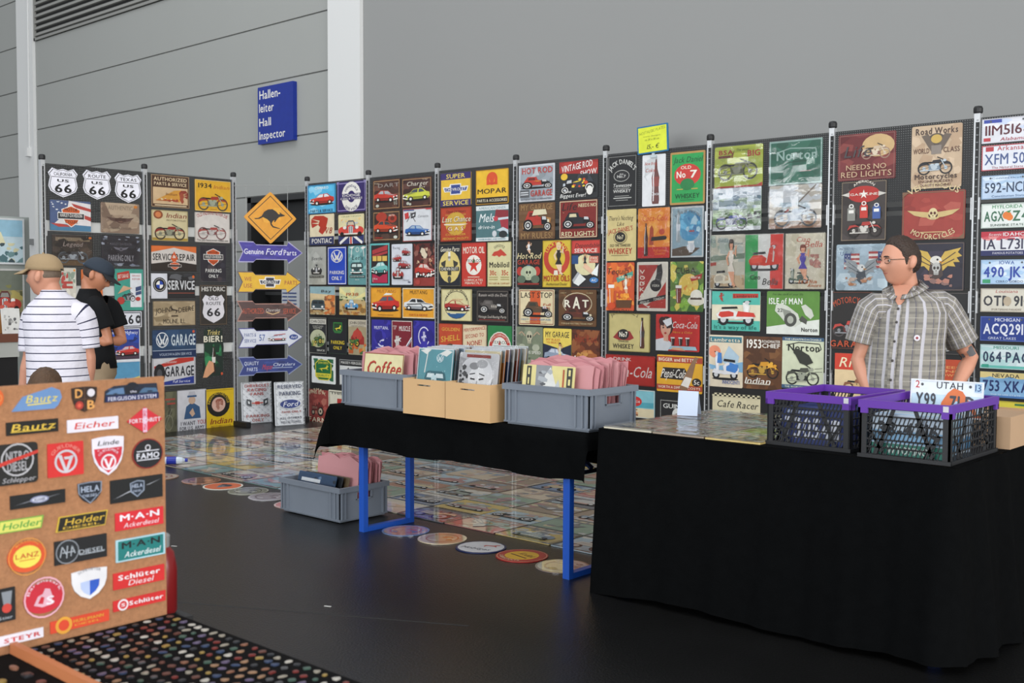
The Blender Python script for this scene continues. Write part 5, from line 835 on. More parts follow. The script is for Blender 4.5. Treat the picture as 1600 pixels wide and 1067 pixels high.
# ------------------------------------------------------------------ folding table with the black cloth and its boxes
M_BLUE = mat('blue_steel', '1c4fae', .35); M_WOODTOP = mat('table_board', '8a6a44', .6)
M_CLOTH = mat('black_molton', '090a0b', .95, var=.25, vscale=20, bump=.25, bscale=260, spec=.05)
ft = empty('folding_table', (-4.45, 4.65, 0), 0, 'folding table on blue steel legs beneath a short black cloth', 'table')
T0, T1, TY0, TY1, TZ = -5.5, -3.46, 4.41, 4.91, .775
sub(MB().box(T0, TY0, TZ-.028, T1, TY1, TZ), 'tabletop', M_WOODTOP, ft)
for x in (-5.22, -3.58):
    for y in (4.43, 4.82):
        sub(MB().box(x-.022, y-.018, 0, x+.022, y+.018, TZ-.028), 'leg', M_BLUE, ft)
    sub(MB().box(x-.02, 4.43, .0, x+.02, 4.82, .03), 'foot_bar', M_BLUE, ft)
    sub(MB().bar((x, 4.43, .545), (x, 4.82, .545), .018, .018), 'stretcher', mat('dark_steel', '1c2a50', .4), ft)
    d = .3 if x < -4.5 else -.3
    sub(MB().bar((x, 4.625, .56), (x+d, 4.625, TZ-.03), .03, .015), 'brace', M_BLUE, ft)
def drape(name, x0, y0, x1, y1, z, over, label, nx=60, ny=22):
    ox, oy, orr = over; mb = MB(); g = []
    us = [x0-ox+(x1-x0+ox+orr)*i/nx for i in range(nx+1)]; vs = [y0-oy+(y1-y0+2*oy)*j/ny for j in range(ny+1)]
    us = sorted(set(us+[x0, x1])); vs = sorted(set(vs+[y0, y1]))
    for v in vs:
        row = []
        for u in us:
            dx = min(0, u-x0)+max(0, u-x1); dy = min(0, v-y0)+max(0, v-y1)
            h = math.hypot(dx, dy); wv = .012*math.sin(u*13+v*3)+.008*math.sin(u*29+1)
            cx = min(max(u, x0), x1); cy = min(max(v, y0), y1)
            kf = .34 if dx < 0 and dy else .10
            X = cx+(dx*kf+(dx/h*.012 if h else 0)); Y = cy+(dy*kf*.6+(dy/h*.012 if h else 0))
            if h:
                if abs(dy) > abs(dx): Y += wv*h/.25*(1 if dy > 0 else -1)
                else: X += wv*h/.25
            row.append((X, Y, z-h*.985+.008*math.sin(u*7)*(h > .2) if h else z+.001))
        g.append(row)
    for j in range(len(vs)-1):
        for i in range(len(us)-1): mb.poly([g[j][i], g[j][i+1], g[j+1][i+1], g[j+1][i]])
    me_o = mb.build(name, M_CLOTH, smooth=True)
    bmx = bmesh.new(); bmx.from_mesh(me_o.data); bmesh.ops.remove_doubles(bmx, verts=bmx.verts, dist=1e-5); bmx.to_mesh(me_o.data); bmx.free()
    return tag(me_o, label, 'tablecloth')
drape('tablecloth', T0-.01, TY0-.01, T1+.01, TY1+.01, TZ+.004, (.28, .25, .09), 'short black cloth over the folding table with pointed hanging corners')
TZ += .006
M_GREYBOX = mat('grey_plastic', '757d88', .5, var=.05, vscale=10, bump=.05, bscale=30)
def euro_box(x0, y0, z0, Lx, Wy, H, label):
    r = empty('storage_box', (x0+Lx/2, y0+Wy/2, z0), 0, label, 'box', 'grey plastic stacking boxes')
    a, b = Lx/2, Wy/2; t = .006
    m = MB().box(-a+.01, -b+.01, 0, a-.01, b-.01, .012)
    for s in (-1, 1):
        m.box(-a, s*b-(t if s > 0 else 0), .012, a, s*b+(0 if s > 0 else t), H)
        xx = s*a; i0, i1 = (xx-t, xx) if s > 0 else (xx, xx+t)
        m.box(i0, -b, .012, i1, b, H-.085); m.box(i0, -b, H-.085, i1, -.06, H); m.box(i0, .06, H-.085, i1, b, H); m.box(i0, -.06, H-.045, i1, .06, H)
    m.build('shell', M_GREYBOX, r)
    e = .013
    MB().box(-a-e, -b-e, H-.032, a+e, -b, H).box(-a-e, b, H-.032, a+e, b+e, H).box(-a-e, -b, H-.032, -a, b, H).box(a, -b, H-.032, a+e, b, H).build('rim', M_GREYBOX, r)
    MB().box(-a-.006, -b-.006, .012, a+.006, -b, .022).box(-a-.006, b, .012, a+.006, b+.006, .022).box(a, -b, .012, a+.006, b, .022).box(-a-.006, -b, .012, -a, b, .022).build('base_ledge', M_GREYBOX, r)
    for sx in (-1, 1):
        for sy in (-1, 1):
            q = MB()
            for k in (.012, .04, .085):
                q.box(sx*(a-k)-.005, sy*(b+.005)-.006, .02, sx*(a-k)+.005, sy*(b+.005)+.006, H-.03)
                if k < .08: q.box(sx*(a+.005)-.006, sy*(b-k)-.005, .02, sx*(a+.005)+.006, sy*(b-k)+.005, H-.03)
            q.build('corner_rib', M_GREYBOX, r)
    for s in (-1, 1):
        MB().box(s*(a+.004)-.003, -.068, H-.09, s*(a+.004)+.003, -.06, H-.04).box(s*(a+.004)-.003, .06, H-.09, s*(a+.004)+.003, .068, H-.04).box(s*(a+.004)-.003, -.068, H-.093, s*(a+.004)+.003, .068, H-.085).build('handle_frame', M_GREYBOX, r)
    return r
M_PINK = [mat('pink_foam_'+n, h, .75) for n, h in (('a', 'c08488'), ('b', 'b6787d'), ('c', 'c58c8f'))]
def pink_sheet(x, y, z, W, H, seed, label, group, lean=.12, yaw=0):
    rn = random.Random(seed); nx, nz = 8, 5; mb = MB()
    f1, f2 = rn.uniform(5, 9), rn.uniform(0, 6)
    def P(i, j, s):
        u = i/nx; v = j/nz; edge = .012*math.sin(u*f1*2+f2)*(v > .9)+(-.012 if i in (0, nx) and j == nz else 0)
        return ((u-.5)*W+.004*math.sin(v*9+f2), s*(.0045 if 0 < i < nx and 0 < j < nz else .002)+.002*math.sin(u*f1+f2)*v, v*H+edge)
    fr = [[P(i, j, -1) for i in range(nx+1)] for j in range(nz+1)]; bk = [[P(i, j, 1) for i in range(nx+1)] for j in range(nz+1)]
    for j in range(nz):
        for i in range(nx):
            mb.poly([fr[j][i], fr[j][i+1], fr[j+1][i+1], fr[j+1][i]]); mb.poly([bk[j+1][i], bk[j+1][i+1], bk[j][i+1], bk[j][i]])
    for j in range(nz):
        mb.poly([fr[j+1][0], bk[j+1][0], bk[j][0], fr[j][0]]); mb.poly([fr[j][nx], bk[j][nx], bk[j+1][nx], fr[j+1][nx]])
    for i in range(nx): mb.poly([fr[nz][i], fr[nz][i+1], bk[nz][i+1], bk[nz][i]])
    o = mb.build('foam_sleeve', M_PINK[seed % 3], None, (x, y, z), (-lean, 0, yaw))
    return tag(o, label, 'sleeve', group)
def fill_pink(x0, x1, y0, y1, z, H, n, seed, where):
    rn = random.Random(seed); res = []
    for k in range(n):
        y = y0+(y1-y0)*k/max(1, n-1)
        res.append(pink_sheet((x0+x1)/2+rn.uniform(-.012, .012), y, z, (x1-x0)-rn.uniform(0, .03), H+rn.uniform(-.015, .015), seed*31+k, ORD[k]+' pink foam sleeve from the front of the '+where, 'pink foam sleeves in the '+where, .11))
    return res
def face_sign(x, y, z, W, H, lean, label, bgc, design, name='tin_sign', film=0, group=None, rot=0):
    o = sign((x, y, z), (PI/2-lean, 0, 0), W, H, label, bgc, design, group, .04, .004, film, name=name)
    return o
BH = .222
euro_box(-5.41, 4.42, TZ, .6, .4, BH, 'grey plastic box of pink sleeves at the pointed corner end of the cloth covered table')
fill_pink(-5.35, -4.86, 4.505, 4.75, TZ+.014, .335, 13, 3, 'box at the table corner')
face_sign(-5.085, 4.478, TZ+.25, .36, .17, .11, 'cream sign with red script on the first pink sleeve in the corner box', 'd8cfa0', 'b 8a4a30 1.5|i 7a2a20 51 46 86 50 Coffee|i b03a2a 50 48 86 50 Coffee', film=0)
euro_box(-4.02, 4.42, TZ, .58, .4, BH, 'grey plastic box of pink sleeves beside the long black table')
fill_pink(-3.985, -3.475, 4.495, 4.76, TZ+.014, .335, 14, 8, 'box beside the long table')
face_sign(-3.755, 4.468, TZ+.24, .36, .175, .11, 'cream and grey sign turned on its side before the pink sleeves by the long table', 'd8cc8c', 'r 8a8c90 26 0 56 100|p d8d8d4 38 0 44 70 54 96 66 40 62 0|p b8bcc0 60 20 70 60 76 20|n 5a5c60,a8acb0 8 30 10 58 90 14|r 3a3a34 8 4 17 96|r d8cc8c 11 10 14 30|r d8cc8c 11 40 14 60|r d8cc8c 11 70 14 90|r b0583a 78 10 81 90|r 3a3a34 86 4 96 96|r d8cc8c 89 14 93 34|r d8cc8c 89 44 93 62|r d8cc8c 89 72 93 90')
M_PINE = mat('pine_wood', 'cfa97a', .55, var=.10, vscale=3.0); M_PINED = mat('pine_end', 'b98d5e', .6)
def wood_box(x0, y0, z0, W, D, H, label, m=None):
    m = m or M_PINE
    r = empty('wooden_box', (x0+W/2, y0+D/2, z0), 0, label, 'box', 'pale wooden sorting boxes')
    a, b, t = W/2, D/2, .014
    q = MB().box(-a, -b, 0, a, -b+t, H-.038).box(-a, -b, H-.03, a, -b+t, H).box(-a, -b, H-.038, -.055, -b+t, H-.03).box(.055, -b, H-.038, a, -b+t, H-.03)
    q.build('front_panel', m, r)
    MB().box(-a, b-t, 0, a, b, H).build('back_panel', m, r)
    for s in (-1, 1): MB().box(min(s*a, s*(a-t)), -b+t, 0, max(s*a, s*(a-t)), b-t, H).build('side_panel', m, r)
    MB().box(-a+t, -b+t, .004, a-t, b-t, .014).build('bottom_panel', m, r)
    return r
wood_box(-4.79, 4.37, TZ, .352, .42, .208, 'pale wooden box with teal film wrapped signs between the grey box and its twin')
wood_box(-4.424, 4.36, TZ, .345, .42, .208, 'pale wooden box with a woman portrait sign at its front')
SW = [('5f9aa4', 'l w 3 20 60 26 96|p w 4 96 22 90 36 98 22 99|p w 60 92 80 88 96 96 80 99|m vw 52 78 72 92 5f9aa4 dfe8ea|m bus 20 34 84 66 5f9aa4 3a6a74 d8e4e6|n c8dce0,8fbcc4 12 0 0 100 60 14|b d8e0e2 2', 'teal film wrapped sign with palm trees in the first wooden box', 'n c8d4d8 2 0 0 1 1 1')]
bx = -4.615
face_sign(bx+.005, 4.455, TZ+.205, .29, .36, .12, SW[0][2], SW[0][0], SW[0][1], film=71)
rn = random.Random(12)
cols_w = ['8aa8b4', '5a6a7c', '7a5a44', '4a7a9a', '8a3a34', 'a8b0b4', '6a84a0', 'b0582e']
for k, c in enumerate(cols_w):
    mn = FM[(k*5) % len(FM)]
    face_sign(bx+rn.uniform(-.008, .008), 4.487+k*.032, TZ+.2+rn.uniform(0, .02), .28+rn.uniform(-.03, .02), .34+rn.uniform(0, .03), .12, ORD[k]+' film wrapped sign behind the teal one with palm trees, '+('grey blue', 'slate', 'brown', 'blue', 'dark red', 'silver', 'steel blue', 'rust')[k], c, 'r %s 0 80 100 100|m %s %s 3a3a3e c8ccd0 8a8a8a|b c8ccd0 2' % (PC[k], mn[1], PC[(k+3) % 11]), film=80+k, group='film wrapped signs behind the teal sign')
bx = -4.25
face_sign(bx, 4.44, TZ+.205, .305, .34, .12, 'black and white portrait sign of a light haired woman in the wooden box', 'b8b8ba', 'n d8d8da,98989a,c8c8ca 16 0 0 100 100 24|e 6a6a6c 50 56 38 34|e d0d0d2 46 74 38 20|e c4c4c6 26 58 16 20|e d8d8da 72 62 16 22|p dededf 26 62 30 30 50 14 68 28 72 62 60 76 38 76|e 8a8a8c 40 78 12 6|e a8a8aa 60 82 14 7|l 2a2a2c 3 32 57 44 56|l 2a2a2c 3 54 56 66 58|l 3a3a3c 2 30 64 44 66|l 3a3a3c 2 54 66 68 63|p 3a3a3c 42 30 50 34 58 30 50 24|l 9a9a9c 2 50 54 48 42 53 40|r 8a3a34 20 92 80 97|n 2a2a2c,4a4a4c 10 4 30 26 80 9', film=77)
cols_w = ['b08a5a', 'c87a2e', '3a4a6a', '8a8a86', '9a4a34', '5a7a8a', 'c8b890', '6a6a70']
for k, c in enumerate(cols_w):
    mn = FM[(k*7+2) % len(FM)]
    face_sign(bx+rn.uniform(-.01, .01), 4.477+k*.033, TZ+.208+rn.uniform(0, .02), .285+rn.uniform(-.03, .02), .35+rn.uniform(0, .03), .12, ORD[k]+' film wrapped sign behind the portrait sign, '+('tan', 'orange', 'navy', 'grey', 'brick red', 'grey blue', 'cream', 'dark grey')[k], c, 'r %s 0 80 100 100|m %s %s 3a3a3e c8ccd0 8a8a8a|b c8ccd0 2' % (PC[-k-1], mn[1], PC[(k+5) % 11]), film=90+k, group='film wrapped signs behind the portrait sign')
# grey box standing on the floor
euro_box(-6.11, 4.46, .0055, .62, .4, .225, 'grey plastic box of pink sleeves standing on the dark floor beside the table leg')
fill_pink(-5.98, -5.53, 4.63, 4.82, .02, .36, 11, 5, 'box on the floor')
for k, (c, dsg) in enumerate((('2f4a6a', 'n 6a84a0,c8d4dc,1f2c3c 12 0 50 100 100 16|r d8dce0 10 74 60 84'), ('22252a', 'n 8a8f94,3a4048 8 0 40 100 100 20|e c8ccd0 30 80 14 10'), ('6a5a44', 'n c8a05a,8a7450 8 0 40 100 100 20'))):
    face_sign(-5.84+k*.03, 4.53+k*.03, .16-k*.003, .40, .24, .3, ('dark blue', 'black', 'brown')[k]+' film wrapped sign leaning in the grey box on the floor', c, dsg, film=60+k)
# ------------------------------------------------------------------ long table with floor length black cloth
X0, X1, Y0, Y1, LZ = -3.335, -1.575, 4.37, 5.45, .815
lt = empty('sales_table', ((X0+X1)/2, (Y0+Y1)/2, 0), 0, 'long sales table hidden under a floor length black cloth', 'table')
sub(MB().box(X0+.01, Y0+.01, LZ-.03, X1-.01, Y1-.01, LZ), 'tabletop', M_WOODTOP, lt)
for x in (X0+.1, X1-.1):
    for y in (Y0+.1, Y1-.1): sub(MB().box(x-.02, y-.02, 0, x+.02, y+.02, LZ-.03), 'leg', M_BLUE, lt)
mb = MB(); path = []
def side(p, q, n, nx, ny):
    for k in range(n):
        t = k/n; path.append((p[0]+(q[0]-p[0])*t, p[1]+(q[1]-p[1])*t, nx, ny, t))
side((X0, Y1), (X0, Y0), 40, -1, 0); side((X0, Y0), (X1, Y0), 90, 0, -1); side((X1, Y0), (X1, Y1), 44, 1, 0); side((X1, Y1), (X0, Y1), 30, 0, 1)
NZ = 12; rings_ = []
for j in range(NZ+1):
    v = j/NZ; ring = []
    for k, (x, y, nx, ny, t) in enumerate(path):
        s_ = k*.021
        amp = (.004+.018*v) * (1.0 if nx else (.25+.9*max(0, t-.45)))
        fold = amp*(math.sin(s_*20+1.2*math.sin(s_*4))+.4*math.sin(s_*47+2))
        out = .006+(.07 if nx >= 0 else .03)*v + fold
        hem = .012+.014*math.sin(s_*5+1)+ (.05*(1-abs(t-.6)*2) if ny < 0 else .02)*.4
        corner = 1.0
        ring.append((x+nx*out*corner, y+ny*out*corner, LZ+.004-(LZ-hem)*v))
    rings_.append(ring)
mb.rings(rings_, cap=False)
mb.poly([(X0-.008, Y0-.008, LZ+.005), (X1+.008, Y0-.008, LZ+.005), (X1+.008, Y1+.008, LZ+.005), (X0-.008, Y1+.008, LZ+.005)])
tc2 = mb.build('tablecloth', M_CLOTH, smooth=True); tag(tc2, 'floor length black cloth with folds around the long sales table', 'tablecloth')
LZ += .0065
rnd = random.Random(23)
for r in range(4):
    for c in range(3):
        x = X0+.155+c*.295; y = Y0+.135+r*.255
        if r == 1 and c == 2: bn, bc, ds, mn = 'yellow green', 'b4c04a', 'n a8b83c,c8d060 6 0 0 100 100 30', 'bare film'
        else:
            bn, bc = FB[(r*5+c*3) % 12]; mn, mo = FM[(r*3+c*7) % 12]; ds = 'n d8d6d0,c4c8c8,d0c0b8,b8b4a8,c8ccd0 22 0 0 100 100 20|m %s %s 8a8a88 d8d8d4 a8a8a4|b dcdcd8 3' % (mo, bc)  # pale blotches paint in the wall's reflection on the table film
        sign((x, y, LZ), (0, 0, rnd.uniform(-.03, .03)), .285, .24, '%s sign with %s on the long table, %s row, %s along' % (bn, mn, ORD[r], ORD[c]), bc, ds, 'film wrapped signs lying on the long table', .02, .008, film=100+r*3+c, m=M_FLOORPRINT)
wc = MB()
for s in (-1, 1): wc.poly([(-.055, 0, .13), (.055, 0, .128), (.06, s*.05, 0), (-.05, s*.05, 0)]); wc.poly([(-.055, s*.0015, .13), (.055, s*.0015, .128), (.06, s*.0515, 0), (-.05, s*.0515, 0)])
o = wc.build('folded_card', mat('white_card', 'bcc8dc', .6), None, (-3.25, 5.05, LZ+.0165), (0, 0, .35)); tag(o, 'white folded card standing on the signs at the end of the long table', 'card')
# folding crates
M_PURPLE = mat('purple_plastic', '5f2f9c', .4); M_CRATE = mat('black_crate_plastic', '1b1c1f', .45)
def crate(x, y, z, W, D, H, rz, label):
    r = empty('folding_crate', (x, y, z), rz, label, 'crate', 'black folding crates with purple rims')
    a, b = W/2, D/2
    MB().box(-a, -b, 0, a, b, .012).box(-a-.006, -b-.006, .0, a+.006, -b+.004, .016).box(-a-.006, b-.004, 0, a+.006, b+.006, .016).box(a-.004, -b, 0, a+.006, b, .016).box(-a-.006, -b, 0, -a+.004, b, .016).build('base', M_CRATE, r)
    for sx in (-1, 1):
        for sy in (-1, 1):
            q = MB(); x0, x1 = sorted((sx*a, sx*(a-.03))); y0, y1 = sorted((sy*b, sy*(b-.008)))
            q.box(x0, y0, .012, x1, y1, H-.03); x0, x1 = sorted((sx*a, sx*(a-.008))); y0, y1 = sorted((sy*b, sy*(b-.03))); q.box(x0, y0, .012, x1, y1, H-.03)
            q.build('corner_post', M_CRATE, r)
    def lattice(L, sgn, axis):
        q = MB(); h0, h1 = .014, H-.032; rows = 6; th = .004
        def bar(u0, v0, u1, v1, wd):
            d = math.hypot(u1-u0, v1-v0) or 1; nx_, nz_ = -(v1-v0)/d*wd/2, (u1-u0)/d*wd/2
            pts = [(u0-nx_, v0-nz_), (u1-nx_, v1-nz_), (u1+nx_, v1+nz_), (u0+nx_, v0+nz_)]
            off = sgn*(b-.004) if axis == 'x' else sgn*(a-.004)
            P = lambda u, v, e: (u, off+e, v) if axis == 'x' else (off+e, u, v)
            f = [P(u, v, -th/2) for u, v in pts]; g = [P(u, v, th/2) for u, v in pts]
            q.poly(f); q.poly(g[::-1])
            for k in range(4): q.poly([f[k], g[k], g[(k+1) % 4], f[(k+1) % 4]])
        for k in range(rows+1):
            v = h0+(h1-h0)*k/rows; bar(-L, v, L, v, .0065)
        n = int(2*L/(.0172 if axis == 'x' else .03))
        for k in range(n+1):
            u = -L+2*L*k/n
            for i in range(rows):
                va, vb = h0+(h1-h0)*i/rows, h0+(h1-h0)*(i+1)/rows
                if i == rows-1 and abs(u) < .06 and axis == 'x': continue
                s_ = .011
                if abs(u)+s_/2 <= L: bar(u-s_/2, va, u+s_/2, vb, .0045)
        for s in (-1, 1): bar(s*L*.75, h0, s*L*.28, h1, .016); bar(s*L*.52, h0, s*L*.9, h1*.55, .012)
        o = q.build('lattice_side', M_CRATE, r); o['kind'] = 'stuff'
    for s in (-1, 1): lattice(a-.028, s, 'x'); lattice(b-.028, s, 'y')
    e = .006
    rm = MB().box(-a-e, -b-e, H-.032, a+e, -b+.012, H).box(-a-e, b-.012, H-.032, a+e, b+e, H).box(-a-e, -b+.012, H-.032, -a+.012, b-.012, H).box(a-.012, -b+.012, H-.032, a+e, b-.012, H)
    for sx in (-1, 1):
        for sy in (-1, 1):
            x0, x1 = sorted((sx*(a+e), sx*(a-.035))); y0, y1 = sorted((sy*(b+e), sy*(b-.004))); rm.box(x0, y0, H-.055, x1, y1, H-.032)
            x0, x1 = sorted((sx*(a+e), sx*(a-.004))); y0, y1 = sorted((sy*(b+e), sy*(b-.035))); rm.box(x0, y0, H-.055, x1, y1, H-.032)
    rm.build('rim', M_PURPLE, r)
    MB().box(a-.028, -b-e-.001, H-.027, a-.006, -b-e, H-.004).build('sticker', mat('paper_sticker', 'c8c8cc', .6), r)
    return r
crate(-2.235, 4.70, LZ, .40, .52, .238, -.03, 'black folding crate with a purple rim holding dark blue plates')
crate(-1.785, 4.645, LZ, .375, .54, .24, .0, 'black folding crate with a purple rim holding pale plates at the table corner')
def card_plate(x, y, z, H, label, bgc, design, group, rz=0, lean=.06, W=.3):
    return sign((x, y, z+H/2), (PI/2-lean, 0, rz), W, H, label, bgc, design, group, .08, .003, name='licence_plate', cat='licence plate')
rnd = random.Random(41)
for k in range(13):
    c = ('2c3a72', '2a3660', '3a4680', '3a4270')[k % 4]
    card_plate(-2.235+rnd.uniform(-.008, .008), 4.475+k*.034, LZ+.014, .158, ORD[k]+' dark blue licence plate from the front of the crate of dark plates', c, 'r a8b4d0 8 84 60 92'+''.join('|f dfe2ee %d 44 13 56 %s' % (12+q*15, '73054186'[(q+k) % 8]) for q in range(6)), 'dark plates in the folding crate', -.03)
for k in range(10):
    c = ('c8d8e8', 'a8c8e0', 'd8dce0', 'b8d0d8')[k % 4]
    d = 'r 8ab8dc 0 30 100 60|r 2a7a6a 0 0 100 28|t d8e0dc 50 13 56 18 WYOMING|f 30343a 50 64 84 34 38-4716' if k == 0 else 'r 6aa8d8 0 10 100 40|f 3a4458 50 56 84 40 5-K%d2' % (310+k)
    card_plate(-1.785+rnd.uniform(-.008, .008), 4.42+k*.036, LZ+.014, .17, ORD[k]+' pale licence plate from the front of the corner crate' if k else 'pale licence plate with a green foot at the front of the corner crate', c, d, 'pale plates in the folding crate' if k else None)
pu0, pu1 = at(1424, 600, 1, 4.81), at(1536, 640, 1, 4.81)
o = card_plate((pu0.x+pu1.x)/2, 4.81, pu0.z-.135, .16, 'pale blue plate with an orange rock arch standing up out of the corner crate', 'c4dcec', 'r dfe6ee 0 60 100 100|t 2a2a30 54 86 36 18 UTAH|e 4a4c50 16 86 2|e 4a4c50 82 86 2|r e8e8ea 5 74 14 98|t b83a44 9.5 86 6 20 2|r a8c8e0 88 72 97 96|t 3a5a8a 92.5 84 8 18 13|p d8703a 40 0 44 40 52 66 60 80 72 72 80 50 90 30 92 0|p a8c8e0 56 0 58 30 64 46 74 36 76 0|f 3a3c44 22 44 28 38 Y99|f 3a3c44 72 40 34 38 7LD|r d86a3a 0 0 100 14|b e0e4e8 2', None, -.0, .1, .315)
# shallow wooden crate on the table end
wb = empty('wooden_crate', (-1.85, 5.22, LZ), 0, 'shallow pale wooden crate at the far end of the long table', 'crate')
M_PLY = mat('birch_ply', 'b89878', .6, var=.1, vscale=3)
a, b, H = .28, .21, .142
for nm, bx_ in (('front_panel', (-a, -b, 0, a, -b+.012, H)), ('back_panel', (-a, b-.012, 0, a, b, H)), ('side_panel', (-a, -b+.012, 0, -a+.012, b-.012, H)), ('side_panel', (a-.012, -b+.012, 0, a, b-.012, H)), ('bottom_panel', (-a+.012, -b+.012, .0, a-.012, b-.012, .01)), ('lid', (-a+.012, -b+.012, H-.02, a-.012, b-.012, H-.008))):
    MB().box(*bx_).build(nm, M_PLY, wb)
# things on the floor
p = at(272, 722, 2, .03)
bt = empty('water_bottle', (p.x, p.y, .045), .9, 'clear plastic water bottle with a blue cap lying on the floor signs', 'bottle')
M_PET = mat('clear_pet', 'c8d4e0', .1); M_BLUECAP = mat('blue_cap', '20309a', .4)
q = MB().rings([[(xx, r_*math.cos(2*PI*j/12), r_*math.sin(2*PI*j/12)) for j in range(12)] for xx, r_ in ((-.12, .028), (-.118, .032), (.04, .032), (.07, .026), (.085, .013), (.1, .013))]); q.build('body', M_PET, bt)
MB().rings([[(xx, .016*math.cos(2*PI*j/12), .016*math.sin(2*PI*j/12)) for j in range(12)] for xx in (.09, .112)]).build('cap', M_BLUECAP, bt)
MB().rings([[(xx, .0335*math.cos(2*PI*j/12), .0335*math.sin(2*PI*j/12)) for j in range(12)] for xx in (-.06, .02)], cap=False).build('wrapper', M_BLUECAP, bt)
for x, y, lb in ((512, 947, 'small white paper scrap on the dark floor before the folding table'), (272, 853, 'thin white paper strip on the dark floor beside the cork board')):
    p = at(x, y, 2, .002); o = MB().box(-.018, -.005, 0, .018, .005, .0015).build('paper_scrap', mat('scrap_white', 'b8b8b4', .8), None, (p.x, p.y, .001), (0, 0, .4)); tag(o, lb, 'paper scrap')
# ------------------------------------------------------------------ nearest stall: cork board with cloth badges, tray of pins
M_CORK = mat('cork', 'a87753', .9, var=.3, vscale=110, bump=.3, bscale=300)
tb = empty('stall_table', (-2.2, .9, 0), 0, 'low stall table under the cork board and pin trays', 'table')
sub(MB().box(-2.9, .2, .70, -2.3, 1.42, .735).box(-2.3, .2, .70, -1.50, 1.372, .735), 'tabletop', M_BLACK, tb)
for x in (-2.85, -1.56):
    for y in (.26, 1.3): sub(MB().box(x-.025, y-.025, 0, x+.025, y+.025, .70), 'leg', M_BLACK, tb)
cbd = empty('cork_board', (-2.306, .95, .74), 0, 'cork board covered with embroidered tractor badges standing on the stall table', 'notice board')
CT = 1.312
sub(MB().box(-2.316, .5, .736, -2.304, 1.353, CT), 'cork_sheet', M_CORK, cbd)
sub(MB().bar((-2.318, .7, 1.2), (-2.55, .7, .745), .03, .012).bar((-2.318, 1.2, 1.2), (-2.55, 1.2, .745), .03, .012), 'stand', M_BLACK, cbd)
def badge(x0, y0, x1, y1, label, bgc, design, shape=.04, skew=0):
    XP = -2.3035
    c = at((x0+x1)/2, (y0+y1)/2, 0, XP); e1, e2 = px(c+Vector((0, .02, 0))), px(c+Vector((0, -.02, 0)))
    dxp = (e1[0]-e2[0])/.04; sl = abs((e1[1]-e2[1])/(e1[0]-e2[0])); f1, f2 = px(c+Vector((0, 0, .02))), px(c-Vector((0, 0, .02))); dyp = abs(f1[1]-f2[1])/.04
    W = (x1-x0)/dxp; H = max(.4*(y1-y0), (y1-y0)-sl*(x1-x0))/dyp
    sign((c.x+.0003, c.y, c.z), ROT['L'], W, H, label, bgc, design, 'embroidered badges on the cork board', shape, .0025, m=M_CLOTHPATCH, name='cloth_badge', cat='badge', face='embroidery')
PENN = [(0,0),(14,40),(22,64),(80,100),(96,84),(100,50),(92,14),(84,0)]
HEX = [(0,50),(34,84),(50,100),(66,84),(100,50),(66,16),(50,0),(34,16)]
PAR = [(0,0),(6,100),(100,100),(94,0)]
badge(-14,608,5,636,'orange round cloth badge cut by the picture edge','d8642e','e e09050 50 50 36|e d8642e 50 50 28','round')
badge(18,603.4,96.5,643,'light blue pennant shaped badge with yellow script','6a8fc0','i dccb60 58 52 62 36 Bautz|p dccb60 30 22 78 26 78 31 30 28',PENN)
badge(111.5,602.5,151,645,'dark four field shield badge with letters and a red rose','33241e','r 6a4a34 49 4 51 96|r 6a4a34 4 50 96 52|f dca05a 27 75 30 34 D|f dca05a 74 28 30 34 B|e dcd8e0 75 75 15|e a83a30 28 28 16|e d85a44 28 28 8',CREST)
badge(163,597,248.3,629.7,'dark badge with two blue tractors over a lettered band','232a3a','p 5a7aa0 2 50 14 78 34 84 36 46|p 4a6a8a 62 46 70 76 94 70 98 46|e 1a1e28 50 68 13|n 3a5070,20283a 8 4 44 96 90 10|r 1f2a5a 2 6 98 40|t d8d8e8 50 22 88 22 FERGUSON SYSTEM|i d8d8e8 51 58 12 14 the',[(0,4),(2,70),(18,96),(60,100),(96,98),(98,44),(100,40),(100,6)])
badge(9.7,653,91,681,'narrow black badge with underlined yellow script','1c1a16','i e0be4a 51 56 84 54 Bautz|r e0be4a 8 20 84 27',.02)
badge(105,649.3,184.6,676.5,'white badge with red script','e4e0ea','i d03a34 52 50 78 50 Eicher',.03)
badge(198,633.4,253,679,'red diamond shaped badge with crossed white lettering','cc2f3a','p e0b8d0 44 4 56 4 56 96 44 96|t ece4ee 50 50 88 16 FORTSCHRITT|t cc2f3a 50 82 8 10 D|t cc2f3a 50 70 8 10 R|t cc2f3a 50 30 8 10 S|t cc2f3a 50 18 8 10 E',HEX)
badge(-6,688.7,59,760,'large black badge with a grey ring and a red diagonal band','22211f','o b8b8bc 50 60 40 4|f a8a8ac 50 70 56 22 NITRO|f a8a8ac 50 44 50 22 DIESEL|p c83a30 0 44 100 72 100 80 0 54|i a8a8ac 52 12 80 12 Schlepper',.1)
badge(74,687.8,130,746.8,'square red badge with a silver ring and letter','d0302e','a e08a80 50 42 40 120 10 GUELDNER|o c8c4cc 50 44 32 6|p c8c4cc 28 64 38 64 50 24 62 60 72 60 54 12 46 12|p c8c4cc 44 58 68 58 64 50 46 50',.03)
badge(143.4,678.4,193,745,'red and white shield badge with black script heading','e4e0ec','p cc3040 6 70 94 70 92 50 80 28 50 6 20 28 8 50|i 2a2a30 50 84 66 12 Linde|t e0c0cc 50 64 70 5 * * * * *|a e0c0cc 50 34 34 110 6 GUELDNER|o e8e0e8 50 34 24 5|p e8e0e8 34 44 42 44 50 26 58 44 66 44 52 16 48 16',CREST)
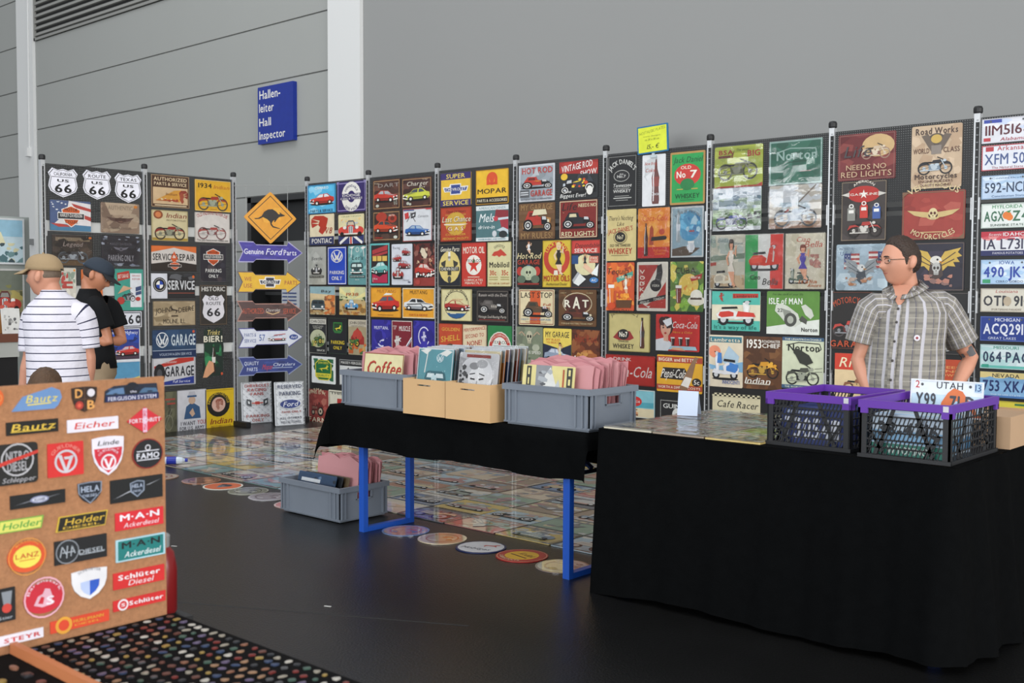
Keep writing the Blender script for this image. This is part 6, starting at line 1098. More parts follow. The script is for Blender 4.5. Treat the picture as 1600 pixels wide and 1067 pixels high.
badge(206,682,254,734.6,'round black badge with white capitals and a red rim','8a2a26','e 1e1f22 50 50 47 47|o d8d8e0 50 70 9 3|f d8dae4 50 44 74 18 FAMO|r d8dae4 14 58 86 61|r d8dae4 14 29 86 32','round')
badge(121,749.6,158.5,789,'dark blue shield badge with silver capitals','1f2632','p 8a96a8 0 96 50 100 100 96 98 50 50 0 2 50|p 1f2632 5 93 50 96 95 93 93 50 50 6 7 50|f a8b4c8 50 68 76 26 HELA|t a8b4c8 50 38 64 12 DIESEL',CREST)
badge(172.4,739.5,254,787,'long black badge with a silver winged shield','191b1c','p a8acb4 4 16 34 44 50 50 30 36|p a8acb4 66 60 96 80 74 62|p 8a96a8 36 78 50 88 64 82 64 40 50 14 37 40|p 1f2a38 38 75 50 83 62 78 61 42 50 20 40 42|f a8b4c8 50 64 20 16 HELA|t a8b4c8 50 42 17 9 DIESEL',.02)
badge(16,763,102,796.5,'long black badge with thin silver wings around an oval','191b1c','p b0b4c0 8 28 40 46 46 54|p b0b4c0 92 72 60 54 56 48|e 8a90b0 52 50 17 26|e c8ccdc 52 50 14 18|t 4a5070 52 50 20 22 ALLGAIER',.02)
badge(-6,804,68.4,835,'yellow and green badge with green script cut by the picture edge','7ab04a','p d8d86a 3 8 8 92 96 92 92 8|i 3a9a44 52 52 80 52 Holder',PAR)
badge(87,795.6,168.6,832,'black badge in a thin yellow frame with yellow script','d0b040','p 22201a 3 6 8 94 97 94 93 6|i d8b440 54 60 76 42 Holder|t d8b440 48 22 70 14 DIESEL',PAR)
badge(180,790,255,830,'red badge with bold white letters over white script','d42c34','f ece8f0 50 70 82 34 M·A·N|i e8d4dc 52 26 72 26 Ackerdiesel',.02)
badge(181,830.3,257.7,879,'teal badge in a pale frame with black letters','a8d0dc','r 1f7a78 4 7 96 93|f 1a2024 50 72 78 28 M·A·N|i dce8ec 52 30 72 26 Ackerdiesel',.02)
badge(11,839.6,72,898.7,'round yellow badge with a red rim and red capitals','d8582e','o e8a04a 50 50 48 2|e e8d85a 50 50 36 36|t c8442c 50 54 60 16 LANZ|r d8883a 30 38 70 41|a e8a04a 50 50 38 90 7 BULLDOG','round')
badge(85,832,166.8,883.7,'black badge with a grey striped roundel and diesel lettering','1c1d1f','e 8a9098 24 50 22|e 24272b 24 50 20|l a8b0b8 2 10 30 14 74 22 40|l a8b0b8 2 22 24 24 76|l a8b0b8 2 30 30 32 74 38 40|r a8b0b8 14 46 36 50|t a8b0b8 70 40 50 18 DIESEL|r a8b0b8 46 27 94 30',.02)
badge(111.5,882.7,166.8,941,'white shield badge with a blue and pale inner shield','e4e4e8','a 8a8c94 50 20 62 58 9 SCHLUETER|p b8c8ec 24 60 50 62 50 12 34 24 25 40|p 2f5ac0 50 62 78 62 76 40 66 24 50 12',CREST)
badge(177,880,256.7,922,'red badge with white name and diesel script','d02c2c','f ece4e8 50 68 82 30 Schlüter|i e8d8dc 52 28 48 32 Diesel',.02)
badge(177,921,258.6,956,'red badge with a white ring before the name, lowest at the board edge','d02c2c','o ece0e6 18 50 10 3|f ece0e6 18 50 8 30 S|f ece4e8 62 52 66 38 Schlüter',.02)
badge(36.5,901.5,100,964,'round pink rimmed red badge with a white bear and letter','c82c3c','o e8b0c0 50 50 50 4|a e8c8d4 50 50 38 150 9 Bärenstark|p e0b0c0 24 30 34 56 46 62 52 78 64 74 70 50 66 24 44 20|p c82c3c 34 34 42 54 50 50 46 30|f ece4ec 64 38 20 26 S','round')
badge(-8,915.5,23.4,974,'black badge with a red and grey emblem cut by the picture edge','1c1c1e','p 8a9098 30 90 84 90 76 50 40 50|e c8443a 56 40 24 14|t a8b0b8 50 12 70 9 Stier',.03)
badge(-2,979,67.5,1010.6,'white badge with bold red slanted letters, lowest on the board','e6e2ec','f c83a3c 52 46 82 42 STEYR',.02)
badge(79,950.6,170.6,990,'orange badge with yellow roundel and lettering near the board foot','d8482c','o e0a03a 22 50 14 5|f e0a03a 64 64 52 26 HURLIMANN|t e0a03a 62 30 44 16 DIESEL',.02)
# trays
M_VELVET = mat('black_velvet', '0c0c0d', .95, spec=.1); M_BEECH = mat('beech_frame', 'b8734a', .5, var=.1, vscale=5)
ty = empty('pin_tray', (-1.92, 1.18, .736), 0, 'black velvet tray crowded with enamel pins before the cork board', 'tray')
sub(MB().box(-2.30, 1.0, .736, -1.515, 1.368, .752), 'velvet_base', M_VELVET, ty)
sub(MB().box(-2.3, .985, .736, -1.5, 1.0, .772), 'frame_rail', M_BEECH, ty)
sub(MB().box(-1.52, 1.0, .736, -1.505, 1.368, .758), 'frame_rail', M_BEECH, ty)
ty2 = empty('pin_tray', (-1.92, .8, .736), 0, 'second velvet tray behind the wooden rail in the nearest corner', 'tray')
sub(MB().box(-2.30, .6, .736, -1.515, .984, .75), 'velvet_base', M_VELVET, ty2)
kinds = []
r0_ = random.Random(9)
for c in ('5a3a32', '8a8478', '8a7440', '34405a', '6a2c28', 'a8a49c', '4a4a4c', '7a5442', '3c5248', '5a5068', '2a2c30', '8a6c54'):
    for s in range(2):
        k = len(kinds) % 4
        W, H = r0_.uniform(.014, .019), r0_.uniform(.009, .013)
        out = [rrect(W, H, .003), outline('round', W*.8, W*.7), [((x/100-.5)*W, (y/100-.5)*H*1.2) for x, y in CREST], outline('round', W*1.1, H*.8)][k]
        m = MB().prism(out, 0, .0025).prism([(x*.7, y*.7) for x, y in out], .0025, .0035)
        me = bpy.data.meshes.new('enamel_pin'); me.from_pydata(m.v, [], m.f); me.materials.append(mat('pin_'+c, c, .3, .5 if c in ('c8a858', '6a6a6c', 'b8b0a0') else 0, spec=.6)); kinds.append(me)
for i in range(25):
    for j in range(12):
        o = bpy.data.objects.new('enamel_pin', r0_.choice(kinds)); COL.objects.link(o)
        o.location = (-2.275+i*.0302+r0_.uniform(-.004, .004), 1.02+j*.0295+r0_.uniform(-.003, .003), .7522); o.rotation_euler = (0, 0, 1.2+r0_.uniform(-.5, .5))
        tag(o, 'small enamel pin in the rows on the black velvet tray', 'pin', 'enamel pins on the velvet tray')
for i in range(6):
    o = bpy.data.objects.new('enamel_pin', kinds[(i*5) % len(kinds)]); COL.objects.link(o); o.scale = (1.8, 1.8, 1.5)
    o.location = (-2.2+(i % 3)*.06, .90+(i//3)*.05, .7502); tag(o, 'larger pin in the tray behind the wooden rail', 'pin', 'pins in the nearest tray')
rb = empty('red_flask', (-2.365, 1.375, .735), 0, 'dark red flask with a grey cap standing behind the cork board', 'flask')
MB().lathe([(.03, 0), (.036, .008), (.037, .11), (.03, .15), (.018, .165)], seg=18).build('body', mat('red_enamel', '7a1a1c', .3), rb, smooth=True)
MB().lathe([(.02, .163), (.021, .19), (.016, .195)], seg=14).build('cap', mat('grey_cap', '8a8c8c', .4), rb)
# ------------------------------------------------------------------ the neighbouring stall at the picture edge
XS = -10.9
for y0, y1, lb, bgc, ds in ((341, 413, 'pale framed poster of a crowd under a blue sky on the neighbouring stall', 'b8ccd4', 'p 8fb8cc 0 60 100 60 100 100 0 100|p d8d4b0 0 40 50 70 60 44|n 6a8a8c,4a6a70,c8c4a0,3a4a50 30 0 0 100 46 14|b c8ccce 4'), (420, 503, 'framed poster of a red vintage car on a country road below another poster', '8a8460', 'p 6a7064 0 60 100 60 100 100 0 100|n 7a7a4a,a89a5a,5a5a3c 20 0 20 100 70 22|m front 24 18 92 62 a83a30 5a2a28 8a8a84|n c8584a,d8d0c8 8 30 24 80 50 9|r 5a564c 0 0 100 18|b b8b8b4 4')):
    a, b = at(-40, y0, 0, XS), at(36, y1, 0, XS)
    o = sign((XS+.02, (a.y+b.y)/2, (at(10, y0, 0, XS).z+at(10, y1, 0, XS).z)/2), ROT['L'], b.y-a.y, at(10, y0, 0, XS).z-at(10, y1, 0, XS).z, lb, bgc, ds, None, .01, .02, name='framed_poster', cat='poster')
a, b = at(-60, 330, 0, XS), at(42, 330, 0, XS)
pw = MB().box(XS-.03, a.y, 0, XS+.0, b.y+.02, at(10, 338, 0, XS).z).build('partition_panel', mat('stall_partition', '9aa09c', .6)); tag(pw, 'grey stall partition carrying two framed posters', 'partition')
XC = -9.6
a, b = at(-60, 520, 0, XC), at(27, 520, 0, XC); zt = at(10, 522, 0, XC).z
ctr = empty('sales_counter', (XC, (a.y+b.y)/2, 0), 0, 'dark sales counter with a white band at the neighbouring stall', 'counter')
sub(MB().box(XC-.7, a.y, 0, XC, b.y, zt-.2), 'body', M_DARK, ctr); sub(MB().box(XC-.72, a.y, zt-.2, XC+.01, b.y+.01, zt-.07), 'white_band', mat('counter_white', 'b0b2ac', .6), ctr); sub(MB().box(XC-.74, a.y, zt-.07, XC+.02, b.y+.02, zt), 'counter_top', mat('counter_brown', '6a3c28', .5), ctr)
for k in range(3):
    o = MB().box(-.012, -.11, 0, .012, .11, .2).build('picture_frame', mat('frame_wood', 'a8743c', .5), None, (XC-.12-.05*k, b.y-.17-.13*k, zt), (0, -.25, .2)); tag(o, ('first', 'second', 'third')[k]+' of the wooden frames leaning on the neighbouring counter', 'picture frame', 'wooden frames on the counter')
o = sign((XC-.06, b.y-.03, zt+.11), (PI/2-.15, 0, PI/2), .16, .22, 'white print in a clear sleeve propped at the counter end', 'd8d8d4', 'n 8a8a88,b0b0ac,5a5a5c 16 14 14 86 80 16|b e0e0dc 4', None, .01, .006, name='small_print', cat='print')
# ------------------------------------------------------------------ people (built in a frame turned to the camera: x to the picture's right, y away, z up)
M_SKIN = mat('skin', 'c68d74', .5, var=.08, vscale=14); M_SKIN2 = mat('skin_tanned', 'b67a5c', .5, var=.08, vscale=14)
M_HAIR = mat('brown_hair', '33241b', .55, var=.5, vscale=70, bump=.8, bscale=120); M_HAIRG = mat('grey_hair', '6a5a4c', .7, var=.4, vscale=60)
def merged(mb, name, m, parent, voxel, smooth=3):
    o = mb.build(name, m, parent)
    md = o.modifiers.new('r', 'REMESH'); md.mode = 'VOXEL'; md.voxel_size = voxel
    s = o.modifiers.new('s', 'SMOOTH'); s.iterations = smooth; s.factor = .5
    dg = bpy.context.evaluated_depsgraph_get(); me = bpy.data.meshes.new_from_object(o.evaluated_get(dg))
    o.modifiers.clear(); old = o.data; o.data = me; bpy.data.meshes.remove(old); me.name = name
    if not me.materials: me.materials.append(m)
    me.polygons.foreach_set('use_smooth', [True]*len(me.polygons))
    return o
def gs(x, s): return math.exp(-(x/s)**2)
def head_point(d, k=1.0):
    """d: unit direction, face towards -y; returns the surface point in metres (centre of the skull at 0)"""
    x, y, z = d
    p = [x*.076*k, y*.098*k, z*.121*k]
    if z < 0:
        t = -z; p[0] *= 1-.20*t**1.6
        if y > 0: p[1] *= 1-.45*t**1.2
        else: p[1] *= 1-.06*t
    if y < 0:
        f = -y
        p[1] -= f*(.021*gs(x, .16)*gs(z+.12, .19) + .014*gs(x, .15)*gs(z+.24, .09) + .006*gs(z-.20, .10)*gs(x, .6) - .012*(gs(x-.36, .17)+gs(x+.36, .17))*gs(z-.06, .11)
                 + .006*gs(x, .3)*gs(z+.52, .07) - .005*gs(x, .3)*gs(z+.43, .035) + .006*gs(x, .28)*gs(z+.62, .06) + .030*gs(x, .35)*gs(z+.84, .17))
        p[0] *= 1+.03*gs(z+.15, .25)
    return Vector(p)
def head_shape(mb, M, seg=40, rg=30):
    rs = []
    for k in range(rg+1):
        t = -PI/2 + PI*(.012+.976*k/rg)
        rs.append([M @ head_point((math.cos(t)*math.sin(2*PI*j/seg), -math.cos(t)*math.cos(2*PI*j/seg), math.sin(t))) for j in range(seg)])
    mb.rings(rs)
    for s in (-1, 1):
        rr = []
        for k in range(7):
            t = -1.4+2.8*k/6
            rr.append([M @ Vector((s*(.074+.012*math.cos(t)*(1+.4*math.sin(a_))+.004), .014+.021*math.cos(t)*math.cos(a_)+.008*math.sin(t), -.004+.036*math.sin(t)+.0*a_)) + M.to_3x3() @ Vector((s*.007*math.sin(a_), 0, 0)) for a_ in [2*PI*j/10 for j in range(10)]])
        mb.rings(rr)
def hair_shell(M, name, parent, m, keep, th=.010):
    """cap of hair over the part of the skull where keep(x, y, z) > 0"""
    seg, rg = 44, 34; mb = MB(); idx = {}
    for k in range(rg+1):
        t = -PI/2 + PI*(.012+.976*k/rg)
        for j in range(seg):
            d = (math.cos(t)*math.sin(2*PI*j/seg), -math.cos(t)*math.cos(2*PI*j/seg), math.sin(t)); q = keep(*d)
            p = head_point(d); n = Vector(d); x_, y_, z_ = d
            off = max(-.006, min(th, q*.05)) + ((.004*noise.noise(Vector((x_*16, y_*5, z_*5))) + .003*noise.noise(Vector(d)*7)) if q > .06 else 0)
            idx[k, j] = len(mb.v); mb.v.append(tuple(M @ (p+n*off))); idx['q', k, j] = q
    for k in range(rg):
        for j in range(seg):
            j2 = (j+1) % seg
            if max(idx['q', k, j], idx['q', k, j2], idx['q', k+1, j], idx['q', k+1, j2]) > -.08: mb.f.append((idx[k, j], idx[k, j2], idx[k+1, j2], idx[k+1, j]))
    k = rg
    mb.f.append(tuple(idx[k, j] for j in range(seg)))
    return mb.build(name, m, parent, smooth=True)
def hairline(tab):
    def f(x, y, z):
        for (a, u), (b, v) in zip(tab, tab[1:]):
            if y <= b: return z-(u+(v-u)*(y-a)/(b-a))
        return z-tab[-1][1]
    return f
def hand_shape(mb, wrist, d, n, curl=.35, size=1.0, thumb=1):
    """palm, four fingers and a thumb; d points along the hand, n out of the palm"""
    d = Vector(d).normalized(); n = (Vector(n)-d*Vector(n).dot(d)).normalized(); s = d.cross(n); w = Vector(wrist); k = size
    mb.rings([[w+d*a*k+s*(r*k*math.cos(2*PI*j/10))+n*(.013*k*math.sin(2*PI*j/10)) for j in range(10)] for a, r in ((-.01, .024), (.02, .032), (.06, .042), (.088, .042), (.095, .036))])
    for i, (o, L) in enumerate(((-.032, .068), (-.011, .078), (.011, .073), (.032, .058))):
        b = w+d*.08*k+s*o*k; p1 = b+(d*math.cos(curl)+n*math.sin(curl))*L*.45*k+s*o*.12*k; p2 = p1+(d*math.cos(curl*2)+n*math.sin(curl*2))*L*.32*k; p3 = p2+(d*math.cos(curl*2.8)+n*math.sin(curl*2.8))*L*.26*k
        mb.tube([b, p1, p2, p3], [.0095*k, .009*k, .0082*k, .0068*k], 8, round_ends=True)
    b = w+d*.028*k+s*thumb*.026*k; p1 = b+(d*.6+s*thumb*.75+n*.3)*.04*k; p2 = p1+(d*.85+s*thumb*.3+n*.4)*.032*k
    mb.tube([b, p1, p2], [.012*k, .0105*k, .008*k], 8, round_ends=True)
def cloth_loft(mb, rings, seg, phase, amp=.006, seed=0, v0=0):
    """rings: (centre, radius right, radius deep, angle) stacked into an open tube with soft folds"""
    rs = []; uv = [v0]; prev = None
    for k, (c, ax, ay, n_) in enumerate(rings):
        c = Vector(c); ring = []
        for j in range(seg):
            a = 2*PI*j/seg+phase
            d = ax*math.cos(a)+ay*math.sin(a)
            f = 1 + amp*12*(noise.noise(Vector((math.cos(a)*2.2+seed, math.sin(a)*2.2, c.z*4)))) 
            ring.append(c+d*f)
        rs.append(ring)
        if prev is not None: uv.append(uv[-1]+(c-prev).length)
        prev = c
    mb.rings(rs, cap=False, uv=uv)
def stack(spec, turn):
    """(z, rx, ry, cx, cy) -> rings turned by turn about the vertical"""
    X = Vector((math.cos(turn), math.sin(turn), 0)); Y = Vector((-math.sin(turn), math.cos(turn), 0))
    return [((cx, cy, z), X*rx, Y*ry, 0) for z, rx, ry, cx, cy in spec]
def sleeve(pts, rads):
    out = []; pts = [Vector(p) for p in pts]; ref = None; q = []; qr = []
    for k in range(len(pts)-1):
        a, b, c, d = pts[max(0, k-1)], pts[k], pts[k+1], pts[min(len(pts)-1, k+2)]
        for t in (0, 1/3, 2/3):
            q.append(.5*(2*b+(c-a)*t+(2*a-5*b+4*c-d)*t*t+(3*b-a-3*c+d)*t**3)); qr.append(rads[k]+(rads[k+1]-rads[k])*t)
    pts = q+[pts[-1]]; rads = qr+[rads[-1]]
    for k, p in enumerate(pts):
        d = (pts[min(k+1, len(pts)-1)]-pts[max(k-1, 0)]).normalized()
        if ref is None: ref = Vector((0, -1, 0))
        x = (ref-d*ref.dot(d)).normalized(); y = d.cross(x)
        out.append((p, x*rads[k], y*rads[k], 0))
    return out
def cloth_mat(name, fn):
    m = bpy.data.materials.new(name); m.use_nodes = True; nt = m.node_tree; b = nt.nodes['Principled BSDF']
    b.inputs['Roughness'].default_value = .85; b.inputs['Specular IOR Level'].default_value = .2
    uv = nt.nodes.new('ShaderNodeUVMap'); uv.uv_map = 'UVMap'; sx = nt.nodes.new('ShaderNodeSeparateXYZ'); nt.links.new(uv.outputs[0], sx.inputs[0])
    def mth(op, a, bv=None):
        n = nt.nodes.new('ShaderNodeMath'); n.operation = op
        for k, v in enumerate((a, bv)):
            if v is None: continue
            if isinstance(v, (int, float)): n.inputs[k].default_value = v
            else: nt.links.new(v, n.inputs[k])
        return n.outputs[0]
    def mix(fac, A, B):
        n = nt.nodes.new('ShaderNodeMix'); n.data_type = 'RGBA'
        nt.links.new(fac, n.inputs['Factor'])
        for s, v in (('A', A), ('B', B)):
            if isinstance(v, str): n.inputs[s].default_value = (*lin(v), 1)
            else: nt.links.new(v, n.inputs[s])
        return n.outputs['Result']
    nt.links.new(fn(sx.outputs[0], sx.outputs[1], mth, mix), b.inputs['Base Color'])
    tc = nt.nodes.new('ShaderNodeTexCoord'); n2 = nt.nodes.new('ShaderNodeTexNoise'); n2.inputs['Scale'].default_value = 16; n2.inputs['Detail'].default_value = 4
    nt.links.new(tc.outputs['Object'], n2.inputs['Vector']); bp = nt.nodes.new('ShaderNodeBump'); bp.inputs['Strength'].default_value = .5; bp.inputs['Distance'].default_value = .02
    nt.links.new(n2.outputs['Fac'], bp.inputs['Height']); nt.links.new(bp.outputs['Normal'], b.inputs['Normal'])
    return m
def band(mth, v, period, width, off=0.0):
    return mth('LESS_THAN', mth('FRACT', mth('ADD', mth('DIVIDE', v, period), off)), width/period)
def plaid(u, v, mth, mix):
    c = mix(band(mth, u, 1/14, .012), '8a867e', '7f7b73'); c = mix(band(mth, v, .055, .012), c, '787570'); c = mix(band(mth, u, 1/28, .004), c, '62606a')
    c = mix(band(mth, v, .055, .003, .4), c, 'a8a49a'); c = mix(band(mth, u, 1/14, .0125, .55), c, 'b6b4ba'); return mix(band(mth, u, 1/14, .003, .43), c, 'b0aeb6')
def polo(u, v, mth, mix): return mix(band(mth, v, .046, .006), 'd4d2dc', '2a2c44')
M_PLAID = cloth_mat('checked_cotton', plaid); M_POLO = cloth_mat('striped_polo', polo)
M_TEE = mat('black_tshirt', '121315', .9, bump=.3, bscale=18, spec=.2); M_KHAKI = mat('khaki_cloth', '8a7860', .9, bump=.2, bscale=20); M_JEANS = mat('dark_trousers', '2a2e3a', .9, bump=.2, bscale=20)
M_SHOE = mat('dark_shoe', '1d1a18', .5)
def trousers(parent, hip, turn, m, H=1.0, waist=(.17, .125)):
    mb = MB(); cx, cy, z = hip
    X = Vector((math.cos(turn), math.sin(turn), 0))
    cloth_loft(mb, stack([(z+.10, waist[0], waist[1], cx, cy), (z+.03, waist[0]+.008, waist[1]+.012, cx, cy), (z-.05, waist[0]+.012, waist[1]+.01, cx, cy), (z-.11, .155, .11, cx, cy)], turn), 28, 0, .002)
    for s in (-1, 1):
        h = Vector((cx, cy, 0))+X*s*.088; k = Vector((cx, cy, 0))+X*s*.10
        cloth_loft(mb, sleeve([h+Z0*(z-.02), h+Z0*(z-.12), k+Z0*(z*.55), k+Z0*(z*.3), k+Z0*.06], [.092, .094, .07, .062, .06]), 18, 0, .004, s)
    return mb.build('trousers', m, parent, smooth=True)
def shoes(parent, hip, turn, front):
    cx, cy, z = hip; X = Vector((math.cos(turn), math.sin(turn), 0)); F = Vector((math.sin(turn), -math.cos(turn), 0))
    for s in (-1, 1):
        c = Vector((cx, cy, 0))+X*s*.10; mb = MB()
        mb.rings([[c+F*a+X*(r*math.cos(2*PI*j/12))+Z0*(hh+hh*math.sin(2*PI*j/12)*.98+.001) for j in range(12)] for a, r, hh in ((-.10, .02, .03), (-.085, .036, .045), (0, .042, .05), (.08, .046, .035), (.15, .04, .025), (.175, .015, .018))])
        mb.build('shoe', M_SHOE, parent, smooth=True)
def body_core(mb, hip, turn, chest, neck, M, arms, r_arm=1.0):
    cx, cy, z = hip; X = Vector((math.cos(turn), math.sin(turn), 0)); Y = Vector((-math.sin(turn), math.cos(turn), 0))
    def ring(c, rx, ry): return [Vector(c)+X*rx*math.cos(2*PI*j/16)+Y*ry*math.sin(2*PI*j/16) for j in range(16)]
    ch = Vector(chest); nk = Vector(neck)
    mb.rings([ring((cx, cy, z-.08), .10, .08), ring((cx, cy, z), .14, .095), ring((cx*.6+ch.x*.4, cy*.6+ch.y*.4, z+.16), .125, .085), ring(ch, .145, .095), ring(ch+Z0*.12, .15, .08), ring(nk-Z0*.03, .09, .065), ring(nk+Z0*.01, .06, .058)])
    mb.tube([nk-Z0*.06, nk+Z0*.02, M @ Vector((0, .032, -.05))], [.066, .058, .052], 14)
    for s in (-1, 1):
        h = Vector((cx, cy, 0))+X*s*.085; k = Vector((cx, cy, 0))+X*s*.10
        mb.tube([h+Z0*(z-.02), h+Z0*(z-.14), k+Z0*(z*.53), k+Z0*(z*.36), k+Z0*.08, k+Z0*.04], [.08, .075, .05, .052, .036, .034], 12)
    for a in arms:
        p = [Vector(q) for q in a['p']]; sh, el, wr = p
        mb.tube([sh, sh.lerp(el, .35), sh.lerp(el, .8), el, el.lerp(wr, .3), el.lerp(wr, .75), wr], [.05*r_arm, .047*r_arm, .040*r_arm, .038*r_arm, .041*r_arm, .031*r_arm, .026*r_arm], 12, round_ends=True)
        hand_shape(mb, wr, a.get('d', wr-el), a['n'], a.get('curl', .4), 1.0, a.get('thumb', 1))
    head_shape(mb, M)
def head_matrix(c, yaw, pitch=0, roll=0, k=1.0):
    """yaw 0 faces the camera (-y); negative turns towards the picture's left"""
    return Matrix.Translation(Vector(c)) @ Matrix.Rotation(yaw, 4, 'Z') @ Matrix.Rotation(pitch, 4, 'X') @ Matrix.Rotation(roll, 4, 'Y') @ Matrix.Scale(k, 4)
M_EYE = mat('eye_white', 'd8d4cc', .25); M_IRIS = mat('iris', '2a2018', .2); M_LIP = mat('lips', 'a4665a', .5)
def face_parts(root, M, brow=None):
    for s in (-1, 1):
        e = head_point(Vector((s*.36, -.9, .05)).normalized())
        MB().ball(M @ (e+Vector((0, .006, 0))), .0125, 12, 8).build('eye', M_EYE, root, smooth=True)
        MB().ball(M @ (e+Vector((0, -.0022, 0))), .0062, 10, 6).build('iris', M_IRIS, root, smooth=True)
        pts = [M @ (head_point(Vector((s*t, -.9, .2+.03*(1-abs(t-.38)*3))).normalized())+Vector((0, -.002, 0))) for t in (.16, .28, .4, .52)]
        MB().tube(pts, [.003, .0045, .004, .002], 6).build('eyebrow', brow or M_HAIR, root)
    pts = [M @ (head_point(Vector((t, -.9, -.47)).normalized())+Vector((0, -.001, 0))) for t in (-.26, -.12, 0, .12, .26)]
    MB().tube(pts, [.0015, .004, .0045, .004, .0015], 6).build('mouth', M_LIP, root)
def person(u, v_ground, F, label):
    """root standing where the photograph's column u meets distance F"""
    r_ = (u-800)/FPX*F
    return empty('person', (_c*r_-_s*F, _s*r_+_c*F, 0), YAW, label, 'person')

# --- the dealer in the checked shirt behind the long table
pr = person(1424, 0, 5.86, 'man in a grey checked short sleeve shirt and glasses standing behind the long table')
TURN = math.radians(-38)
hip = (-.04, 0, .93)
HM = head_matrix((-.072, -.01, 1.668), math.radians(-74), math.radians(2), 0, 1.06)
armR = dict(p=[(.145, .025, 1.415), (.352, .07, 1.155), (.215, -.06, .99)], n=(-.3, -.2, -1), curl=.3, thumb=-1)
armL = dict(p=[(-.185, .02, 1.41), (-.262, .05, 1.14), (-.22, -.04, .94)], n=(.6, 0, -.5), curl=.4, thumb=1)
mb = MB(); body_core(mb, hip, TURN, (-.03, 0, 1.28), (-.02, .02, 1.52), HM, [armR, armL], 1.08)
body = merged(mb, 'body', M_SKIN, pr, .0065, 2)
face_parts(pr, HM)
trousers(pr, hip, TURN, M_JEANS); shoes(pr, hip, TURN, 0)
mb = MB()
PH = PI/2
cloth_loft(mb, stack([(.90, .215, .165, -.045, -.01), (.96, .218, .172, -.048, -.012), (1.05, .215, .172, -.05, -.012), (1.14, .212, .165, -.045, -.008), (1.24, .212, .152, -.038, 0), (1.33, .215, .145, -.03, .005), (1.40, .212, .138, -.025, .01), (1.455, .185, .12, -.02, .015), (1.495, .13, .098, -.02, .018), (1.525, .088, .078, -.022, .018), (1.54, .075, .07, -.024, .016)], TURN), 56, PH, .007, 3)
cloth_loft(mb, sleeve([(.04, .01, 1.405), (.155, .028, 1.43), (.215, .04, 1.37), (.262, .052, 1.30), (.30, .06, 1.235)], [.085, .088, .084, .082, .086]), 26, 0, .008, 8)
cloth_loft(mb, sleeve([(-.08, .01, 1.40), (-.19, .02, 1.42), (-.225, .03, 1.36), (-.245, .04, 1.29), (-.258, .045, 1.235)], [.08, .084, .078, .076, .078]), 26, 0, .008, 5)
sh = mb.build('shirt', M_PLAID, pr, smooth=True)
s_ = sh.modifiers.new('t', 'SOLIDIFY'); s_.thickness = .003
# collar, placket, buttons, badge
fx = Vector((math.sin(TURN), -math.cos(TURN), 0)); sx_ = Vector((math.cos(TURN), math.sin(TURN), 0)); ncx = Vector((-.024, .016, 0))
mb = MB()
for s in (-1, 1):
    base = []; tip = []
    for k in range(9):
        a = s*(.12+ (PI-.12)*k/8)
        d = fx*math.cos(a)*.072+sx_*math.sin(a)*.078
        q_ = max(0, math.cos(a)); o_ = fx*math.cos(a)*(.100+.045*q_)+sx_*math.sin(a)*(.112+.035*q_)
        base.append(ncx+d+Z0*(1.575-.03*math.cos(a)*(k < 3)-.02*(1+math.cos(a)))); tip.append(ncx+o_+Z0*(1.528-.062*max(0, math.cos(a))**2))
    for k in range(8):
        i = len(mb.f); mb.poly([base[k], base[k+1], tip[k+1], tip[k]]); mb.uv[i] = ((.1*k, 0), (.1*k+.1, 0), (.1*k+.1, .05), (.1*k, .05))
cl = mb.build('collar', M_PLAID, pr, smooth=True); s_ = cl.modifiers.new('t', 'SOLIDIFY'); s_.thickness = .004
def chest_pt(z, ang, out=.004):
    spec = [(.90, .215, .165, -.045, -.01), (1.05, .215, .172, -.05, -.012), (1.14, .212, .165, -.045, -.008), (1.24, .212, .152, -.038, 0), (1.33, .215, .145, -.03, .005), (1.40, .212, .138, -.025, .01), (1.455, .185, .12, -.02, .015), (1.495, .13, .098, -.02, .018)]
    for A, B in zip(spec, spec[1:]):
        if A[0] <= z <= B[0]:
            t = (z-A[0])/(B[0]-A[0]); q = [A[i]+(B[i]-A[i])*t for i in range(5)]
            return Vector((q[3], q[4], z))+fx*(q[2]+out)*math.cos(ang)+sx_*(q[1]+out)*math.sin(ang)
mb = MB(); zz = [.92+.052*k for k in range(11)]
for z0, z1 in zip(zz, zz[1:]):
    i = len(mb.f); mb.poly([chest_pt(z0, -.07, .010), chest_pt(z0, .11, .010), chest_pt(z1, .11, .010), chest_pt(z1, -.07, .010)]); mb.uv[i] = ((.02, z0), (.05, z0), (.05, z1), (.02, z1))
mb.build('placket', M_PLAID, pr, smooth=True)
mb = MB(); tz = [1.435, 1.46, 1.49, 1.52, 1.545]; tw = [.02, .12, .2, .3, .42]
for k in range(4): mb.poly([chest_pt(min(tz[k], 1.494), -tw[k]+.02, .008)+Z0*max(0, tz[k]-1.494)-fx*max(0, tz[k]-1.494)*.5, chest_pt(min(tz[k], 1.494), tw[k]+.02, .008)+Z0*max(0, tz[k]-1.494)-fx*max(0, tz[k]-1.494)*.5, chest_pt(min(tz[k+1], 1.494), tw[k+1]+.02, .008)+Z0*max(0, tz[k+1]-1.494)-fx*max(0, tz[k+1]-1.494)*.5, chest_pt(min(tz[k+1], 1.494), -tw[k+1]+.02, .008)+Z0*max(0, tz[k+1]-1.494)-fx*max(0, tz[k+1]-1.494)*.5])
mb.build('throat', M_SKIN, pr, smooth=True)
for z in (.95, 1.05, 1.15, 1.25, 1.35, 1.42):
    p = chest_pt(z, .02, .0125); MB().ball(p, (.007, .007, .007), 8, 5).build('button', mat('shirt_button', '3a3634', .4), pr)
p = chest_pt(1.27, .52, .012)
bd = MB().lathe([(.016, 0), (.016, .002), (.001, .003)], seg=14); nn = (fx*math.cos(.52)+sx_*math.sin(.52))
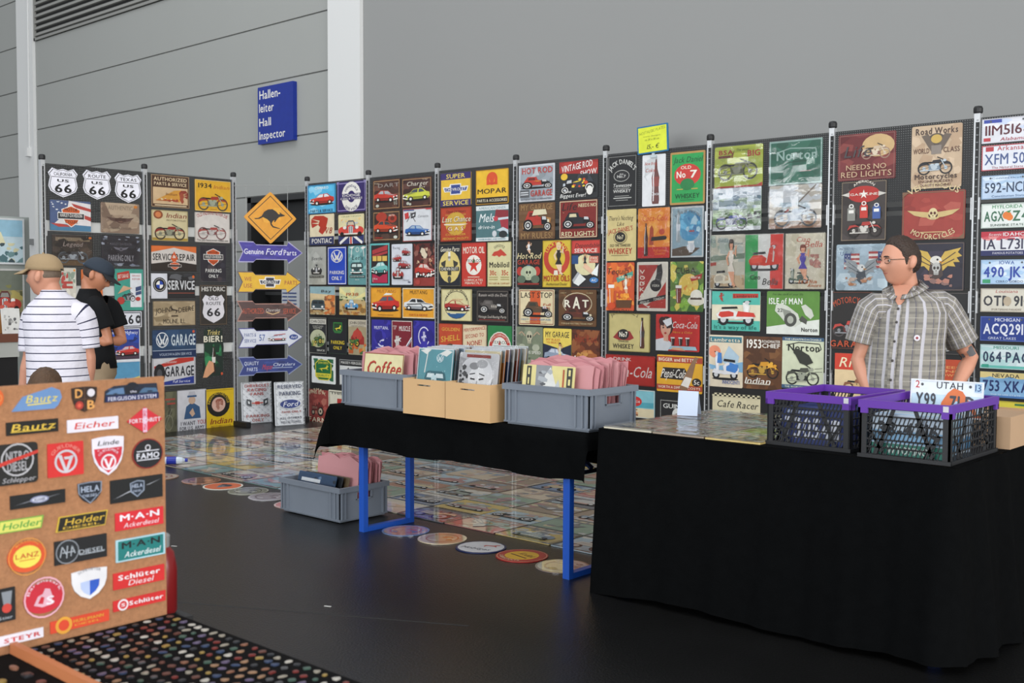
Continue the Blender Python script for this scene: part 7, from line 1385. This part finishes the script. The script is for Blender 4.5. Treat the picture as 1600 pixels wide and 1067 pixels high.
bo = bd.build('round_badge', mat('badge_white', 'd0ccd4', .5), pr, p); bo.rotation_euler = nn.to_track_quat('Z', 'Y').to_euler()
MB().ball((0, 0, .003), (.007, .007, .002), 10, 5).build('badge_centre', mat('badge_red', '8a3038', .5), bo)
hair_shell(HM, 'hair', pr, M_HAIR, hairline(((-1, .80), (-.66, .72), (-.5, .58), (-.36, .40), (-.26, .16), (-.18, -.12), (-.06, -.16), (-.02, .16), (.2, .14), (.27, -.30), (.5, -.50), (1, -.54))), .012)
# glasses with a thin metal frame
gl = empty('glasses'); gl.parent = pr
M_WIRE = mat('glasses_metal', '6a6258', .3, .8); M_LENS = M_FILM
fr = MB()
for s in (-1, 1):
    c = Vector((s*.034, -.100, .006)); pts = [HM @ (c+Vector((.024*math.cos(2*PI*k/14), .004*abs(math.cos(2*PI*k/14)), .014*math.sin(2*PI*k/14)))) for k in range(15)]
    fr.tube(pts, .0016, 6)
    fr.tube([HM @ Vector((s*.058, -.096, .012)), HM @ Vector((s*.079, -.07, .012)), HM @ Vector((s*.083, .0, .012)), HM @ Vector((s*.084, .022, -.004))], .0018, 6)
    MB().poly([HM @ (c+Vector((.023*math.cos(2*PI*k/14), -.001, .013*math.sin(2*PI*k/14)))) for k in range(14)]).build('lens', M_LENS, gl)
fr.tube([HM @ Vector((-.011, -.108, .010)), HM @ Vector((.011, -.108, .010))], .0016, 6)
fr.build('frame', M_WIRE, gl)
MB().ball(HM @ Vector((.083, .016, -.044)), .004, 8, 6).build('earring', mat('steel_ring', '8a8c90', .2, 1.0), pr)
# tattoo on the upper arm shown below the sleeve
p0, p1 = Vector((.315, .065, 1.215)), Vector((.345, .07, 1.17))
tt = MB(); tt.tube([p0, p1], [.0475, .0445], 14, cap=False); tt.f = [f for i, f in enumerate(tt.f) if i % 3 != 1]
tt.build('tattoo', mat('tattoo_ink', '5a5a5c', .6), pr, smooth=True)

# --- visitor with the tan cap, seen from behind
p1 = person(90, 0, 6.6, 'man in a white polo with thin navy stripes and a tan cap, seen from behind')
TURN = math.radians(-150); hip = (.005, 0, .90)
HM = head_matrix((-.078, 0, 1.582), math.radians(-99), math.radians(4), 0, 1.02)
armA = dict(p=[(.125, .01, 1.325), (.17, .03, 1.09), (.14, .06, .86)], n=(-1, 0, 0), curl=.4, thumb=1)
armB = dict(p=[(-.145, .0, 1.35), (-.16, -.02, 1.10), (-.22, -.0, .86)], n=(1, 0, 0), curl=.4, thumb=-1)
mb = MB(); body_core(mb, hip, TURN, (.005, 0, 1.2), (-.02, 0, 1.44), HM, [armA, armB], 1.12)
merged(mb, 'body', M_SKIN, p1, .008, 2); face_parts(p1, HM, M_HAIRG)
trousers(p1, hip, TURN, M_KHAKI, waist=(.17, .138)); shoes(p1, hip, TURN, 0)
mb = MB()
spec = [(.80, .187, .155, .005, 0), (.90, .187, .155, .005, 0), (1.0, .182, .148, .005, 0), (1.10, .182, .142, .005, 0), (1.20, .187, .138, .004, 0), (1.30, .192, .132, .002, 0), (1.36, .187, .124, 0, 0), (1.41, .158, .108, -.005, 0), (1.45, .11, .09, -.014, 0), (1.475, .078, .074, -.02, 0), (1.50, .070, .068, -.026, 0)]
cloth_loft(mb, stack(spec, TURN), 50, 0, .006, 2)
cloth_loft(mb, sleeve([(.05, .0, 1.36), (.13, .01, 1.35), (.16, .02, 1.28), (.168, .024, 1.2), (.172, .026, 1.15)], [.07, .078, .07, .066, .067]), 24, 0, .006, 4, .01)
cloth_loft(mb, sleeve([(-.05, .0, 1.36), (-.125, .0, 1.35), (-.152, -.01, 1.28), (-.16, -.015, 1.2), (-.163, -.018, 1.13)], [.07, .078, .07, .067, .068]), 24, 0, .006, 6, .01)
sh = mb.build('polo_shirt', M_POLO, p1, smooth=True); s_ = sh.modifiers.new('t', 'SOLIDIFY'); s_.thickness = .003
def cap_on(root, HM, m, mb_brim, open_back, label=None):
    cp = empty('cap'); cp.parent = root
    rs = []
    for k in range(9):
        t = k/8; ang = t*PI/2
        rs.append([HM @ Vector((.089*math.cos(ang)**.75*math.sin(2*PI*j/28) if ang < 1.56 else 0, .006-.112*(math.cos(ang)**.75 if ang < 1.56 else 0)*math.cos(2*PI*j/28), .034+.012*math.cos(2*PI*j/28)*(1-t)+.098*math.sin(ang))) for j in range(28)])
    MB().rings(rs[:-1]).build('crown', m, cp, smooth=True)
    MB().ball(HM @ Vector((0, .006, .133)), .007, 8, 5).build('button', m, cp)
    b = MB(); g = []
    for i in range(13):
        a = -1.15+2.3*i/12; ca, sa = math.cos(a), math.sin(a)
        inner = Vector((.088*sa, .006-.110*ca, .048)); outer = Vector((.092*sa, .006-.110*ca-.078*max(0, ca)**.7, .040-.012*max(0, ca)-.012*abs(sa)))
        g.append((HM @ inner, HM @ outer, HM @ (outer-Vector((0, 0, .004))), HM @ (inner-Vector((0, 0, .006)))))
    for A, B in zip(g, g[1:]):
        for q in range(4): b.poly([A[q], A[(q+1) % 4], B[(q+1) % 4], B[q]])
    b.build('brim', m if mb_brim is None else mb_brim, cp, smooth=True)
    if open_back:
        st = MB().tube([HM @ Vector((.05*math.sin(t), .006+.112*math.cos(t)*1.0, .030)) for t in (-1, -.5, 0, .5, 1)], .006, 8); st.build('strap', open_back, cp)
    return cp
cap_on(p1, HM, mat('tan_cap', '9a8464', .85, bump=.2, bscale=40), None, mat('dark_strap', '2a2622', .7))
hair_shell(HM, 'hair', p1, M_HAIRG, lambda x, y, z: min(.22-abs(z-.08)*1.1, (y-.22)*.8), .003)

# --- visitor with the dark blue cap looking down
p2 = person(143, 0, 8.0, 'man in a black T-shirt and dark blue cap bending his head over goods')
TURN = math.radians(118); hip = (.03, 0, .93)
HM = head_matrix((.04, 0, 1.60), math.radians(98), math.radians(30), 0, 1.0)
armA = dict(p=[(.09, -.12, 1.36), (.155, -.10, 1.12), (.07, -.16, 1.14)], n=(0, 0, 1), curl=.6, thumb=1)
armB = dict(p=[(.10, .12, 1.36), (.17, .14, 1.12), (.12, .0, 1.12)], n=(0, 0, 1), curl=.6, thumb=-1)
mb = MB(); body_core(mb, hip, TURN, (.0, 0, 1.22), (-.015, 0, 1.46), HM, [armA, armB], 1.0)
merged(mb, 'body', M_SKIN2, p2, .008, 2); face_parts(p2, HM)
trousers(p2, hip, TURN, M_KHAKI, waist=(.165, .13)); shoes(p2, hip, TURN, 0)
mb = MB()
spec = [(.93, .18, .145, .03, 0), (1.02, .178, .138, .028, 0), (1.14, .182, .13, .015, 0), (1.25, .19, .13, 0, 0), (1.34, .192, .125, -.006, 0), (1.40, .17, .11, -.01, 0), (1.45, .115, .09, -.014, 0), (1.485, .08, .075, -.015, 0), (1.505, .072, .068, -.014, 0)]
cloth_loft(mb, stack(spec, TURN), 44, 0, .007, 5)
cloth_loft(mb, sleeve([(.05, -.08, 1.395), (.08, -.115, 1.36), (.115, -.115, 1.28), (.135, -.112, 1.22)], [.07, .08, .074, .074]), 22, 0, .006, 1)
cloth_loft(mb, sleeve([(.05, .08, 1.395), (.09, .12, 1.36), (.125, .125, 1.28), (.145, .13, 1.22)], [.07, .08, .074, .074]), 22, 0, .006, 2)
sh = mb.build('t_shirt', M_TEE, p2, smooth=True); s_ = sh.modifiers.new('t', 'SOLIDIFY'); s_.thickness = .003
cap_on(p2, HM, mat('navy_cap', '26303c', .85, bump=.2, bscale=40), mat('black_brim', '1a1c20', .8), mat('blue_strap', '3a6aa0', .6))
hair_shell(HM, 'hair', p2, M_HAIR, lambda x, y, z: min(.34-abs(z-.06)*1.0, (y-.12)*.8), .006)

# --- child, only the brown hair shows above the cork board
p3 = person(69, 0, 5.5, 'child with short brown hair almost hidden behind the cork board')
hip = (0, 0, .55); HM = head_matrix((0, 0, .985), math.radians(-170), 0, 0, .96)
mb = MB(); k = .62
mb.rings([[Vector((rx*math.cos(2*PI*j/14), ry*math.sin(2*PI*j/14), z)) for j in range(14)] for z, rx, ry in ((.46, .07, .06), (.55, .10, .075), (.66, .09, .07), (.78, .11, .075), (.84, .10, .06), (.87, .05, .045))])
mb.tube([(0, 0, .84), (0, .01, .93)], [.045, .04], 12)
for s in (-1, 1):
    mb.tube([(s*.055, 0, .54), (s*.06, 0, .30), (s*.06, 0, .05)], [.06, .042, .03], 10); mb.tube([(s*.12, 0, .82), (s*.15, .01, .64), (s*.15, -.03, .48)], [.034, .028, .02], 10, round_ends=True)
    hand_shape(mb, (s*.15, -.03, .48), (0, -.1, -1), (-s, 0, 0), .4, .68, s)
head_shape(mb, HM); merged(mb, 'body', M_SKIN, p3, .009, 2)
mb = MB(); cloth_loft(mb, stack([(.50, .125, .10, 0, 0), (.62, .12, .09, 0, 0), (.76, .135, .092, 0, 0), (.83, .115, .075, 0, 0), (.87, .06, .055, 0, 0)], 0), 30, 0, .004, 7)
for s in (-1, 1): cloth_loft(mb, sleeve([(s*.09, 0, .825), (s*.13, 0, .79), (s*.142, .004, .70)], [.045, .05, .05]), 16, 0, .004, s)
mb.build('t_shirt', mat('child_tshirt', '8a3a3a', .9), p3, smooth=True)
trousers(p3, (0, 0, .50), 0, M_JEANS, waist=(.118, .098)).scale = (.85, .85, 1)
shoes(p3, (0, 0, .5), 0, 0)
hair_shell(HM, 'hair', p3, mat('child_hair', '4a3420', .7, var=.4, vscale=60, bump=.5, bscale=120), lambda x, y, z: z-.15+.7*max(0, y) if z > -.5 else -.3, .016)
